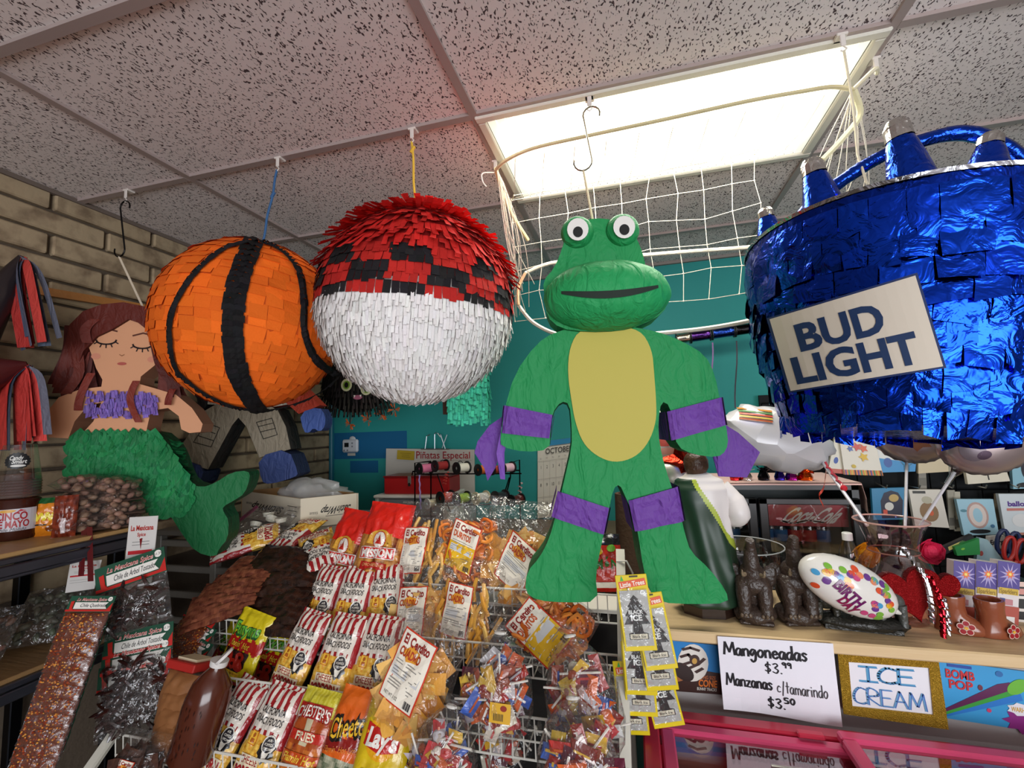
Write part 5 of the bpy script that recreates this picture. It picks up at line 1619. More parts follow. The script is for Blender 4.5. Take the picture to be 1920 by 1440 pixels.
for (ex, sc, yaw) in ((-52 * k_, .9, 1), (48 * k_, 1.0, -1)):
    b = MB(); c_ = '2c2a22' if yaw > 0 else '4a4c48'
    b.ball((ex, 0, .078 * sc), (.036 * sc, .026 * sc, .030 * sc), c_, 18, 12)
    for lx in (-.022, .022):
        for ly in (-.014, .014):
            b.tube([(ex + lx * sc, ly, .075 * sc), (ex + lx * sc * 1.1, ly, .03 * sc), (ex + lx * sc * 1.1, ly, .018)], [.013 * sc, .010 * sc, .011 * sc], c_, 9)
    b.ball((ex + yaw * .038 * sc, -.01, .088 * sc), (.021 * sc, .019 * sc, .022 * sc), c_, 14, 10)
    b.tube(dense([(ex + yaw * .054 * sc, -.014, .082 * sc), (ex + yaw * .064 * sc, -.016, .055 * sc), (ex + yaw * .058 * sc, -.018, .032 * sc)], 3), [.010 * sc, .009 * sc, .008 * sc, .007 * sc, .006 * sc, .005 * sc, .005 * sc], c_, 8)
    b.ball((ex + yaw * .028 * sc, -.028, .084 * sc), (.016 * sc, .006, .020 * sc), c_, 10, 8)
    b.tube([(ex - yaw * .036 * sc, 0, .085 * sc), (ex - yaw * .046 * sc, -.002, .055 * sc)], .0025, c_, 5)
    b.build('elephant', 'resin', t, True)

# ---- dotted birthday balloon lying on the figurines
p = U(1588, 1098, 1.46); k_ = PXM(p)
BMx = Matrix.Translation(p) @ Matrix.Rotation(math.radians(28), 4, 'Y') @ Matrix.Rotation(math.radians(6), 4, 'Z')
t = thing('dotted_balloon', 'white foil birthday balloon with coloured dots lying on the small elephant figurine', 'balloon', mat=BMx)
A_, B_, C_ = 88 * k_, .055, 47 * k_
b = MB()
def bs(x, z):
    q = max(0.0, 1 - (x / A_) ** 2 - (z / C_) ** 2)
    return -B_ * math.sqrt(q)
def cr(pv):
    an = math.atan2(pv.z, pv.x)
    return 1 + .015 * math.sin(an * 26) * (1 - abs(pv.y)) ** 2
b.ball((0, 0, 0), (A_, B_, C_), 'e4e0d8', 52, 26, fn=cr)
dm = lambda x, z, lv: (x, bs(x * .98, z * .98) - .0012 * lv, z)
for k in range(80):
    x, z = R(-.9, .9) * A_, R(-.8, .85) * C_
    if (x / A_) ** 2 + (z / C_) ** 2 < .72 and not (-.52 * A_ < x < .30 * A_ and -.78 * C_ < z < .1 * C_):
        b.dec(ell(x, z, .0095, .0075, 14, 2), random.choice(['d8502c', 'e0b030', '4a9ac8', '7ab040', '6a3a88', 'c84a7a', 'e8865a']), dm, 1)
b.dec(text('BIRTH', -.14 * A_, -.16 * C_, .40 * C_, .62 * A_, bold=.04, ang=-18), '6a1a5c', dm, 2)
b.dec(text('DAY', -.02 * A_, -.58 * C_, .34 * C_, .42 * A_, bold=.04, ang=-18), '8a1f4c', dm, 2)
b.build('balloon_skin', 'gloss', t, 'all')
b = MB(); b.lathe([(.004, -.012), (.008, 0), (.003, .012)], 'd8d4cc', 8, (A_ + .004, 0, -.004), Matrix.Rotation(PI / 2, 3, 'Y')); b.build('tail', 'gloss', t)

# ---- water bottle
p = UZ(1592, 1118, ZK + .001); p.y = 1.72; p.x = U(1592, 1040, 1.72).x
k_ = PXM(p); zc = U(1584, 1000, 1.72).z - ZK
t = thing('water_bottle', 'small clear plastic water bottle with white cap behind the dotted balloon', 'bottle', (p.x, 1.72, ZK + .001))
b = MB(); b.lathe([(0, 0), (.029, 0), (.031, .01), (.030, zc * .3), (.028, zc * .45), (.031, zc * .6), (.026, zc * .75), (.013, zc * .9), (.012, zc * .95)], 'ffffff', 24); b.build('body', 'clear', t, True)
b = MB(); b.lathe([(.0295, .004), (.029, zc * .58), (0, zc * .58)], 'c8d0d0', 20); b.build('water', 'clear', t, True)
b = MB(); b.lathe([(.0312, zc * .28), (.0312, zc * .52)], '2a2a34', 24); b.build('label', 'paper', t, True)
b = MB(); b.lathe([(.0145, zc * .90), (.0145, zc), (.012, zc * 1.01), (0, zc * 1.01)], 'e4e4e0', 18); b.build('cap', 'satin', t)

# ---- pink glass vase with hearts, ribbon and paper roses
YV = 1.62
vx = U(1682, 1100, YV).x; k_ = PXM((vx, YV, 1.0))
zz = lambda py: U(1680, py, YV).z - ZK
t = thing('vase', 'pinkish clear glass vase with flared neck behind the red glitter hearts', 'vase', (vx, YV, ZK + .001))
b = MB()
pv = [(0, .004), (32 * k_, 0), (38 * k_, .004), (34 * k_, .012), (44 * k_, zz(1160)), (62 * k_, zz(1115)), (63 * k_, zz(1085)), (52 * k_, zz(1050)), (38 * k_, zz(1032)), (42 * k_, zz(1010)), (50 * k_, zz(988)), (57 * k_, zz(976))]
b.lathe([(r_, z) for r_, z, in [(a, c_) for a, c_ in pv]], 'ffffff', 40); b.build('glass', 'pink_glass', t, True)
b = MB(); rim_ = [(57 * k_ * math.cos(a), 57 * k_ * math.sin(a), zz(976)) for a in [2 * PI * k / 40 for k in range(40)]]
b.tube(rim_, .0026, 'c8988c', 6, True); b.tube([(39 * k_ * math.cos(a), 39 * k_ * math.sin(a), zz(1033)) for a in [2 * PI * k / 40 for k in range(40)]], .002, '8a5a50', 6, True); b.build('rim', 'gloss', t, True)
b = MB()
for k in range(20):
    a, r_ = R(0, 2 * PI), R(0, 44) * k_
    b.ball((r_ * math.cos(a), r_ * math.sin(a), R(.02, .07)), (.018, .016, .014), jit(random.choice(['c86a34', 'd8a070', 'b04038', 'd8c8b0']), .2), 8, 6)
stuff(b.build('wrapped_sweets', 'foilbag', t))
def heart(n=40):
    o = []
    for k in range(n):
        a = 2 * PI * k / n
        o.append((16 * math.sin(a) ** 3 / 17, (13 * math.cos(a) - 5 * math.cos(2 * a) - 2 * math.cos(3 * a) - math.cos(4 * a)) / 17))
    return o
for (hx, hy, sc, ang, Y, lb) in ((1702, 1108, 56, -14, 1.515, 'large red glitter heart with silver ribbon in front of the pink glass vase'), (1756, 1098, 38, 12, 1.545, 'smaller red glitter heart to the right of the large one')):
    p = U(hx, hy, Y); k_ = PXM(p)
    hpts = [(x * sc * k_ * .92, z * sc * k_) for x, z in heart()]
    b = MB(); b.extrude(hpts, .016, 'a3141a', -.008, '7a0e14'); b.extrude([(x * .97, z * .97) for x, z in hpts], .004, 'b8181e', -.012, '8a1218')
    o = b.build('glitter_heart', 'glitter', loc=p, rot=(0, math.radians(ang), 0)); tag(o, lb, 'heart', 'red glitter hearts')
def curl(name, pts, r, turns, w_, col, label, cat='ribbon', n=90, mat='foil'):
    pts = [Vector(q) for q in dense([tuple(q) for q in pts], 12)]
    b = MB(); path = []
    for k in range(n + 1):
        u = k / n * (len(pts) - 1); i = min(int(u), len(pts) - 2)
        q = pts[i].lerp(pts[i + 1], u - i)
        a = 2 * PI * turns * k / n
        path.append(q + Vector((r * math.cos(a), r * math.sin(a), 0)) - pts[0])
    b.strip(path, Vector((0, .001, w_)), col); b.strip([q + Vector((.0006, .0006, 0)) for q in path], Vector((0, .001, w_)), col)
    o = b.build(name, mat, loc=pts[0]); tag(o, label, cat); return o
curl('curling_ribbon', [U(1695, 1030, 1.50), U(1730, 1075, 1.49), U(1742, 1110, 1.485), U(1748, 1165, 1.485)], .007, 13, .006, 'c4c0c4', 'silver curling ribbon hanging over the red glitter hearts')
curl('curling_ribbon', [U(1745, 1085, 1.48), U(1762, 1120, 1.475), U(1768, 1165, 1.47), U(1768, 1192, 1.47)], .0065, 9, .006, 'a81c26', 'red curling ribbon standing beside the ceramic boots')
curl('curling_ribbon', [U(1770, 1125, 1.50), U(1778, 1160, 1.50), U(1778, 1188, 1.495)], .006, 5, .005, 'c0bcc0', 'short silver ribbon curl between the red ribbon and the ceramic boot')
for (x, y, r_, cc, nm) in ((1622, 1038, 26, 'e8b020', 'yellow paper rose behind the left side of the pink glass vase'), (1742, 1032, 26, 'c82048', 'crimson paper rose behind the right side of the pink glass vase')):
    p = U(x, y, 1.74); k_ = PXM(p)
    t = thing('paper_rose', nm, 'flower', p, group='paper roses behind the vase')
    b = MB()
    for k in range(16):
        a = k * 2.4; rr = r_ * k_ * (.25 + .75 * k / 16); d = Vector((math.cos(a), -.5 + .5 * k / 16, math.sin(a)))
        c_ = d * rr * .55
        s1 = d.cross(Vector((0, 1, 0))).normalized() * rr * .75
        s2 = Vector((0, -1, 0)) * rr * .35 + d * rr * .35
        vs = [c_ - s1 * .6 - s2 * .6, c_ + s1 * .6 - s2 * .6, c_ + s1 + s2 * .3, c_ + s1 * .5 + s2, c_ - s1 * .5 + s2, c_ - s1 + s2 * .3]
        b.add(vs, [[0, 1, 2, 5], [2, 3, 4, 5]], jit(cc, .2))
    b.ball((0, 0, 0), r_ * k_ * .55, cc, 12, 8); b.build('petals', 'tissue', t)
    b = MB(); b.tube([(0, 0, -.01), (.01, .0, ZK - p.z + .001)], .004, '3a6a34', 6); b.build('stem', 'matte', t)

# ---- ceramic boots
def boot(px, py, yaw, label):
    p = UZ(px, py, ZK + .001); p.y += .03
    t = thing('ceramic_boot', label, 'boot', p, (0, 0, math.radians(yaw)), 'glazed ceramic boots')
    k = PXM(p) * 62
    b = MB(); rings = []
    n = 18
    for (cx2, cz, rx, ry) in ((.10, 0, .78, .40), (.14, .06, .82, .43), (.12, .2, .76, .42), (.0, .38, .56, .38), (-.12, .52, .42, .36), (-.16, .75, .42, .38), (-.16, 1.02, .46, .41), (-.16, 1.06, .44, .40), (-.16, 1.05, .36, .32), (-.16, .8, .32, .28)):
        rings.append([((cx2 + rx * math.cos(2 * PI * q / n) * (1 if math.cos(2 * PI * q / n) < 0 or cz > .45 else 1.0)) * k * .82, ry * math.sin(2 * PI * q / n) * k * .82, cz * k) for q in range(n)])
    loft(b, rings, '8a4a30', n); b.build('boot', 'gloss', t, True)
    b = MB()
    f = lambda x, z, lv: (x, -.44 * k * .82 - .003 - .0006 * lv + max(0, x - .30 * k) * .3, z)
    for a in range(5):
        an = 2 * PI * a / 5 + .3
        b.dec(ell(.08 * k + .13 * k * math.cos(an), .24 * k + .13 * k * math.sin(an), .09 * k, .09 * k, 12, 2), 'e0c8b8', f, 1); b.dec(ell(.08 * k + .13 * k * math.cos(an), .24 * k + .13 * k * math.sin(an), .07 * k, .07 * k, 12, 2), '9a1c28', f, 2)
    b.dec(ell(.08 * k, .24 * k, .05 * k, .04 * k, 12, 2), 'e0a83a', f, 3); b.build('painted_flower', 'gloss', t)
boot(1812, 1192, -14, 'brown glazed ceramic boot with painted red flower, next to the red curled ribbon')
boot(1886, 1200, 20, 'brown glazed ceramic boot with painted flower at the right end of the counter')

# ---- three boxes of sparklers
for i, x in enumerate((1806, 1848, 1889)):
    Y = 1.62 - .004 * i
    card('sparkler_box', ('left', 'middle', 'right')[i] + ' of three purple and white sparkler boxes standing behind the ceramic boots', 'box', [(x - 19, 1172), (x + 19, 1177), (x + 24, 1058), (x - 18, 1052)], Y, .03, 'd8d0d0',
         [(rect(.5, .80, 1, .42, 4, 3), '4a3a88'), (burst(.55, .80, .5, .2, 12, .35), 'a89ac8'), (burst(.55, .82, .22, .08, 8, .5), 'e06a2c'), (burst(.55, .82, .1, .035, 6, .5), 'f0d870'), (rect(.5, .55, .9, .10, 2, 2), 'c8a83a'), (text('Sparklers', .5, .55, .07, .8, bold=.02), '8a6a1c'), (rect(.45, .38, .5, .09, 2, 2), 'b87a80'), (rect(.22, .40, .22, .07, 2, 2), '2a3a7a'), (rect(.5, .17, 1, .30, 3, 2), 'a84a3c'), (rect(.6, .10, .4, .12, 1, 1), 'd8d4d0')], 'satin', 'sparkler boxes')
p = UZ(1905, 1190, ZK + .001)
card('striped_box', 'black and pink striped carton at the right edge of the counter', 'box', [(1897, 1180), (1935, 1184), (1940, 1092), (1893, 1090)], 1.64, .08, '1c1a1c', [(rect(.5, .95, 1, .1), 'd8b8ac'), (rect(.5, .80, 1, .12), 'c88a80'), (rect(.5, .68, 1, .06), 'd8d0c8'), (rect(.5, .42, 1, .06), 'd8d0c8'), (rect(.5, .2, 1, .05), 'd8d0c8')], 'satin')

# ---- wall of party goods on black gridwall
YG = 2.98
x0, x1 = U(1440, 900, YG).x, 3.0
t = thing('gridwall', 'black wire gridwall behind the hanging party packages', 'gridwall', ((x0 + x1) / 2, YG, 0))
ox = (x0 + x1) / 2
ps = struct(MB().build('wall_panel', 'matte')) if False else None
for k in range(21):
    x = x0 + (x1 - x0) * k / 20
    b = MB(); b.tube([(x - ox, 0, .25), (x - ox, 0, 1.55)], .0035, '1a1a1c', 5); b.build('grid_wire', 'metal', t)
for k in range(14):
    z = .25 + 1.3 * k / 13
    b = MB(); b.tube([(x0 - ox, -.006, z), (x1 - ox, -.006, z)], .0035, '1a1a1c', 5); b.build('grid_wire', 'metal', t)
b = MB(); b.box((0, .05, .9), (x1 - x0, .02, 1.4), '16181a'); b.build('backing_board', 'matte', t)
def pack(label, c4, col, decs, Y=2.90, mat='satin', th=.02, grp='party packages on the black gridwall', edge=None):
    return card('party_package', label, 'package', c4, Y, th, col, decs, mat, grp, edge=edge)
st = lambda x, y, s_, c: (burst(x, y, s_, s_ * .9, 5, .5), c)
pack('white party pack with blue dot half hidden behind the star pack', [(1552, 886), (1600, 890), (1598, 822), (1566, 818)], 'd8d2c4', [(ell(.25, .35, .10, .09), '2a4a9c'), (rect(.5, .06, 1, .12), 'b8503a')], 2.92)
pack('white party bag pack with red, blue and yellow stars and a striped hem', [(1584, 890), (1656, 892), (1640, 824), (1574, 822)], 'ddd6c8',
     [(rect(.5, .07, 1, .14), 'd87a34')] + [(rect(.04 + k * .083, .07, .04, .14, 1, 1), ('5a3a88', '3a8a5a', 'c8b03a', '2a2a2a')[k % 4]) for k in range(12)] + [st(.25, .72, .10, '4a6ab0'), st(.45, .78, .15, 'c8504a'), st(.62, .74, .14, 'd8603c'), st(.58, .50, .15, 'd8b02c'), (ell(.27, .24, .06, .05), 'c8a82c')], 2.90)
pack('white and sky blue party pack with a round blue badge, below the bucket', [(1654, 886), (1716, 884), (1722, 820), (1640, 822)], 'd8d8d4', [(star([(0, .0), (1, .0), (1, .25), (.0, .42)], 2), '3a8ac0'), (ell(.22, .28, .12, .14), '3a5a9c'), (burst(.5, .75, .25, .2, 6, .6), 'b8a088')], 2.91)
pack('tan party pack with yellow and red print under the right foil balloon', [(1722, 888), (1782, 884), (1790, 838), (1722, 838)], 'c8b898', [(burst(.5, .75, .42, .2, 9, .7), 'c89a3a'), (burst(.6, .75, .25, .1, 7, .7), 'b84a34')], 2.91)
pack('white pack with a black leaf shaped foil letter, upper right', [(1815, 908), (1894, 902), (1876, 850), (1806, 858)], 'd8d0bc', [(ell(.42, .62, .10, .36, ang=35), '26221e'), (ell(.62, .62, .10, .36, ang=-35), '26221e'), (rect(.52, .4, .03, .6, 1, 2), '26221e')], 2.88)
pack('pale blue letter balloon pack partly cut by the right edge, upper row', [(1900, 917), (1960, 914), (1954, 846), (1896, 850)], '8ab8c8', [(ell(.4, .6, .12, .3), '2a2a34'), (ell(.4, .1, .3, .07), '1c1c20'), (ell(.15, .75, .1, .05), '4a7a8a')], 2.90)
pack('blue party pack with a dark arch and white disc, right of the cooler', [(1638, 975), (1702, 974), (1700, 914), (1634, 916)], '2a7aa4', [(star([(.25, .05), (.85, .05), (.88, .6), (.75, .85), (.55, .92), (.35, .85), (.24, .6)], 3), '1c1c34'), (ell(.48, .42, .13, .13), 'd0ccc4'), (ell(.62, .68, .14, .12), 'b89a5a'), (rect(.36, .25, .12, .14, 1, 1), 'c84a34')], 2.89)
pack('grey and white figure balloon pack with plain brown oval print', [(1716, 986), (1780, 990), (1764, 918), (1704, 918)], 'cfc8bc', [(ell(.5, .40, .28, .26), '8a6a48'), (ell(.5, .72, .16, .10), 'b0aa94'), (ell(.55, .38, .08, .08), 'c85a34'), (rect(.3, .93, .4, .07, 2, 1), '3a3834')], 2.88)
pack('light blue number balloon pack with a rose gold zero', [(1808, 1004), (1873, 1002), (1862, 936), (1793, 936)], '9cc4d4', [(ell(.5, .55, .30, .37), 'b89890'), (ell(.5, .55, .24, .31), 'd8c8c0'), (ell(.5, .55, .13, .20), '9cc4d4'), (ell(.48, .10, .30, .06), '1a1a1e'), (ell(.13, .68, .09, .04), '5a8a98'), (ell(.86, .24, .06, .05), '3a6a8c')], 2.87)
pack('white and blue banner pack with the word ball, at the right edge', [(1886, 1004), (1950, 1002), (1944, 926), (1872, 926)], 'd0d8dc', [(text('balloon', .55, .76, .12, .7, bold=.04), '5a3a8c'), (rect(.5, .62, .7, .06, 2, 1), 'c87a70'), (ell(.5, .35, .25, .16), 'e0e0e0'), (rect(.5, .03, 1, .06, 3, 1), 'b87a68')], 2.88)
for i, (x, y, col, lb) in enumerate(((1786, 955, '9a9484', 'edge of a stack of grey packs left of the zero balloon pack'), (1796, 958, 'b0aa98', 'pale edge of the second pack left of the zero balloon pack'), (1876, 962, 'a89a84', 'tan edge of the pack between the zero and banner packs'), (1730, 880, '8a8478', 'grey pack edge behind the tan party pack'))):
    pack(lb, [(x - 6, y + 38), (x + 8, y + 38), (x + 4, y - 36), (x - 10, y - 36)], col, [(rect(.5, .2, .9, .2, 1, 1), '6a665c')], 2.93, th=.01)
pack('green party favour pack lying askew above the sparkler boxes', [(1795, 1042), (1838, 1040), (1836, 1010), (1790, 1026)], '2a8a44', [(ell(.3, .6, .08, .10), '8ac84a')], 2.70)
pack('black and yellow pack lying askew below the figure balloon pack', [(1772, 1040), (1830, 1012), (1822, 1002), (1768, 1026)], '1a1a1e', [(rect(.4, .5, .5, .5, 2, 2), 'c8b86a'), (ell(.6, .5, .1, .25), '3a6a3a')], 2.72)
pack('light blue pointed pack behind the sparkler boxes', [(1830, 1058), (1882, 1052), (1852, 1012), (1836, 1008)], '9ab8c0', [(ell(.2, .4, .1, .1), 'a84a44')], 2.74)
pack('white battery pack below the zero balloon pack', [(1852, 1046), (1886, 1044), (1884, 1004), (1854, 1006)], 'c8c0b8', [(text('Energ', .5, .72, .22, .8, bold=.03), '2a2826'), (rect(.5, .2, 1, .4, 2, 1), '8a4a3c')], 2.80)
for (cx2, cy2, cc, lb) in ((1903, 1035, 'b0241e', 'red handled scissors hanging at the right edge'), (1890, 1022, '1e2a54', 'navy handled scissors hanging behind the red scissors')):
    p = U(cx2, cy2, 2.70 if cc[0] == 'b' else 2.76); k = PXM(p)
    t = thing('scissors', lb, 'scissors', p, (0, math.radians(14), 0), 'scissors on the gridwall')
    for sx in (-1, 1):
        b = MB(); b.tube([(sx * 9 * k + 8 * k * math.cos(a), 0, 4 * k + 22 * k * math.sin(a)) for a in [2 * PI * q / 18 for q in range(18)]], 3.4 * k, cc, 8, True); b.tube([(sx * 5 * k, 0, -16 * k), (-sx * 1 * k, 0, -34 * k)], 4 * k, cc, 8); b.build('handle', 'satin', t, True)
        b = MB(); b.box((-sx * 2 * k, .003 * sx, -52 * k), (5 * k, .003, 44 * k), 'a8a8ac'); b.build('blade', 'metal', t)
for k in range(5):
    x = 1640 + k * 62
    a = U(x, 905 + (k % 2) * 6, 2.97); c_ = U(x + 22, 915, 2.72)
    b = MB(); b.tube([Vector((0, 0, 0)), c_ - a, c_ - a + Vector((0, -.01, .015))], .003, 'b8b4ac', 6); o = b.build('peg_hook', 'metal', loc=a); tag(o, ('leftmost', 'second', 'middle', 'fourth', 'rightmost')[k] + ' metal peg hook sticking out of the black gridwall', 'hook', 'peg hooks on the gridwall')

# ---- balloons
def foil_balloon(p, rx, ry, rz, col, name, label, decs=None, mat='mylar', tilt=0, ridges=30, amp=.02):
    t = thing(name, label, 'balloon', p, (0, math.radians(tilt), 0))
    def fn(q):
        an = math.atan2(q.z, q.x); e = (q.x * q.x + q.z * q.z)
        return 1 + amp * math.sin(an * ridges + 3 * noise.noise(q * 2)) * e ** 3 - .03 * e ** 6
    b = MB(); b.ball((0, 0, 0), (rx, ry, rz), col, 60, 26, fn=fn, rot=None)
    if decs:
        f = lambda x, z, lv: (x, -ry * math.sqrt(max(0, 1 - (x / rx) ** 2 - (z / rz) ** 2)) - .0015 * lv, z)
        for d in decs:
            b.dec(d[0], d[1], f, d[2] if len(d) > 2 else 1)
    b.build('balloon_skin', mat, t, 'all')
    return t
def stick(t, a, c_, cup=True, col='c8c4c8'):
    o0 = t.matrix_world.translation if False else Vector(t.location)
    rotm = t.rotation_euler.to_matrix().inverted()
    a, c_ = rotm @ (Vector(a) - o0), rotm @ (Vector(c_) - o0)
    b = MB(); b.tube([a, c_], .0042, col, 8); b.build('stick', 'gloss', t, True)
    if cup:
        d = (c_ - a).normalized(); q = d.to_track_quat('Z', 'Y').to_matrix()
        b = MB(); b.lathe([(.020, -.012), (.008, .012), (.007, .04)], 'd8d4d8', 14, a, q); b.build('cup', 'clear', t, True)
p = U(1712, 800, 1.82); k_ = PXM(p)
t = foil_balloon(p, 76 * k_, .06, 70 * k_, 'a89ca0', 'foil_balloon', 'round silver foil balloon with floral print half hidden under the bucket', [(burst(-.02, -.05, .045, .03, 6, .6), '9a6a50'), (ell(-.065, -.035, .03, .02), '7a6a3c'), (ell(.05, -.03, .03, .018), '8a7478'), (ell(-.08, 0, .012, .02), '3a342c'), (text('Mommy', .02, .02, .03, .11, bold=.01, shear=.3), '3a343a')])
stick(t, U(1700, 868, 1.81), U(1697, 990, 1.63))
p = U(1850, 822, 1.60); k_ = PXM(p)
t = foil_balloon(p, 84 * k_, .07, 66 * k_, 'b0a0a0', 'foil_balloon', 'tilted silver foil balloon with script lettering at the right edge, below the bucket', [(text('my', -.07, .06, .05, .07, bold=.005, shear=.4), '3c363a'), (ell(-.075, .0, .025, .03), '8a8088'), (ell(-.06, -.02, .015, .012), '5a4a5a'), (burst(.05, -.03, .02, .018, 6, .6), 'b89a6a')], tilt=-24)
stick(t, U(1790, 885, 1.60), U(1722, 990, 1.63))
p = U(1452, 822, 1.92); k_ = PXM(p)
def pillow(q):
    e = (q.x * q.x + q.z * q.z)
    an = math.atan2(q.z, q.x)
    return 1 + .05 * math.sin(an * 9) * e ** 2 + .035 * math.sin(an * 17 + 1) * e ** 3
t = thing('foil_balloon', 'large plain white foil balloon lying on top of the drinks cooler', 'balloon', p, (0, math.radians(18), math.radians(8)))
b = MB(); b.ball((0, 0, 0), (102 * k_, .10, 58 * k_), 'cfcccf', 54, 26, fn=pillow); b.build('balloon_skin', 'pearl', t, True)
b = MB(); f = lambda x, z, lv: (x, -.10 * math.sqrt(max(0, 1 - (x / (102 * k_)) ** 2 - (z / (58 * k_)) ** 2)) * 1.0 - .004 * lv, z)
for k in range(5):
    b.dec(rect(-54 * k_ + 0 * k, (40 - k * 5) * k_ , 52 * k_, 3 * k_, 5, 1, ang=8), ('c8862c', '5a8a4a', 'c84a2c', 'd8b84a', 'b85a2c')[k], f, 1)
b.build('printed_patch', 'satin', t)
t2 = t
bpy.context.view_layer.update()
inv = t.matrix_world.inverted()
b = MB(); a, c_ = inv @ U(1543, 868, 1.88), inv @ U(1626, 985, 1.66); b.tube([a, c_], .0055, 'cfccd4', 8); b.build('stick', 'gloss', t, True)
b = MB(); a, c_ = inv @ U(1545, 868, 1.86), inv @ U(1580, 915, 1.78)
b.tube([a.lerp(c_, k / 12) + Vector((.004 * math.sin(k * 2), -.006, .004 * math.cos(k * 2))) for k in range(13)], .004, 'a83a44', 6); b.ball(c_ + Vector((0, -.006, 0)), .011, 'b8242c', 8, 6); b.build('red_tie', 'gloss', t)
curl('curling_ribbon', [U(1548, 880, 2.02), U(1545, 915, 1.86), U(1536, 930, 1.85), U(1543, 950, 1.85)], .002, 1, .005, 'c8402c', 'orange red ribbon hanging in front of the drinks cooler', n=30, mat='gloss')
p = U(1283, 868, 1.98); k_ = PXM(p)
t = thing('star_balloon', 'red foil star balloon between the frog and the statue', 'balloon', p, (0, 0, 0))
sp_ = [(r_ * math.cos(PI / 2 + PI * k / 5 + .2), r_ * math.sin(PI / 2 + PI * k / 5 + .2)) for k in range(10) for r_ in ((52 * k_) if k % 2 == 0 else 25 * k_,)]
b = MB(); vs = [(0, -.05, 0), (0, .05, 0)] + [(x, 0, z) for x, z in sp_]
b.add(vs, [[0, 2 + k, 2 + (k + 1) % 10] for k in range(10)] + [[1, 2 + (k + 1) % 10, 2 + k] for k in range(10)], 'c03020'); b.build('balloon_skin', 'foil', t)
p = U(1243, 810, 2.10); k_ = PXM(p)
t = foil_balloon(p, 46 * k_, .06, 62 * k_, 'd8d0c8', 'printed_balloon', 'white balloon with orange and blue print peeking out right of the frog waist', [(ell(0, .05, .05, .03), 'c8642c'), (ell(.01, .02, .05, .02), '4a8ab0'), (ell(0, -.04, .04, .02), 'c04a3c'), (ell(.01, -.08, .04, .015), 'd8a090')], 'satin')
p = U(1262, 905, 2.0); k_ = PXM(p)
t = foil_balloon(p, 40 * k_, .06, 46 * k_, 'b8b0a8', 'silver_balloon', 'silver foil balloon low behind the statue shoulder', None, 'mylar')
# brown paper roll between the frog's legs, red pouch beside the post
p = UZ(1172, 1060, ZK + .001); p = Vector((U(1180, 1000, 1.95).x, 1.95, ZK + .001)); k_ = PXM(p)
b = MB(); h = U(1172, 925, 1.95).z - ZK
b.lathe([(.0, 0), (24 * k_, 0), (25 * k_, h * .5), (23 * k_, h), (17 * k_, h * 1.0), (16 * k_, h * .9)], '5a4638', 20, fn=lambda a, z: 1 + .04 * noise.noise(Vector((a * 2, z * 20, 2))))
o = b.build('paper_roll', 'rough', smooth=True, loc=p); tag(o, 'brown paper roll standing on the counter behind the frog legs', 'roll')
# ================================================================== SNACK RACK
RX0, RX1 = -1.53, -0.075
TY = [1.47, 1.34, 1.21, 1.08, 0.95]
TZ = [0.938, 0.824, 0.713, 0.596, 0.482]
rk = thing('snack_rack', 'white wire snack rack with slanting tiers of baskets and sheet metal sides', 'rack', (-.8, 1.3, 0))
o0 = Vector((-.8, 1.3, 0))
wc = 'd9d6cc'
for k in range(5):
    y, z = TY[k], TZ[k]
    dp = .085 if k < 2 else .105
    for (yy, zz, r_) in ((y, z, .0034), (y, z - dp * .55, .0026), (y + .004, z - dp, .003), (y + .115, z - dp, .003)):
        b = MB(); b.tube([Vector((RX0, yy, zz)) - o0, Vector((RX1, yy, zz)) - o0], r_, wc, 6); b.build('rail', 'enamel', rk)
    b = MB()
    n = 48
    for i in range(n + 1):
        x = RX0 + (RX1 - RX0) * i / n
        b.tube([Vector((x, y - .002, z)) - o0, Vector((x, y + .002, z - dp)) - o0, Vector((x, y + .118, z - dp)) - o0], .0019, wc, 5, cap=False)
    stuff(b.build('basket_wires', 'enamel', rk))
for (x, nm) in ((RX0 - .014, 'l'), (RX1 + .016, 'r')):
    b = MB()
    k0 = 2 if nm == 'l' else 0
    a, c_ = Vector((x, TY[k0] + .02, TZ[k0] + (.02 if k0 else .13))) - o0, Vector((x, TY[4] - .12, TZ[4] - .12)) - o0
    d = (c_ - a).normalized()
    up = Vector((0, -d.z, d.y)); up = up if up.z > 0 else -up
    for (w_, th, off) in ((.026, .010, 0.0), (.004, .034, -.016)):
        vs = []
        for p_ in (a, c_):
            for sx in (-1, 1):
                for s2 in (-1, 1):
                    vs.append(p_ + Vector((sx * w_ / 2 + (0.011 if off and nm == 'r' else (-.011 if off else 0)), 0, 0)) + up * (s2 * th / 2 + off))
        b.add(vs, [[0, 1, 3, 2], [4, 6, 7, 5], [0, 4, 5, 1], [2, 3, 7, 6], [0, 2, 6, 4], [1, 5, 7, 3]], 'd6d2c4')
    b.build('side_post', 'enamel', rk)
    for yy in (TY[4] - .05, TY[0] + .10):
        b = MB(); b.box(Vector((x, yy, (TZ[4] - .10 if yy < 1 else TZ[0] - .07) / 2)) - o0, (.026, .026, (TZ[4] - .10 if yy < 1 else TZ[0] - .07)), 'd6d2c4', bev=.003); b.build('leg', 'enamel', rk)
b = MB(); p = U(1156, 1052, 1.46) - o0
b.tube([p, p + Vector((.03, -.01, .004)), p + Vector((.046, -.012, -.03)), p + Vector((.040, -.012, -.055)), p + Vector((.05, -.012, -.04))], .003, 'e4e0d8', 6); b.build('hook', 'enamel', rk, True)
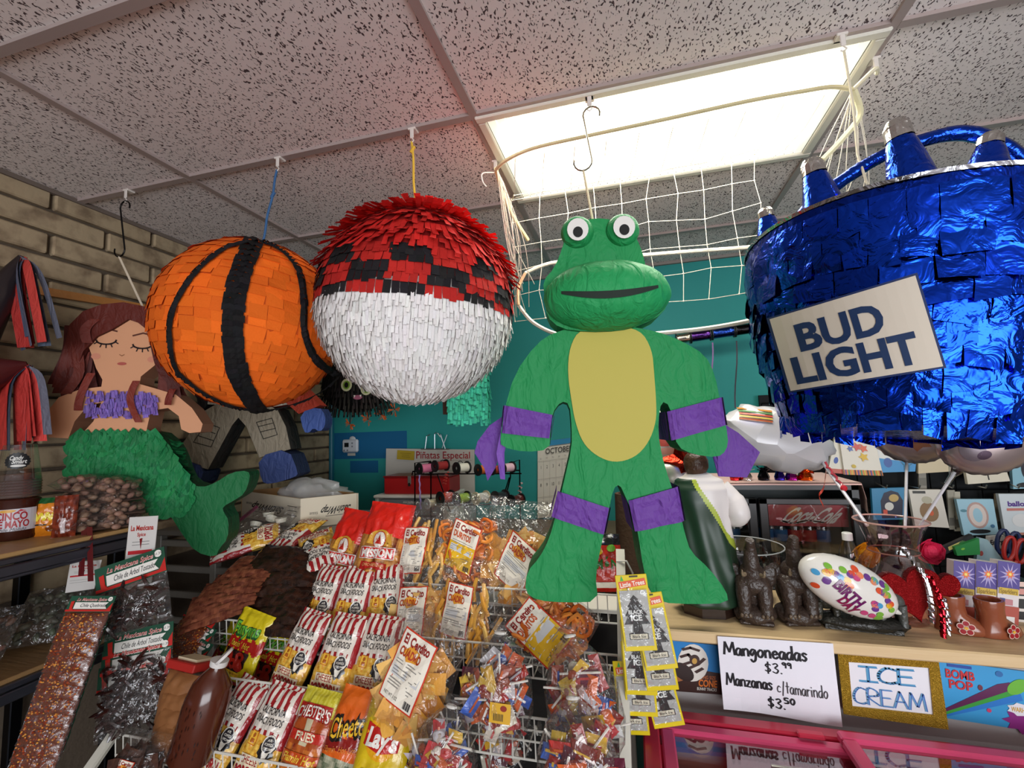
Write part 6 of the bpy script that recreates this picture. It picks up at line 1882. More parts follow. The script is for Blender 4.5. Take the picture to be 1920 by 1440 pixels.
b = MB(); a_ = math.atan2(TZ[0] - TZ[4], TY[0] - TY[4]); b.box(Vector((-.8, (TY[0] + TY[4]) / 2 + .17, (TZ[0] + TZ[4]) / 2 - .14)) - o0, (1.44, .82, .008), '1c1a1a', rot=Matrix.Rotation(a_, 3, 'X')); b.build('back_panel', 'matte', rk)
# slanting deck the flat packs lie on
b = MB(); b.box(Vector((-.8, 1.56, TZ[0] - .062)) - o0, (1.44, .12, .012), wc); b.build('deck', 'enamel', rk)

def pillow_map(w_, h_, d_, sd, crimp=.06, crk=.003):
    def f(x, z, lv=0, back=False):
        u = max(-1, min(1, x / (w_ / 2))); v = max(-1, min(1, z / (h_ / 2)))
        e = max(0, 1 - abs(v) ** 1.0 * 1.0) if False else max(0.0, 1 - (abs(v) / (1 - crimp)) ** 3.2) if abs(v) < 1 - crimp else 0.0
        pr = (max(0, 1 - abs(u) ** 2.6)) ** .62 * e ** .6
        nz = noise.noise(Vector((u * 3.1 + sd, v * 4.3, sd * 1.7 + (9 if back else 0)))) + .5 * noise.noise(Vector((u * 8 + sd, v * 5, sd)))
        y = d_ / 2 * pr * (1 + .18 * nz) + crk * nz * (.35 + .65 * abs(v))
        if abs(v) >= 1 - crimp:
            y = .0012 * math.sin(x * 260) + crk * .8 * noise.noise(Vector((u * 2.5, sd, v)))
            return Vector((x * (1 - .03 * e), (y if not back else y + .002) - .0009 * lv, z))
        pin = 1 - .05 * (abs(v) ** 4) - .035 * pr * (1 - abs(u))
        return Vector((x * pin, (y + .002 if back else -y - (.0016 + .0008 * lv if lv else 0)), z + .002 * nz))
    return f
def bagmesh(b, w_, h_, d_, colf, sd=0.0, nu=24, nv=34, decs=(), mat=0, crimp=.06, crk=.003):
    f = pillow_map(w_, h_, d_, sd, crimp, crk)
    for back in (False, True):
        vs = [f((i / nu - .5) * w_, (j / nv - .5) * h_, 0, back) for j in range(nv + 1) for i in range(nu + 1)]
        fs, cl = [], []
        for j in range(nv):
            for i in range(nu):
                k = j * (nu + 1) + i
                q = [k, k + 1, k + nu + 2, k + nu + 1]
                fs.append(q if not back else q[::-1])
                cl.append(C(colf((i + .5) / nu, (j + .5) / nv)))
        b.add(vs, fs, cl, mat)
    for d in decs:
        b.dec(fine(d[0]), d[1], f, d[2] if len(d) > 2 else 1, mat)
    return f
def chips(n, vol, size, cols, b=None, flat=.5, curve=.35, z0=0.0, thick=.0012):
    b = b or MB()
    for k in range(n):
        while True:
            p = Vector((R(-1, 1), R(-1, 1), R(-1, 1)))
            if p.length < 1.25 and abs(p.x) ** 3 + abs(p.y) ** 3 + abs(p.z) ** 3 < 1:
                break
        if R(0, 1) < .6:
            p.y = -abs(p.y) ** .5
        c = Vector((p.x * vol[0], p.y * vol[1], p.z * vol[2] + z0))
        rot = Matrix.Rotation(R(0, 6.28), 3, 'Y') @ Matrix.Rotation(R(-1, 1) * flat, 3, 'X') @ Matrix.Rotation(R(-1, 1) * flat, 3, 'Z')
        s_ = size * R(.75, 1.25); a = R(.6, 1.0)
        vs = []
        cv = R(.3, 1) * curve
        for j in range(4):
            for i in range(4):
                x, z = (i / 3 - .5) * 2, (j / 3 - .5) * 2
                vs.append(c + rot @ Vector((x * s_ / 2, -cv * s_ * (1 - x * x) * .5 + R(-.03, .03) * s_, z * s_ / 2 * a)))
        fs = [[j * 4 + i, j * 4 + i + 1, j * 4 + i + 5, j * 4 + i + 4] for j in range(3) for i in range(3)]
        b.add(vs, fs, jit(random.choice(cols), .18))
    return b
def wheels(n, vol, cols, size=.022, z0=0.0):
    b = MB()
    for k in range(n):
        p = Vector((R(-1, 1), R(-1, .3), R(-1, 1)))
        c = Vector((p.x * vol[0] * .95, p.y * vol[1], p.z * vol[2] + z0))
        rot = Matrix.Rotation(R(-1, 1), 3, 'X') @ Matrix.Rotation(R(-1, 1), 3, 'Z')
        cc = jit(random.choice(cols), .2)
        ring = [c + rot @ Vector((size * R(.9, 1.1) * math.cos(a), .004 * math.sin(3 * a), size * math.sin(a))) for a in [2 * PI * q / 10 for q in range(10)]]
        b.tube(ring, size * .24, cc, 5, True)
        if k % 2:
            b.tube([ring[0], ring[5]], size * .17, cc, 4, cap=False); b.tube([ring[2], ring[7]], size * .17, cc, 4, cap=False)
    return b

# ---- striped cheese popcorn bags
RD, WH, YL = '9a1f24', 'ddd4c8', 'dba427'
def pop_col(u, v):
    if v > .95 or v < .02:
        return RD if int(u * 13) % 2 == 0 else WH
    if v > .74:
        return RD if int(u * 11 + .3 * math.sin(v * 9)) % 2 == 0 else WH
    if (u < .13 or u > .87) and v > .42:
        return RD if (u < .075 or u > .925) else WH
    if v > .54:
        return WH
    if v > .505:
        return RD if int(u * 12) % 2 == 0 else WH
    nz = noise.noise(Vector((u * 14, v * 22, 3)))
    return mixc('c8871c', 'f0c85a', .5 + .9 * nz)
W_, H_ = .135, .262
pd = [(text('CALIFORNIA', 0, .058, .0185, .086, bold=.012, shear=.1, arc=-.004), '17151a'), (text('SNACK FOODS', 0, .033, .0185, .090, bold=.012, shear=.1, arc=-.004), '17151a'),
      (rect(-.024, -.012, .026, .034, 3, 3), 'c86a1c'), (rect(-.024, -.012, .022, .030, 3, 3), 'e6b23c', 1.6), (ell(-.024, -.006, .005, .006, 8, 1), 'a85a1a', 2.2), (rect(-.024, -.019, .012, .010, 1, 1), 'a85a1a', 2.2),
      (burst(.032, -.03, .026, .034, 10, .8), '1b1a1c'), (ell(.034, -.016, .020, .022), 'ded8cc', 1.8), (ell(.034, -.016, .017, .019), '26242a', 2.2), (text('AIR', .034, -.006, .007, bold=.02), 'ded8cc', 2.8), (text('POPPED', .034, -.016, .007, .026, bold=.02), 'ded8cc', 2.8), (text('POPCORN', .034, -.026, .006, .024, bold=.02), 'ded8cc', 2.8), (star([(.024, -.036), (.044, -.036), (.037, -.054), (.031, -.054)], 1), 'ded8cc', 1.9),
      (rect(-.008, -.062, .070, .022, 6, 2), 'e8d8b8'), (text('CHEESE', -.008, -.062, .017, .060, bold=.01), '9a1f24', 1.8), (rect(0, -.090, .112, .034, 8, 3), 'e8d8b8'), (text('POPCORN', 0, -.090, .028, .104, bold=.05, arc=.003), '9a1f24', 1.9)]
b = MB(); bagmesh(b, W_, H_, .056, pop_col, 1.3, 36, 44, pd)
pop0 = b.build('popcorn_bag', 'foilbag', smooth='all')
first = [True]
def put(proto, used, label, group, px, py, Y, lean=32, roll=0, yaw=0, s=1.0):
    m = pose(U(px, py, Y), lean, roll, yaw) @ Matrix.Scale(s, 4)
    if not used[0]:
        used[0] = True
        proto.matrix_world = m
        tag(proto, label, proto.get('category', 'snack bag'), group)
        return proto
    o = dup(proto, label, mat=m, group=group)
    return o
pu = [False]; PG = 'striped cheese popcorn bags on the rack'
for (px, py, Y, ln, ro, ya, lb) in ((603, 1128, 1.43, 30, 3, -4, 'striped popcorn bag at the left of the upper row, beside dark chile packs'), (660, 1132, 1.415, 30, 2, 3, 'striped popcorn bag in the middle of the upper row of three'), (722, 1124, 1.44, 30, -5, 8, 'striped popcorn bag at the right of the upper row, next to a clear chip bag'),
      (563, 1222, 1.29, 32, 7, -5, 'striped popcorn bag at the left of the middle row of three'), (633, 1232, 1.275, 32, 4, 0, 'striped popcorn bag in the centre of the middle row'), (703, 1236, 1.29, 32, 6, 8, 'striped popcorn bag at the right of the middle row, behind the large clear chip bag'),
      (433, 1360, 1.16, 34, 12, -4, 'striped popcorn bag at the left of the bottom row, beside the brown bottle'), (503, 1378, 1.13, 33, 9, 3, 'striped popcorn bag at the right of the bottom row, beside the fries bag')):
    put(pop0, pu, lb, PG, px, py, Y, ln, ro, ya, .93)
for (px, py, Y, ln, ro, ya, lb) in ((462, 1016, 1.62, 58, -118, 10, 'striped popcorn bag lying flat at the far left on top of the dark packs'), (553, 1004, 1.68, 72, 176, -6, 'striped popcorn bag lying flat below the white carton'), (598, 1034, 1.57, 62, 146, 8, 'striped popcorn bag lying askew against the left red pork rind bag')):
    put(pop0, pu, lb, PG, px, py, Y, ln, ro, ya, 1.0)

# ---- red pork rind bags
def mis_col(u, v):
    if v > .60 + .05 * math.sin(u * 3): return 'd8261c'
    nz = noise.noise(Vector((u * 9, v * 13, 7)))
    return mixc('7a3a14', 'd8984a', .45 + 1.0 * nz)
md = [(star([(-.05 + .0, .01)] + [(.05 * math.cos(a), .012 + .052 * math.sin(a)) for a in [PI - PI * k / 12 for k in range(13)]] + [(.055, .01)], 3), 'd8a03a'), (ell(0, .028, .026, .030), 'b8281c', 1.7), (ell(0, .028, .023, .027), 'e2d8cc', 2.0), (star([(-.012, .012), (.012, .012), (.006, .030), (0, .046), (-.006, .030)], 2), 'b8281c', 2.6),
      (rect(.002, -.018, .135, .040, 8, 3, ang=3), 'e6e0d8', 2.2), (rect(.002, -.018, .130, .035, 8, 3, ang=3), 'c4221c', 2.6), (text('MISSION', .002, -.018, .026, .118, bold=.05, ang=3), 'ece6de', 3.2),
      (star([(-.05, -.05), (.05, -.05), (.055, -.085), (.03, -.11), (-.03, -.11), (-.055, -.085)], 3), 'b01e1a', 2.0), (text('CHICHARRONES', 0, -.058, .011, .085, arc=.003), 'e0b878', 2.7), (ell(0, -.085, .028, .016), '8a4a1a', 2.7), (ell(0, -.085, .022, .010), 'c88a3c', 3.2)]
b = MB(); bagmesh(b, .185, .34, .075, mis_col, 4.1, 28, 40, md, crk=.005)
mis0 = b.build('pork_rind_bag', 'foilbag', smooth='all'); mu = [False]
put(mis0, mu, 'red topped pork rind bag standing behind, left of the two', 'red pork rind bags', 650, 1040, 1.57, 24, 7, -6)
put(mis0, mu, 'red topped pork rind bag standing in front, right of the two', 'red pork rind bags', 716, 1030, 1.53, 24, 6, 4)

# ---- clear bags of fried chips with paper labels
def clear_bag(name, label, group, px, py, Y, lean, roll, yaw, w_, h_, lab, lw, lh, lx, lz, lrot, kind, s=1.0, sd=1.0):
    t = thing(name, label, 'snack bag', group=group, mat=pose(U(px, py, Y), lean, roll, yaw) @ Matrix.Scale(s, 4))
    b = MB(); f = bagmesh(b, w_, h_, .075, lambda u, v: 'ffffff', sd, 18, 24, crk=.010, crimp=.03)
    b.build('film', 'film', t, 'all')
    vol = (w_ * .40, .026, h_ * .30); z0 = -h_ * .14
    if kind == 'wheel':
        b = wheels(44, vol, ['d8742c', 'c8601c', 'e08a3a'], .024, z0); chips(14, vol, .045, ['d8742c', 'e09a4a'], b, z0=z0)
    elif kind == 'curl':
        b = MB()
        for k in range(46):
            c = Vector((R(-1, 1) * vol[0], R(-1, .2) * vol[1], R(-1, 1) * vol[2] + z0)); d = Vector((R(-.5, .5), R(-.4, .4), 1)).normalized() * R(.03, .05)
            b.tube(dense([tuple(c - d), tuple(c + Vector((R(-.015, .015), -.008, 0))), tuple(c + d)], 3), .0065, jit(random.choice(['e0a848', 'd89a3a', 'ecc070']), .15), 6)
    else:
        b = chips(70, vol, .056, ['e0a450', 'd8983c', 'e8b868', 'd08a3a'], z0=z0)
    stuff(b.build('chips', 'food', t, True))
    b = MB()
    ca, sa = math.cos(math.radians(lrot)), math.sin(math.radians(lrot))
    fs_ = pillow_map(w_, h_, .075, sd, .03, 0.0)
    fl = lambda x, z, lv: Vector((lambda q: (q.x, q.y - .005 - .0009 * lv, q.z))(fs_(lx + (x * ca + z * sa) * lw, lz + (-x * sa + z * ca) * lh, 0)))
    ylw = lab == 'DURITOS'
    b.dec(rect(0, 0, 1, 1, 8, 10), 'c8381c', fl, 0); b.dec(rect(0, 0, .93, .955, 8, 10), 'e8e0d0', fl, 1)
    if ylw:
        b.dec(rect(0, -.22, .93, .52, 8, 6), 'e0b020', fl, 1.6)
    b.dec(text('El Cerdito', 0, .37, .13, .78, bold=.035), '8a1a14', fl, 2.4)
    b.dec(text(lab, -.08, .20, .12, .62, bold=.04), 'a83a18' if not ylw else 'c0501c', fl, 2.8)
    if not ylw:
        b.dec(burst(-.05, .21, .26, .13, 5, .75), 'd8942c', fl, 2.0)
    b.dec(rect(0, -.08, .8, .14, 2, 2), 'c8c8c8', fl, 2.2)
    b.dec(strokes([[(-.38, y), (.36 - .1 * (k % 3), y)] for k, y in enumerate((.07, .03, -.04, -.08, -.12, -.20, -.24, -.28))], .012), '8a8680', fl, 2.6)
    b.dec(text('NET WT 3 OZ', -.18, -.40, .045, .40), '4a4640', fl, 2.6)
    for k in range(9):
        b.dec(rect(.22 + k * .022, -.40, .010 + .006 * (k % 3), .10, 1, 1), '26242a', fl, 2.6)
    b.build('label_card', 'paper', t)
    return t
CG = 'clear chip bags with red bordered labels'
clear_bag('chip_bag', 'clear bag of curled chips with white label, top row beside the red bag', CG, 796, 1022, 1.555, 24, 2, -4, .235, .31, 'RUEDITAS', .100, .158, -.020, -.025, -3, 'curl', sd=2.2)
clear_bag('chip_bag', 'clear bag of orange wheel chips with yellow label, centre of the top row', CG, 878, 1012, 1.56, 24, 4, 2, .245, .33, 'DURITOS', .108, .158, -.004, -.030, 12, 'wheel', sd=3.4)
clear_bag('chip_bag', 'clear bag of square chips with tilted white label, top row beside the frog leg', CG, 970, 1030, 1.555, 24, 6, 4, .25, .34, 'CUADRO', .108, .160, .010, -.050, 24, 'square', sd=5.1)
clear_bag('chip_bag', 'clear bag of square chips with upright white label, left of the second row', CG, 790, 1140, 1.425, 28, -2, 0, .225, .27, 'CUADRO', .104, .160, -.018, -.022, -2, 'square', sd=6.7)
clear_bag('chip_bag', 'clear bag of curled chips with bent white label, centre of the second row', CG, 880, 1135, 1.425, 28, 2, 3, .22, .28, 'CUADRO', .090, .150, -.028, -.020, 5, 'curl', sd=7.3)
clear_bag('chip_bag', 'clear bag of orange wheel chips lying sideways under the frog foot', CG, 1022, 1168, 1.37, 30, -58, 0, .22, .26, 'DURITOS', .110, .165, -.030, -.005, 6, 'wheel', s=1.0, sd=8.8)
clear_bag('chip_bag', 'large clear bag of square chips with tilted white label hanging over the lower rows', CG, 783, 1262, 1.15, 22, 14, 0, .215, .29, 'CUADRO', .108, .165, -.012, .005, 6, 'square', sd=9.6)

# ---- printed foil snack bags
def simple_bag(name, label, px, py, Y, lean, roll, yaw, w_, h_, colf, decs, sd, group=None, d_=.05):
    b = MB(); bagmesh(b, w_, h_, d_, colf, sd, 24, 32, decs)
    o = b.build(name, 'foilbag', smooth='all'); o.matrix_world = pose(U(px, py, Y), lean, roll, yaw)
    return tag(o, label, 'snack bag', group)
def fun_col(u, v):
    if .44 + .03 * math.sin(u * 40) < v < .62 + .03 * math.sin(u * 33): return 'b01e1a'
    if v < .05: return 'b01e1a'
    return 'd8c41c'
fd = [(text("Funyuns", 0, .052, .040, .115, bold=.07, shear=.1, ang=4), '1c5a2a', 1), (text("Funyuns", .002, .054, .036, .110, bold=.02, shear=.1, ang=4), '6ab83a', 1.8), (text("Flamin' Hot", 0, .008, .018, .085, shear=.25, bold=.01), 'e8c83a', 1.8),
      (star([(-.05, -.01), (.05, -.01), (.05, -.05), (.03, -.068), (-.03, -.068), (-.05, -.05)], 3), '2a1412', 1.2)] + [(ell(x, z, .018, .015), 'a8261a', 2 + .2 * k) for k, (x, z) in enumerate(((-.026, -.03), (.022, -.026), (0, -.048), (.028, -.05), (-.03, -.052)))] + [(ell(x, z, .007, .005, 10, 1), '3a1210', 3.4) for (x, z) in ((-.026, -.03), (.022, -.026), (0, -.048))] + [(rect(-.005, -.074, .09, .013, 4, 1), 'e8c030', 1.6), (text('Onion Flavored Rings', -.005, -.074, .008, .08), '8a1a14', 2.2)]
b = MB(); bagmesh(b, .155, .215, .05, fun_col, 2.9, 30, 40, fd)
fun0 = b.build('ring_snack_bag', 'foilbag', smooth='all'); fu = [False]
FG = 'yellow onion ring snack bags'
put(fun0, fu, 'yellow onion ring snack bag in front of its two neighbours', FG, 460, 1212, 1.30, 22, 8, -6)
put(fun0, fu, 'yellow onion ring snack bag peeking out at the left behind the front one', FG, 425, 1240, 1.37, 24, 12, -10)
put(fun0, fu, 'yellow onion ring snack bag peeking out at the right behind the front one', FG, 508, 1236, 1.39, 26, 10, 0)
def che_col(u, v):
    if v > .72: return 'c0b42c' if int((u - .5) * 14 * (v + .5) + 7) % 2 else 'd0c648'
    if v > .40: return 'c8bc9a' if abs(u - .5) < .1 else 'a84a1c'
    return mixc('8a1e14', 'c8702c', .5 + noise.noise(Vector((u * 8, v * 10, 1))))
simple_bag('fries_bag', 'green and red hot fries bag in the bottom row, right of the popcorn', 582, 1380, 1.13, 30, 5, 0, .130, .215, che_col,
     [(rect(0, .055, .105, .034, 6, 2), 'a8201a', 1), (text("CHESTER'S", 0, .055, .028, .108, bold=.06, arc=.008), '8a1a16', 1.6), (text("CHESTER'S", 0, .056, .026, .104, bold=.01, arc=.008), 'e8e0d4', 2.2), (rect(0, .0, .11, .022, 5, 2), 'b8281c', 1.4), (text("FRIES", 0, .0, .018, .06, bold=.03), 'e8d8b8', 2), (rect(0, -.048, .125, .024, 6, 2), 'c04a1a', 1.2), (text("Flamin' Hot", 0, -.048, .018, .10, shear=.25, bold=.02), 'e8c040', 2)], 5.5)
def cht_col(u, v):
    if v > .80: return 'd8641c'
    if .34 + .1 * u < v < .46 + .1 * u: return '8a1a16'
    if v < .30: return mixc('2a4a2c', 'b8b49a', .5 + noise.noise(Vector((u * 9, v * 12, 2))))
    return 'd8601a'
simple_bag('cheese_puff_bag', 'orange cheese snack bag with slanted black and yellow lettering, bottom row', 655, 1385, 1.125, 30, 9, 4, .130, .225, cht_col,
     [(text('Cheetos', 0, .028, .048, .118, bold=.10, ang=16, shear=.1), '1c1612', 1), (text('Cheetos', 0, .028, .044, .112, bold=.01, ang=16, shear=.1), 'e8b830', 1.8), (text("Flamin' Hot Limón", 0, -.022, .014, .105, ang=10, shear=.2), 'e08a3a', 1.6)], 6.2)
def lay_col(u, v):
    return 'd8b81c' if v < .78 else 'c8a41a'
simple_bag('potato_chip_bag', 'yellow potato chip bag with red ribbon logo, under the large clear chip bag', 722, 1392, 1.10, 28, 7, 6, .135, .235, lay_col,
     [(ell(0, .012, .046, .048), 'e0a018', 1), (star([(-.050, -.008), (-.046, .038), (0, .026), (.050, .034), (.046, -.012), (0, -.022)], 3), 'b8201c', 1.6), (text("Lay's", 0, .009, .038, .084, bold=.04, ang=-2, shear=.1), 'ece6dc', 2.4), (text('Classic', -.01, -.062, .018, .062), '8a6a1c', 1.6)], 7.9)

# ---- party favour bags of wrapped sweets
SC_ = ['a8241e', '7a2418', 'c8a03a', '3a5aa8', 'b8b4b8', '8a3a20', 'c85a24', '5a1a30', 'd8ccc0', 'b03a3a']
def candy_bag(label, px, py, Y, lean, roll, w_, h_, tied=True, sd=1.0, n=70):
    t = thing('sweets_bag', label, 'sweets bag', group='clear bags of mixed wrapped sweets', mat=pose(U(px, py, Y), lean, roll, R(-8, 8)))
    prof = [(.0, -.5), (.30, -.49), (.44, -.40), (.50, -.22), (.47, .02), (.36, .22), (.18, .36), (.07, .41), (.14, .46), (.20, .50)]
    b = MB(); b.lathe([(r_ * w_, z * h_) for r_, z in prof], 'ffffff', 30, fn=lambda a, z: 1 + .10 * noise.noise(Vector((math.cos(a) * 3 + sd, math.sin(a) * 3, z * 24))) + .05 * math.sin(a * 11 + z * 30))
    for i, v in enumerate(b.v):
        b.v[i] = (v[0], v[1] * .62, v[2])
    b.build('film', 'film', t, True)
    b = MB()
    for k in range(n):
        while True:
            p = Vector((R(-1, 1), R(-1, 1), R(-1, 1)))
            if p.length < 1: break
        if R(0, 1) < .65:
            p.y = -math.sqrt(max(0, 1 - p.x * p.x - p.z * p.z)) * R(.8, 1)
        c = Vector((p.x * w_ * .41, p.y * w_ * .25, p.z * h_ * .34 - h_ * .12))
        rot = Matrix.Rotation(R(0, 6.28), 3, 'Y') @ Matrix.Rotation(R(-.7, .7), 3, 'X')
        cc = jit(random.choice(SC_), .2)
        if k % 6 == 0:
            d = rot @ Vector((R(.03, .05), 0, 0)); b.tube([c - d + Vector((0, -.006, 0)), c + d + Vector((0, -.006, 0))], .0026, 'd8d2c8', 6)
        elif k % 3 == 0:
            b.ball(c, (.015, .010, .015), cc, 8, 6, rot)
            for sg in (-1, 1):
                q = [c + rot @ Vector((sg * .013, 0, 0)), c + rot @ Vector((sg * .032, -.004, .012)), c + rot @ Vector((sg * .032, .004, -.012))]
                b.add(q, [[0, 1, 2]], jit(cc, .3))
        else:
            lx, lz = R(.018, .034), R(.011, .018)
            vs = [c + rot @ Vector((x, y, z)) for x, y, z in ((-lx, 0, -lz), (lx, 0, -lz), (lx, 0, lz), (-lx, 0, lz), (-lx * .7, -.007, 0), (lx * .7, -.007, 0))]
            b.add(vs, [[0, 1, 5, 4], [2, 3, 4, 5], [1, 2, 5], [3, 0, 4], [0, 3, 2, 1]], cc)
            ce = jit(random.choice(SC_ + ['e0d8d0']), .1)
            b.add([c + rot @ Vector((x, y, z)) for x, y, z in ((-lx * .6, -.0078, -.002), (lx * .6, -.0078, -.002), (lx * .6, -.0078, .003), (-lx * .6, -.0078, .003))], [[0, 1, 2, 3]], ce)
    stuff(b.build('wrapped_sweets', 'foilbag', t))
    b = MB(); x, z = R(-.2, .2) * w_, -.22 * h_
    f = lambda a, c_, lv: (x + a, -w_ * .31 - .0008 * lv + .3 * (a * a) / w_, z + c_)
    b.dec(rect(0, 0, .05, .04, 4, 3), 'd0a02a', f, 0)
    for k in range(7): b.dec(rect(-.014 + k * .0035, -.008, .0018, .014, 1, 1), '26221e', f, 1)
    b.dec(text('SWEETS', 0, .010, .008, .035) if False else ell(.008, .010, .008, .006, 10, 1), '8a2a1a', f, 1); b.build('label_card', 'paper', t)
    b = MB(); b.tube([(.07 * w_ * math.cos(a), .05 * w_ * math.sin(a), .41 * h_) for a in [2 * PI * k / 12 for k in range(12)]], .003, 'd8d4cc', 5, True); b.build('tie', 'gloss', t)
    return t
candy_bag('bag of mixed wrapped sweets hanging on the rack left of the other upper sweets bag', 932, 1272, 1.13, 14, 3, .185, .245, sd=1.1)
candy_bag('bag of mixed wrapped sweets with blue wrappers hanging beside the right rack post', 1088, 1292, 1.12, 14, -14, .180, .27, sd=2.3)
candy_bag('bag of mixed wrapped sweets at the bottom, just right of the yellow chip bag', 832, 1412, 1.02, 18, 4, .165, .22, sd=3.7)
candy_bag('bag of mixed wrapped sweets at the bottom right, beside the right rack post', 1082, 1420, 1.00, 18, -6, .180, .25, sd=4.9)
candy_bag('bag of mixed wrapped sweets lying inside the basket behind the wires', 955, 1388, 1.34, 40, 70, .15, .20, sd=5.3, n=40)

# ---- dark chile packs stacked in the upper left of the rack
pk = None; ku = [False]
def lump_col(a, c_, fr):
    return lambda u, v: mixc(a, c_, max(0, min(1, .5 + fr * noise.noise(Vector((u * 10, v * 8, 4))))))
b = MB(); bagmesh(b, .24, .13, .035, lump_col('17100e', '3a2218', 1.1), 3.3, 26, 16, crk=.006)
dk0 = b.build('chile_pack', 'foilbag', smooth='all'); du = [False]
for i, (px, py) in enumerate(((528, 1050), (545, 1072), (530, 1094), (526, 1116), (521, 1138), (517, 1160))):
    put(dk0, du, ('topmost', 'second', 'third', 'fourth', 'fifth', 'lowest')[i] + ' dark chile pack in the stack of glossy black packs beside the popcorn', 'glossy dark chile packs', px, py, 1.50 - .030 * i, 58, R(-7, 7), R(-8, 8), R(.94, 1.04))
b = MB(); bagmesh(b, .22, .12, .022, lump_col('5a2a20', '8a5038', 1.2), 5.3, 26, 14, crk=.006)
br0 = b.build('dried_chile_pack', 'foilbag', smooth='all'); bu = [False]
for i, (px, py, ro, ln) in enumerate(((478, 1062, -6, 74), (462, 1078, -8, 74), (446, 1094, -12, 72), (432, 1110, -16, 70), (418, 1127, -20, 68), (402, 1146, -24, 66))):
    put(br0, bu, ('topmost', 'second', 'third', 'fourth', 'fifth', 'lowest')[i] + ' reddish brown dried chile pack fanned out left of the black packs', 'fanned dried chile packs', px, py, 1.47 - .030 * i, ln - 8, ro + R(-5, 5), R(-10, 10), R(.92, 1.04))
def header_pack(name, label, group, px, py, Y, lean, roll, yaw, w_, h_, title, body, big=True):
    t = thing(name, label, 'spice pack', group=group, mat=pose(U(px, py, Y), lean, roll, yaw))
    b = MB()
    hh = h_ * .36
    f = lambda x, z, lv: (x, -.002 - .0009 * lv, z)
    b.box((0, 0, h_ / 2 - hh / 2), (w_, .003, hh), '1d4a36')
    zc = h_ / 2 - hh / 2
    b.dec(rect(0, zc - hh * .40, w_, hh * .12, 2, 1), 'b8241e', f, 1)
    b.dec(star([(-w_ * .34, zc - hh * .30), (w_ * .40, zc - hh * .30), (w_ * .34, zc - hh * .08), (w_ * .40, zc + hh * .10), (-w_ * .34, zc + hh * .10)], 1), 'e4e0d8', f, 1.5)
    b.dec(text('La Mexicana Spice', .0, zc + hh * .28, hh * .20, w_ * .66, shear=.3, bold=.03), 'e0cfc8', f, 1.5)
    b.dec(text('La Mexicana Spice', .0, zc + hh * .285, hh * .18, w_ * .65, shear=.3), 'b8302a', f, 2)
    b.dec(text(title, .01, zc - hh * .08, hh * .22, w_ * .58, shear=.2), '26242a', f, 2.5)
    b.dec(ell(w_ * .41, zc + hh * .30, hh * .14), 'e8e4dc', f, 2); b.dec(text('$1.39' if 'rbol' in title else '.99', w_ * .41, zc + hh * .30, hh * .10), '3a3634', f, 2.5)
    b.dec(star([(-w_ * .44, zc + hh * .15), (-w_ * .37, zc + hh * .18), (-w_ * .36, zc - hh * .3), (-w_ * .31, zc - hh * .42), (-w_ * .42, zc - hh * .36)], 1), 'c02a20', f, 2)
    b.dec(star([(w_ * .40, zc - hh * .36), (w_ * .5, zc - hh * .36), (w_ * .5, zc + hh * .08)], 1), 'b8241e', f, 1.4)
    b.build('header_card', 'paper', t)
    bh = h_ - hh
    b = MB()
    if body == 'flake':
        g = bagmesh(b, w_ * .96, bh, .026, lambda u, v: '6a3018', 2.0 + px * .01, 16, 12, crk=.004, crimp=.03)
        for k in range(170):
            x, z = R(-.44, .44) * w_, R(-.45, .45) * bh; p = g(x, z, 1.2); s_ = R(.0018, .0036); a = R(0, 3)
            b.add([p + Vector((s_ * math.cos(a + q), -.0005, s_ * .7 * math.sin(a + q))) for q in (0, 1.6, 3.1, 4.7)], [[0, 1, 2, 3]], random.choice([C('c87a34'), C('d8943c'), C('a8481c'), C('7a2a14'), C('8a3418')]))
        o = b.build('spice_bag', 'foilbag', t, 'all')
        b = MB(); bagmesh(b, w_, bh * 1.02, .032, lambda u, v: 'ffffff', 3.0, 10, 8, crk=.005, crimp=.03)
        o2 = b.build('film', 'film', t, 'all')
        for q in (o, o2): q.location = (0, 0, -hh / 2)
    else:
        for k in range(60):
            c = Vector((R(-.40, .40) * w_, R(-.018, .010), R(-.36, .40) * bh)); d = Vector((R(-1, 1), R(-.3, .3), R(-.6, .6))).normalized() * R(.018, .034)
            b.tube(dense([tuple(c - d), tuple(c + Vector((0, -.004, R(-.008, .008)))), tuple(c + d)], 2), [.0025, .005, .0058, .005, .0015], jit('2e1512', .4), 5)
        o = b.build('dried_chiles', 'gloss', t, True); stuff(o)
        b = MB(); bagmesh(b, w_, bh * 1.02, .06, lambda u, v: 'ffffff', 4.0, 14, 12, crk=.007, crimp=.03)
        o2 = b.build('film', 'film', t, 'all')
        for q in (o, o2): q.location = (0, 0, -hh / 2)
    return t
# packs with red and white headers below the fan
for i, (px, py) in enumerate(((362, 1178), (352, 1206), (344, 1234))):
    header_pack('chile_piquin_pack', ('upper', 'middle', 'lower')[i] + ' small pack of dark red chile with a card header, above the brown paper sacks', 'small dark chile packs', px, py, 1.30 - .03 * i, 40, 12, 0, .155, .13, 'Chile Piquin', 'flake')
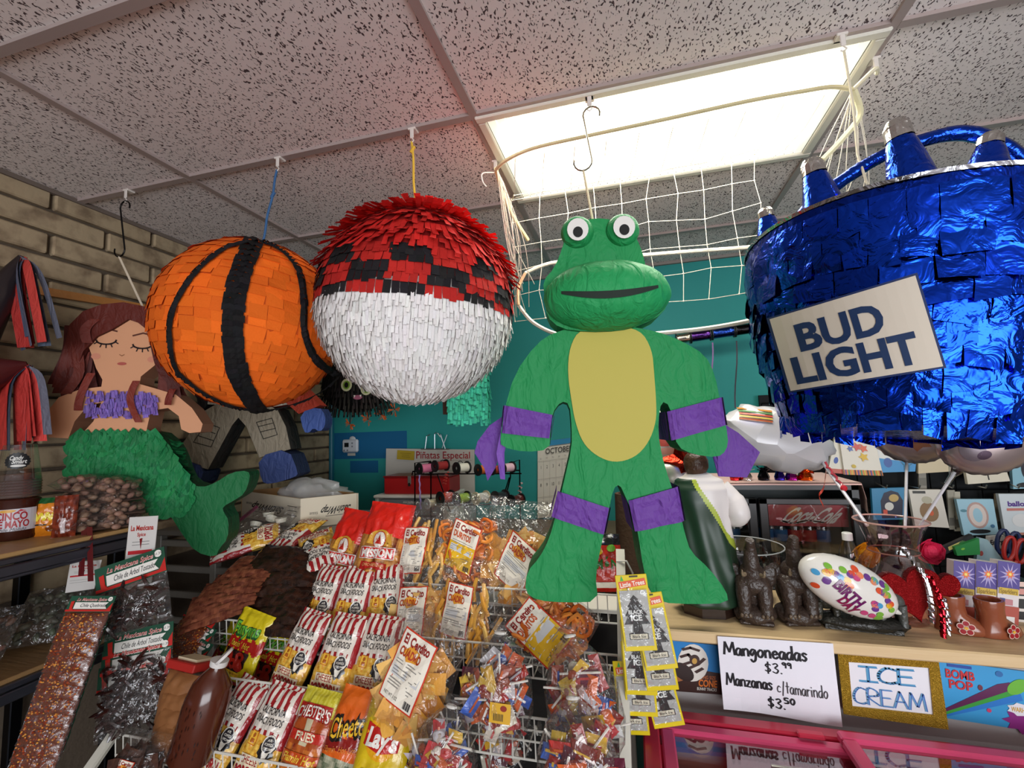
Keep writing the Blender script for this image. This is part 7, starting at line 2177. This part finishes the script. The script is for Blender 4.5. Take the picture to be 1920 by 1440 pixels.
# red tray with brown paper sacks, amber bottle
p = U(334, 1258, 1.13)
t = thing('sack_box', 'brown cardboard box with red lid edge at the left end of the rack', 'box', mat=pose(p, 18, 4, 0))
b = MB(); b.box((0, .05, .012), (.11, .10, .024), 'a8241e', bev=.003); b.build('red_lid', 'paper', t)
b = MB(); b.box((0, .05, .027), (.075, .06, .008), 'd8c8a8'); b.build('card', 'paper', t)
for i in range(4):
    q = U(334 - 4 * i, 1296 + 32 * i, 1.115 - .02 * i)
    b = MB(); bagmesh(b, .118 + .008 * i, .095, .045, lambda u, v: '8a5a34', 3.0 + i, 16, 14, crk=.004)
    o = b.build('paper_sack', 'paper', smooth='all'); o.matrix_world = pose(q, 20, 4, 0)
    tag(o, ('topmost', 'second', 'third', 'lowest')[i] + ' brown paper sack in the column at the left end of the rack', 'sack', 'brown paper sacks')
q = U(384, 1330, 1.07); k_ = PXM(q)
t = thing('sauce_bottle', 'brown plastic bottle of chile sauce with white flip cap leaning beside the popcorn', 'bottle', mat=pose(q, 8, 13, 0))
b = MB(); b.lathe([(r_ * k_, z * k_) for r_, z in ((0, -86), (34, -86), (38, -80), (39, 0), (38, 20), (33, 45), (22, 62), (13, 74), (13, 82))], '4f2417', 28); b.build('body', 'gloss', t, True)
b = MB()
for k in range(40):
    a, z = R(-2.4, -.7), R(-70, 15); s_ = R(1.5, 4)
    b.add([Vector((39.4 * k_ * math.cos(a + da * .03), 39.4 * k_ * math.sin(a + da * .03), (z + dz) * k_)) for da, dz in ((-1, 0), (0, -s_ * 1.6), (1, 0), (0, s_ * 1.6))], [[0, 1, 2, 3]], jit('2e120c', .2))
stuff(b.build('sediment', 'gloss', t))
b = MB(); b.lathe([(15 * k_, 78 * k_), (16 * k_, 88 * k_), (0, 89 * k_)], 'd8d4d0', 18); b.build('cap', 'satin', t, True)
b = MB(); b.lathe([(17 * k_, -3 * k_), (18 * k_, 2 * k_), (0, 4 * k_)], 'd8d4d0', 18, (9 * k_, -.004, 98 * k_), Matrix.Rotation(-.9, 3, 'Y') @ Matrix.Rotation(.4, 3, 'X')); b.build('flip_lid', 'satin', t, True)
# clear bags low behind the bottom wires
t = clear_bag('nut_bag', 'clear bag of dark nuts behind the wires at the bottom left of the rack', None, 262, 1432, 1.0, 35, 0, 0, .15, .14, 'NUEZ', .05, .05, .0, -.02, 0, 'square', sd=11.0)
for c in t.children:
    if c.name.startswith('chips'):
        at = c.data.color_attributes['Col']
        at.data.foreach_set('color', [v for _ in range(len(at.data)) for v in (*jit('4a2e24', .3), 1.0)])
# zip bag with white lids above the popcorn
q = U(500, 975, 1.72)
t = thing('zip_bag', 'clear zip bag of small white lidded cups lying below the white carton', 'bag', mat=pose(q, 50, -4, 0))
b = MB(); bagmesh(b, .27, .14, .07, lambda u, v: 'ffffff', 2.0, 18, 12, crk=.010, crimp=.03); b.build('film', 'film', t, 'all')
b = MB(); b.box((-.125, -.006, .02), (.018, .006, .13), '7a3a54', rot=Matrix.Rotation(.5, 3, 'Y')); b.build('zip_strip', 'gloss', t)
for (x, z) in ((-.04, -.02), (.02, .01), (.03, -.035), (.075, 0.0), (-.01, .035)):
    b = MB(); b.lathe([(.020, -.014), (.024, 0), (.025, .004), (0, .005)], 'd8d4c4', 14, (x, -.004, z), Matrix.Rotation(R(.2, .9), 3, 'X')); b.build('lidded_cup', 'satin', t, True)

# ---- air freshener cards hanging at the rack post
for i, (px, py, ro, Y, lb) in enumerate(((1192, 1148, -5, 1.16, 'front yellow air freshener card with black tree, hanging at the rack post'), (1226, 1183, -9, 1.175, 'yellow air freshener card second from the front, tilted to the right'), (1230, 1222, -7, 1.19, 'yellow air freshener card lower right, just behind the tilted one'),
       (1197, 1232, -2, 1.205, 'yellow air freshener card straight below the front card'), (1198, 1272, -2, 1.22, 'lower yellow air freshener card close to the rack post'), (1237, 1292, -12, 1.23, 'lowest tilted yellow air freshener card over the freezer corner'), (1183, 1308, -3, 1.245, 'yellow air freshener card mostly hidden at the bottom by the rack post'))):
    t = thing('air_freshener', lb, 'air freshener', group='yellow air freshener cards', mat=pose(U(px, py, Y), 2, ro, 4))
    w2, h2 = .074, .172
    f = lambda x, z, lv: (x, -.0016 - .0006 * lv, z)
    b = MB(); b.box((0, 0, 0), (w2, .003, h2), 'd8c020', bev=.001)
    b.dec(rect(.001, .066, w2 * .86, .016, 3, 1, ang=6), 'd85a3a', f, 1); b.dec(text('Little Trees', .001, .066, .011, w2 * .78, bold=.02, ang=6), 'f0e8d8', f, 2); b.dec(star([(-.026, .073), (-.018, .073), (-.022, .085)], 1), '3aa84a', f, 2); b.dec(rect(.006, .082, .020, .004, 1, 1), '3a3420', f, 1)
    b.dec(rect(0, -.012, w2 * .86, .125, 3, 4), 'b4b4b0', f, 1)
    tree = [(0, .040), (.010, .030), (.007, .028), (.018, .014), (.013, .012), (.026, -.006), (.020, -.008), (.030, -.026), (.010, -.026), (.012, -.044), (.022, -.046), (.022, -.060), (-.022, -.060), (-.022, -.046), (-.012, -.044), (-.010, -.026), (-.030, -.026), (-.020, -.008), (-.026, -.006), (-.013, .012), (-.018, .014), (-.007, .028), (-.010, .030)]
    b.dec((lambda s_: s_)(([(x, z) for x, z in tree], [list(range(len(tree)))])), '1a1a1c', f, 1.6)
    b.dec(text('BLACK', 0, .002, .009, .034, bold=.03), 'e8e8e4', f, 2.6); b.dec(text('ICE', 0, -.011, .013, .026, bold=.04), 'e8e8e4', f, 2.6)
    b.dec(rect(0, -.053, .040, .011, 2, 1), 'd8d0b8', f, 2.4); b.dec(text('Black Ice', 0, -.053, .006, .03, bold=.01), '1c1c1c', f, 3)
    b.build('card', 'gloss', t)
    b = MB(); bx = .0
    b.dec(rect(0, -.010, w2 * .90, .13, 4, 5), 'ffffff', lambda x, z, lv: (x, -.0045 - .0015 * noise.noise(Vector((x * 60, z * 40, i))), z), 0); b.build('film', 'film', t)
b = MB(); a = U(1158, 1080, 1.28); b.tube([Vector((0, 0, 0)), Vector((.025, -.10, .0)), Vector((.03, -.13, .012))], .0025, 'c8c4bc', 6); o = b.build('peg_hook', 'metal', loc=a); tag(o, 'wire peg on the right rack post carrying the air freshener cards', 'hook')
q = U(1128, 1060, 1.62); 
simple_bag('snack_pouch', 'red and green snack pouch half hidden between the frog leg and the rack post', 1130, 1055, 1.66, 8, 0, 10, .13, .19, lambda u, v: 'b8281c' if v < .8 else '1c1a1c', [(text('LIMÓN', 0, .0, .03, .1, bold=.04), '2a6a2c', 1), (rect(0, -.07, .11, .02, 3, 1), 'd8cfc0', 1), (ell(-.02, .04, .02, .012), 'd8b030', 1), (ell(.03, .05, .015, .012), '6aa83a', 1)], 12.0)
# ================================================================== LEFT SHELVES
ZL = 1.15
XE = -1.75
t = thing('storage_shelf', 'grey metal shelving with wooden board along the brick wall at the left edge', 'shelf', (-2.0, .75, 0))
o0 = Vector((-2.0, .75, 0))
b = MB(); b.box(Vector((-2.0, .73, ZL - .007)) - o0, (.50, 1.08, .014), 'b08a58', bev=.002); b.build('board', 'wood', t)
b = MB()
for (z, hh, xx) in ((ZL - .022, .018, XE + .006), (ZL - .048, .030, XE + .012), (ZL - .068, .012, XE + .004)):
    b.box(Vector((xx, .72, z)) - o0, (.016, 1.06, hh), '565a66', bev=.003)
b.build('edge_beam', 'metal', t)
b = MB(); b.box(Vector((-2.0, 1.24, ZL - .04)) - o0, (.48, .016, .05), '3c3f48', bev=.003); b.build('end_beam', 'metal', t)
ZL2 = .80
b = MB(); b.box(Vector((-2.0, .72, ZL2 - .007)) - o0, (.50, 1.06, .014), '8a6a44', bev=.002); b.build('board', 'wood', t)
b = MB()
for (z, hh, xx) in ((ZL2 - .022, .018, XE + .006), (ZL2 - .048, .030, XE + .012)):
    b.box(Vector((xx, .72, z)) - o0, (.016, 1.06, hh), '565a66', bev=.003)
b.build('edge_beam', 'metal', t)
for (x, y) in ((-2.23, .22), (-2.23, 1.22), (XE - .02, 1.222)):
    b = MB(); b.box(Vector((x, y, .56)) - o0, (.036, .036, 1.12), '17181c', bev=.003); b.build('post', 'metal', t)
# pile of nut bags
b = MB(); bagmesh(b, .25, .20, .058, lambda u, v: 'ffffff', 3.1, 16, 14, crk=.008, crimp=.03)
tn = thing('nut_bag', 'x', 'snack bag', group='bags of nuts piled on the shelf')
b.build('film', 'film', tn, 'all')
b = MB()
for k in range(110):
    p = Vector((R(-1, 1), R(-1, 1), R(-1, 1)))
    if abs(p.x) ** 3 + abs(p.z) ** 3 > 1: continue
    th = .020 * (1 - abs(p.x) ** 3) ** .5
    c = Vector((p.x * .105, p.y * th - .002, p.z * .083))
    b.ball(c, (.015, .010, .010), jit('8a6a58', .2), 8, 6, Matrix.Rotation(R(0, 6), 3, 'Y') @ Matrix.Rotation(R(-1, 1), 3, 'Z'))
b.add([( -.11, .020, -.085), (.11, .020, -.085), (.11, .022, .085), (-.11, .022, .085)], [[0, 1, 2, 3]], 'a8887a')
stuff(b.build('nuts', 'food', tn, True))
for i in range(4):
    p = Vector((-1.845 - .004 * i + R(-.01, .01), 1.225 + R(-.01, .01), ZL + .030 + .043 * i))
    m = Matrix.Translation(p) @ Matrix.Rotation(R(-.12, .12) + .9, 4, 'Z') @ Matrix.Rotation(R(-.04, .04) + (.12 if i == 3 else 0), 4, 'Y') @ Matrix.Rotation(-PI / 2, 4, 'X')
    lb = ('lowest', 'second', 'third', 'topmost')[i] + ' clear bag of brown nuts in the pile on the wooden shelf board'
    if i == 0:
        tn.matrix_world = m; tn['label'] = lb
    else:
        dup(tn, lb, mat=m)
def flat_pack(name, label, p, yaw, lean, w_, h_, d_, colf, decs, sd, roll=0, mat='foilbag'):
    b = MB(); bagmesh(b, w_, h_, d_, colf, sd, 20, 26, decs); o = b.build(name, mat, smooth='all')
    o.matrix_world = pose(p, lean, roll, yaw); return tag(o, label, 'snack bag')
flat_pack('sweet_packet', 'orange sweet packet with yellow script standing on the wooden shelf board', UZ(86, 1004, ZL) + Vector((0, 0, .062)), 36, 8, .085, .125, .03, lambda u, v: '1c5a2c' if v > .85 else 'd8801c',
     [(strokes([dense([(-.034, -.01), (-.025, .012), (-.018, -.01), (-.008, .01), (0, -.01), (.008, .012), (.016, -.01), (.024, .012), (.03, -.02)], 3)], .008), 'e8d030', 1), (ell(.02, -.04, .014, .010), '7a3a14', 1), (rect(.028, .032, .010, .016, 1, 1), 'd8d0b8', 1), (rect(-.012, -.026, .04, .004, 1, 1), '1c1a14', 1)], 2.2)
flat_pack('chile_candy_packet', 'shiny red brown candy packet between the orange packet and the nut bags', UZ(120, 1006, ZL) + Vector((0, 0, .066)), 40, 6, .062, .135, .03, lambda u, v: mixc('5a1c10', '8a3820', .5 + noise.noise(Vector((u * 6, v * 9, 0)))), [(rect(.002, -.03, .012, .05, 1, 2), 'c8b8b8', 1)], 3.6)
# jar with label and the cups on it
p = UZ(24, 1012, ZL + .001); p.x -= .03; p.y += .02
t = thing('sauce_tub', 'brown tub with white and red label on the shelf at the left edge', 'tub', p, (0, 0, math.radians(52)))
b = MB(); b.lathe([(0, 0), (.055, 0), (.060, .01), (.058, .125), (.050, .132), (0, .132)], '3c1a12', 28); b.build('tub', 'gloss', t, True)
b = MB(); f = lambda x, z, lv: (.0612 * math.sin(x / .0612), -.0612 * math.cos(x / .0612) - .0005 * lv, z)
b.dec(rect(0, .065, .125, .07, 14, 3), 'c8c4cc', f, 0); b.dec(text('CINCO', 0, .078, .024, .075, bold=.03), 'a8242c', f, 1); b.dec(text('DE MAYO', 0, .053, .022, .085, bold=.03), 'a8242c', f, 1); b.dec(text('Chile Molido', 0, .036, .010, .07, shear=.3), '26242a', f, 1); b.dec(ell(-.01, .094, .02, .005), 'd8a03a', f, 1); b.dec(star([(.01, .088), (.035, .092), (.02, .098)], 1), 'b8303a', f, 1); b.build('label', 'satin', t)
zt_ = ZL + .135
for k in range(7):
    t = thing('plastic_cup', 'clear plastic cup at the top of the upturned stack, with a round black sticker' if k == 6 else ('lowest', 'second', 'third', 'fourth', 'fifth', 'sixth')[k] + ' cup rim in the upturned stack on the brown tub', 'cup', (p.x, p.y, zt_ + .009 * k), (0, 0, math.radians(56)), 'upturned plastic cups')
    b = MB(); b.lathe([(.056, 0), (.058, .003), (.056, .006), (.040, .118), (0, .119)] if k == 6 else [(.056, 0), (.058, .003), (.056, .006), (.052, .03)], 'ffffff', 28); b.build('cup', 'clear' if k == 6 else 'amber', t, True)
    if k == 6:
        f = lambda x, z, lv: ((.0565 - .139 * (z - .006)) * math.sin(x / .05), -(.0565 - .139 * (z - .006)) * math.cos(x / .05) - .001 - .0006 * lv, z)
        b = MB(); b.dec(burst(0, .066, .034, .028, 18, .9), '1c1e20', f, 0); b.dec(text('Candy', -.004, .076, .014, .034, bold=.03, shear=.2), 'd8d8d4', f, 1); b.dec(text('Smart', .004, .064, .013, .036, bold=.03, shear=.2), 'd8d8d4', f, 1); b.dec(ell(.002, .050, .018, .004), 'd8d8d4', f, 1); b.build('sticker', 'satin', t)
# hanging strips of spice packs
SG = 'packs of crushed chile on the hanging strip'
for i in range(11):
    px, py = 163 - 9.2 * i, 1160 + 26.5 * i
    header_pack('crushed_chile_pack', ('topmost', 'second', 'third', 'fourth', 'fifth', 'sixth', 'seventh', 'eighth', 'ninth', 'tenth', 'lowest')[i] + ' pack of crushed orange chile on the hanging strip at the left', SG, px - 4, py, 1.05 - .016 * (10 - i) - .03 if False else .93 + .006 * (10 - i), 26, 5, 24, .118, .118, 'Chile Quebrado', 'flake')
AG = 'packs of dark whole chile on the hanging strip'
for i, (px, py, ro, Y) in enumerate(((250, 1112, -17, 1.10), (258, 1244, -8, 1.13), (254, 1276, -8, 1.12), (248, 1308, -8, 1.11))):
    header_pack('whole_chile_pack', ('topmost', 'second', 'third', 'lowest')[i] + ' pack of dark whole dried chiles hanging beside the crushed chile packs', AG, px, py, Y, 14, ro, 20, .20, .215 if i == 0 else .20, 'Chile de Árbol Tostado', 'whole')
for (c4, Y, lb) in (([(228, 1112), (282, 1104), (296, 967), (243, 970)], 1.16, 'white spice rack card hanging behind the topmost whole chile pack'), ([(122, 1112), (176, 1104), (190, 1050), (132, 1054)], 1.13, 'white spice rack card hanging behind the topmost crushed chile pack')):
    card('backing_card', lb, 'card', c4, Y, .002, 'dcd8d4', [(text('La Mexicana', .5, .85, .07, .8, bold=.03), 'b83a34', 1), (text('Spice', .5, .76, .05, .3, bold=.02), 'b83a34', 1), (rect(.5, .52, .84, .05), 'c83038', 1), (strokes([[(.2, .66), (.8, .66)], [(.2, .62), (.8, .62)], [(.1, .38), (.9, .38)], [(.1, .3), (.9, .3)]], .008), '8a8a88', 1), (star([(.45, .70), (.55, .71), (.52, .56)], 1), '7a1a1c', 1.4)])
b = MB()
a = U(176, 1000, 1.14)
for (x0, y0, x1, y1) in ((158, 990, 152, 1080), (168, 988, 170, 1090)):
    q0, q1 = U(x0, y0, 1.14), U(x1, y1, 1.08)
    b.strip([q0.lerp(q1, k / 6) - a for k in range(7)], Vector((.008, .003, 0)), '5a1a1c')
o = b.build('strip_hanger', 'gloss', loc=a); tag(o, 'dark red plastic strip hanging from the shelf edge, carrying the spice packs', 'hanger')
# goods on the lower shelf
for i, (x, y, w_, cc) in enumerate(((-1.93, .72, .20, '6a6048'), (-1.93, .94, .20, '5a3a2a'), (-1.93, 1.14, .18, '4a4a3c'), (-1.93, .50, .20, '8a8272'))):
    tb = thing('bean_bag', ('clear bag of pale beans at the left on the lower shelf', 'clear bag of brown pods on the lower shelf', 'clear bag of dark seeds at the far end of the lower shelf', 'clear bag of grey beans at the front of the lower shelf')[i], 'food bag', (x, y, ZL2 + .085), (math.radians(-48), 0, math.radians(38)), 'bags on the lower shelf')
    b = MB(); bagmesh(b, w_, .20, .07, lambda u, v: 'ffffff', 5.0 + i, 14, 14, crk=.014, crimp=.03); b.build('film', 'film', tb, 'all')
    b = MB()
    for k in range(60):
        c = Vector((R(-.42, .42) * w_, R(-.022, .02), R(-.40, .34) * .20)); b.ball(c, (.016, .009, .009), jit(cc, .35), 7, 5, Matrix.Rotation(R(0, 6), 3, 'Y'))
    stuff(b.build('contents', 'food', tb, True))
    if i == 0:
        b = MB(); f = lambda x, z, lv: (x, -.040 - .001 * lv, z + .06)
        b.dec(ell(0, 0, .062, .036), '8a2a6a', f, 0); b.dec(ell(0, 0, .056, .031), '16182c', f, 1); b.dec(text('Janets', .005, .008, .018, .08, bold=.01, shear=.2), 'd8d0c8', f, 2); b.dec(text('Organa', .01, -.012, .014, .06, bold=.01, shear=.2), 'c8a83a', f, 2); b.dec(ell(.0, -.028, .04, .006), 'c8b83a', f, 1.5); b.build('oval_label', 'satin', tb)
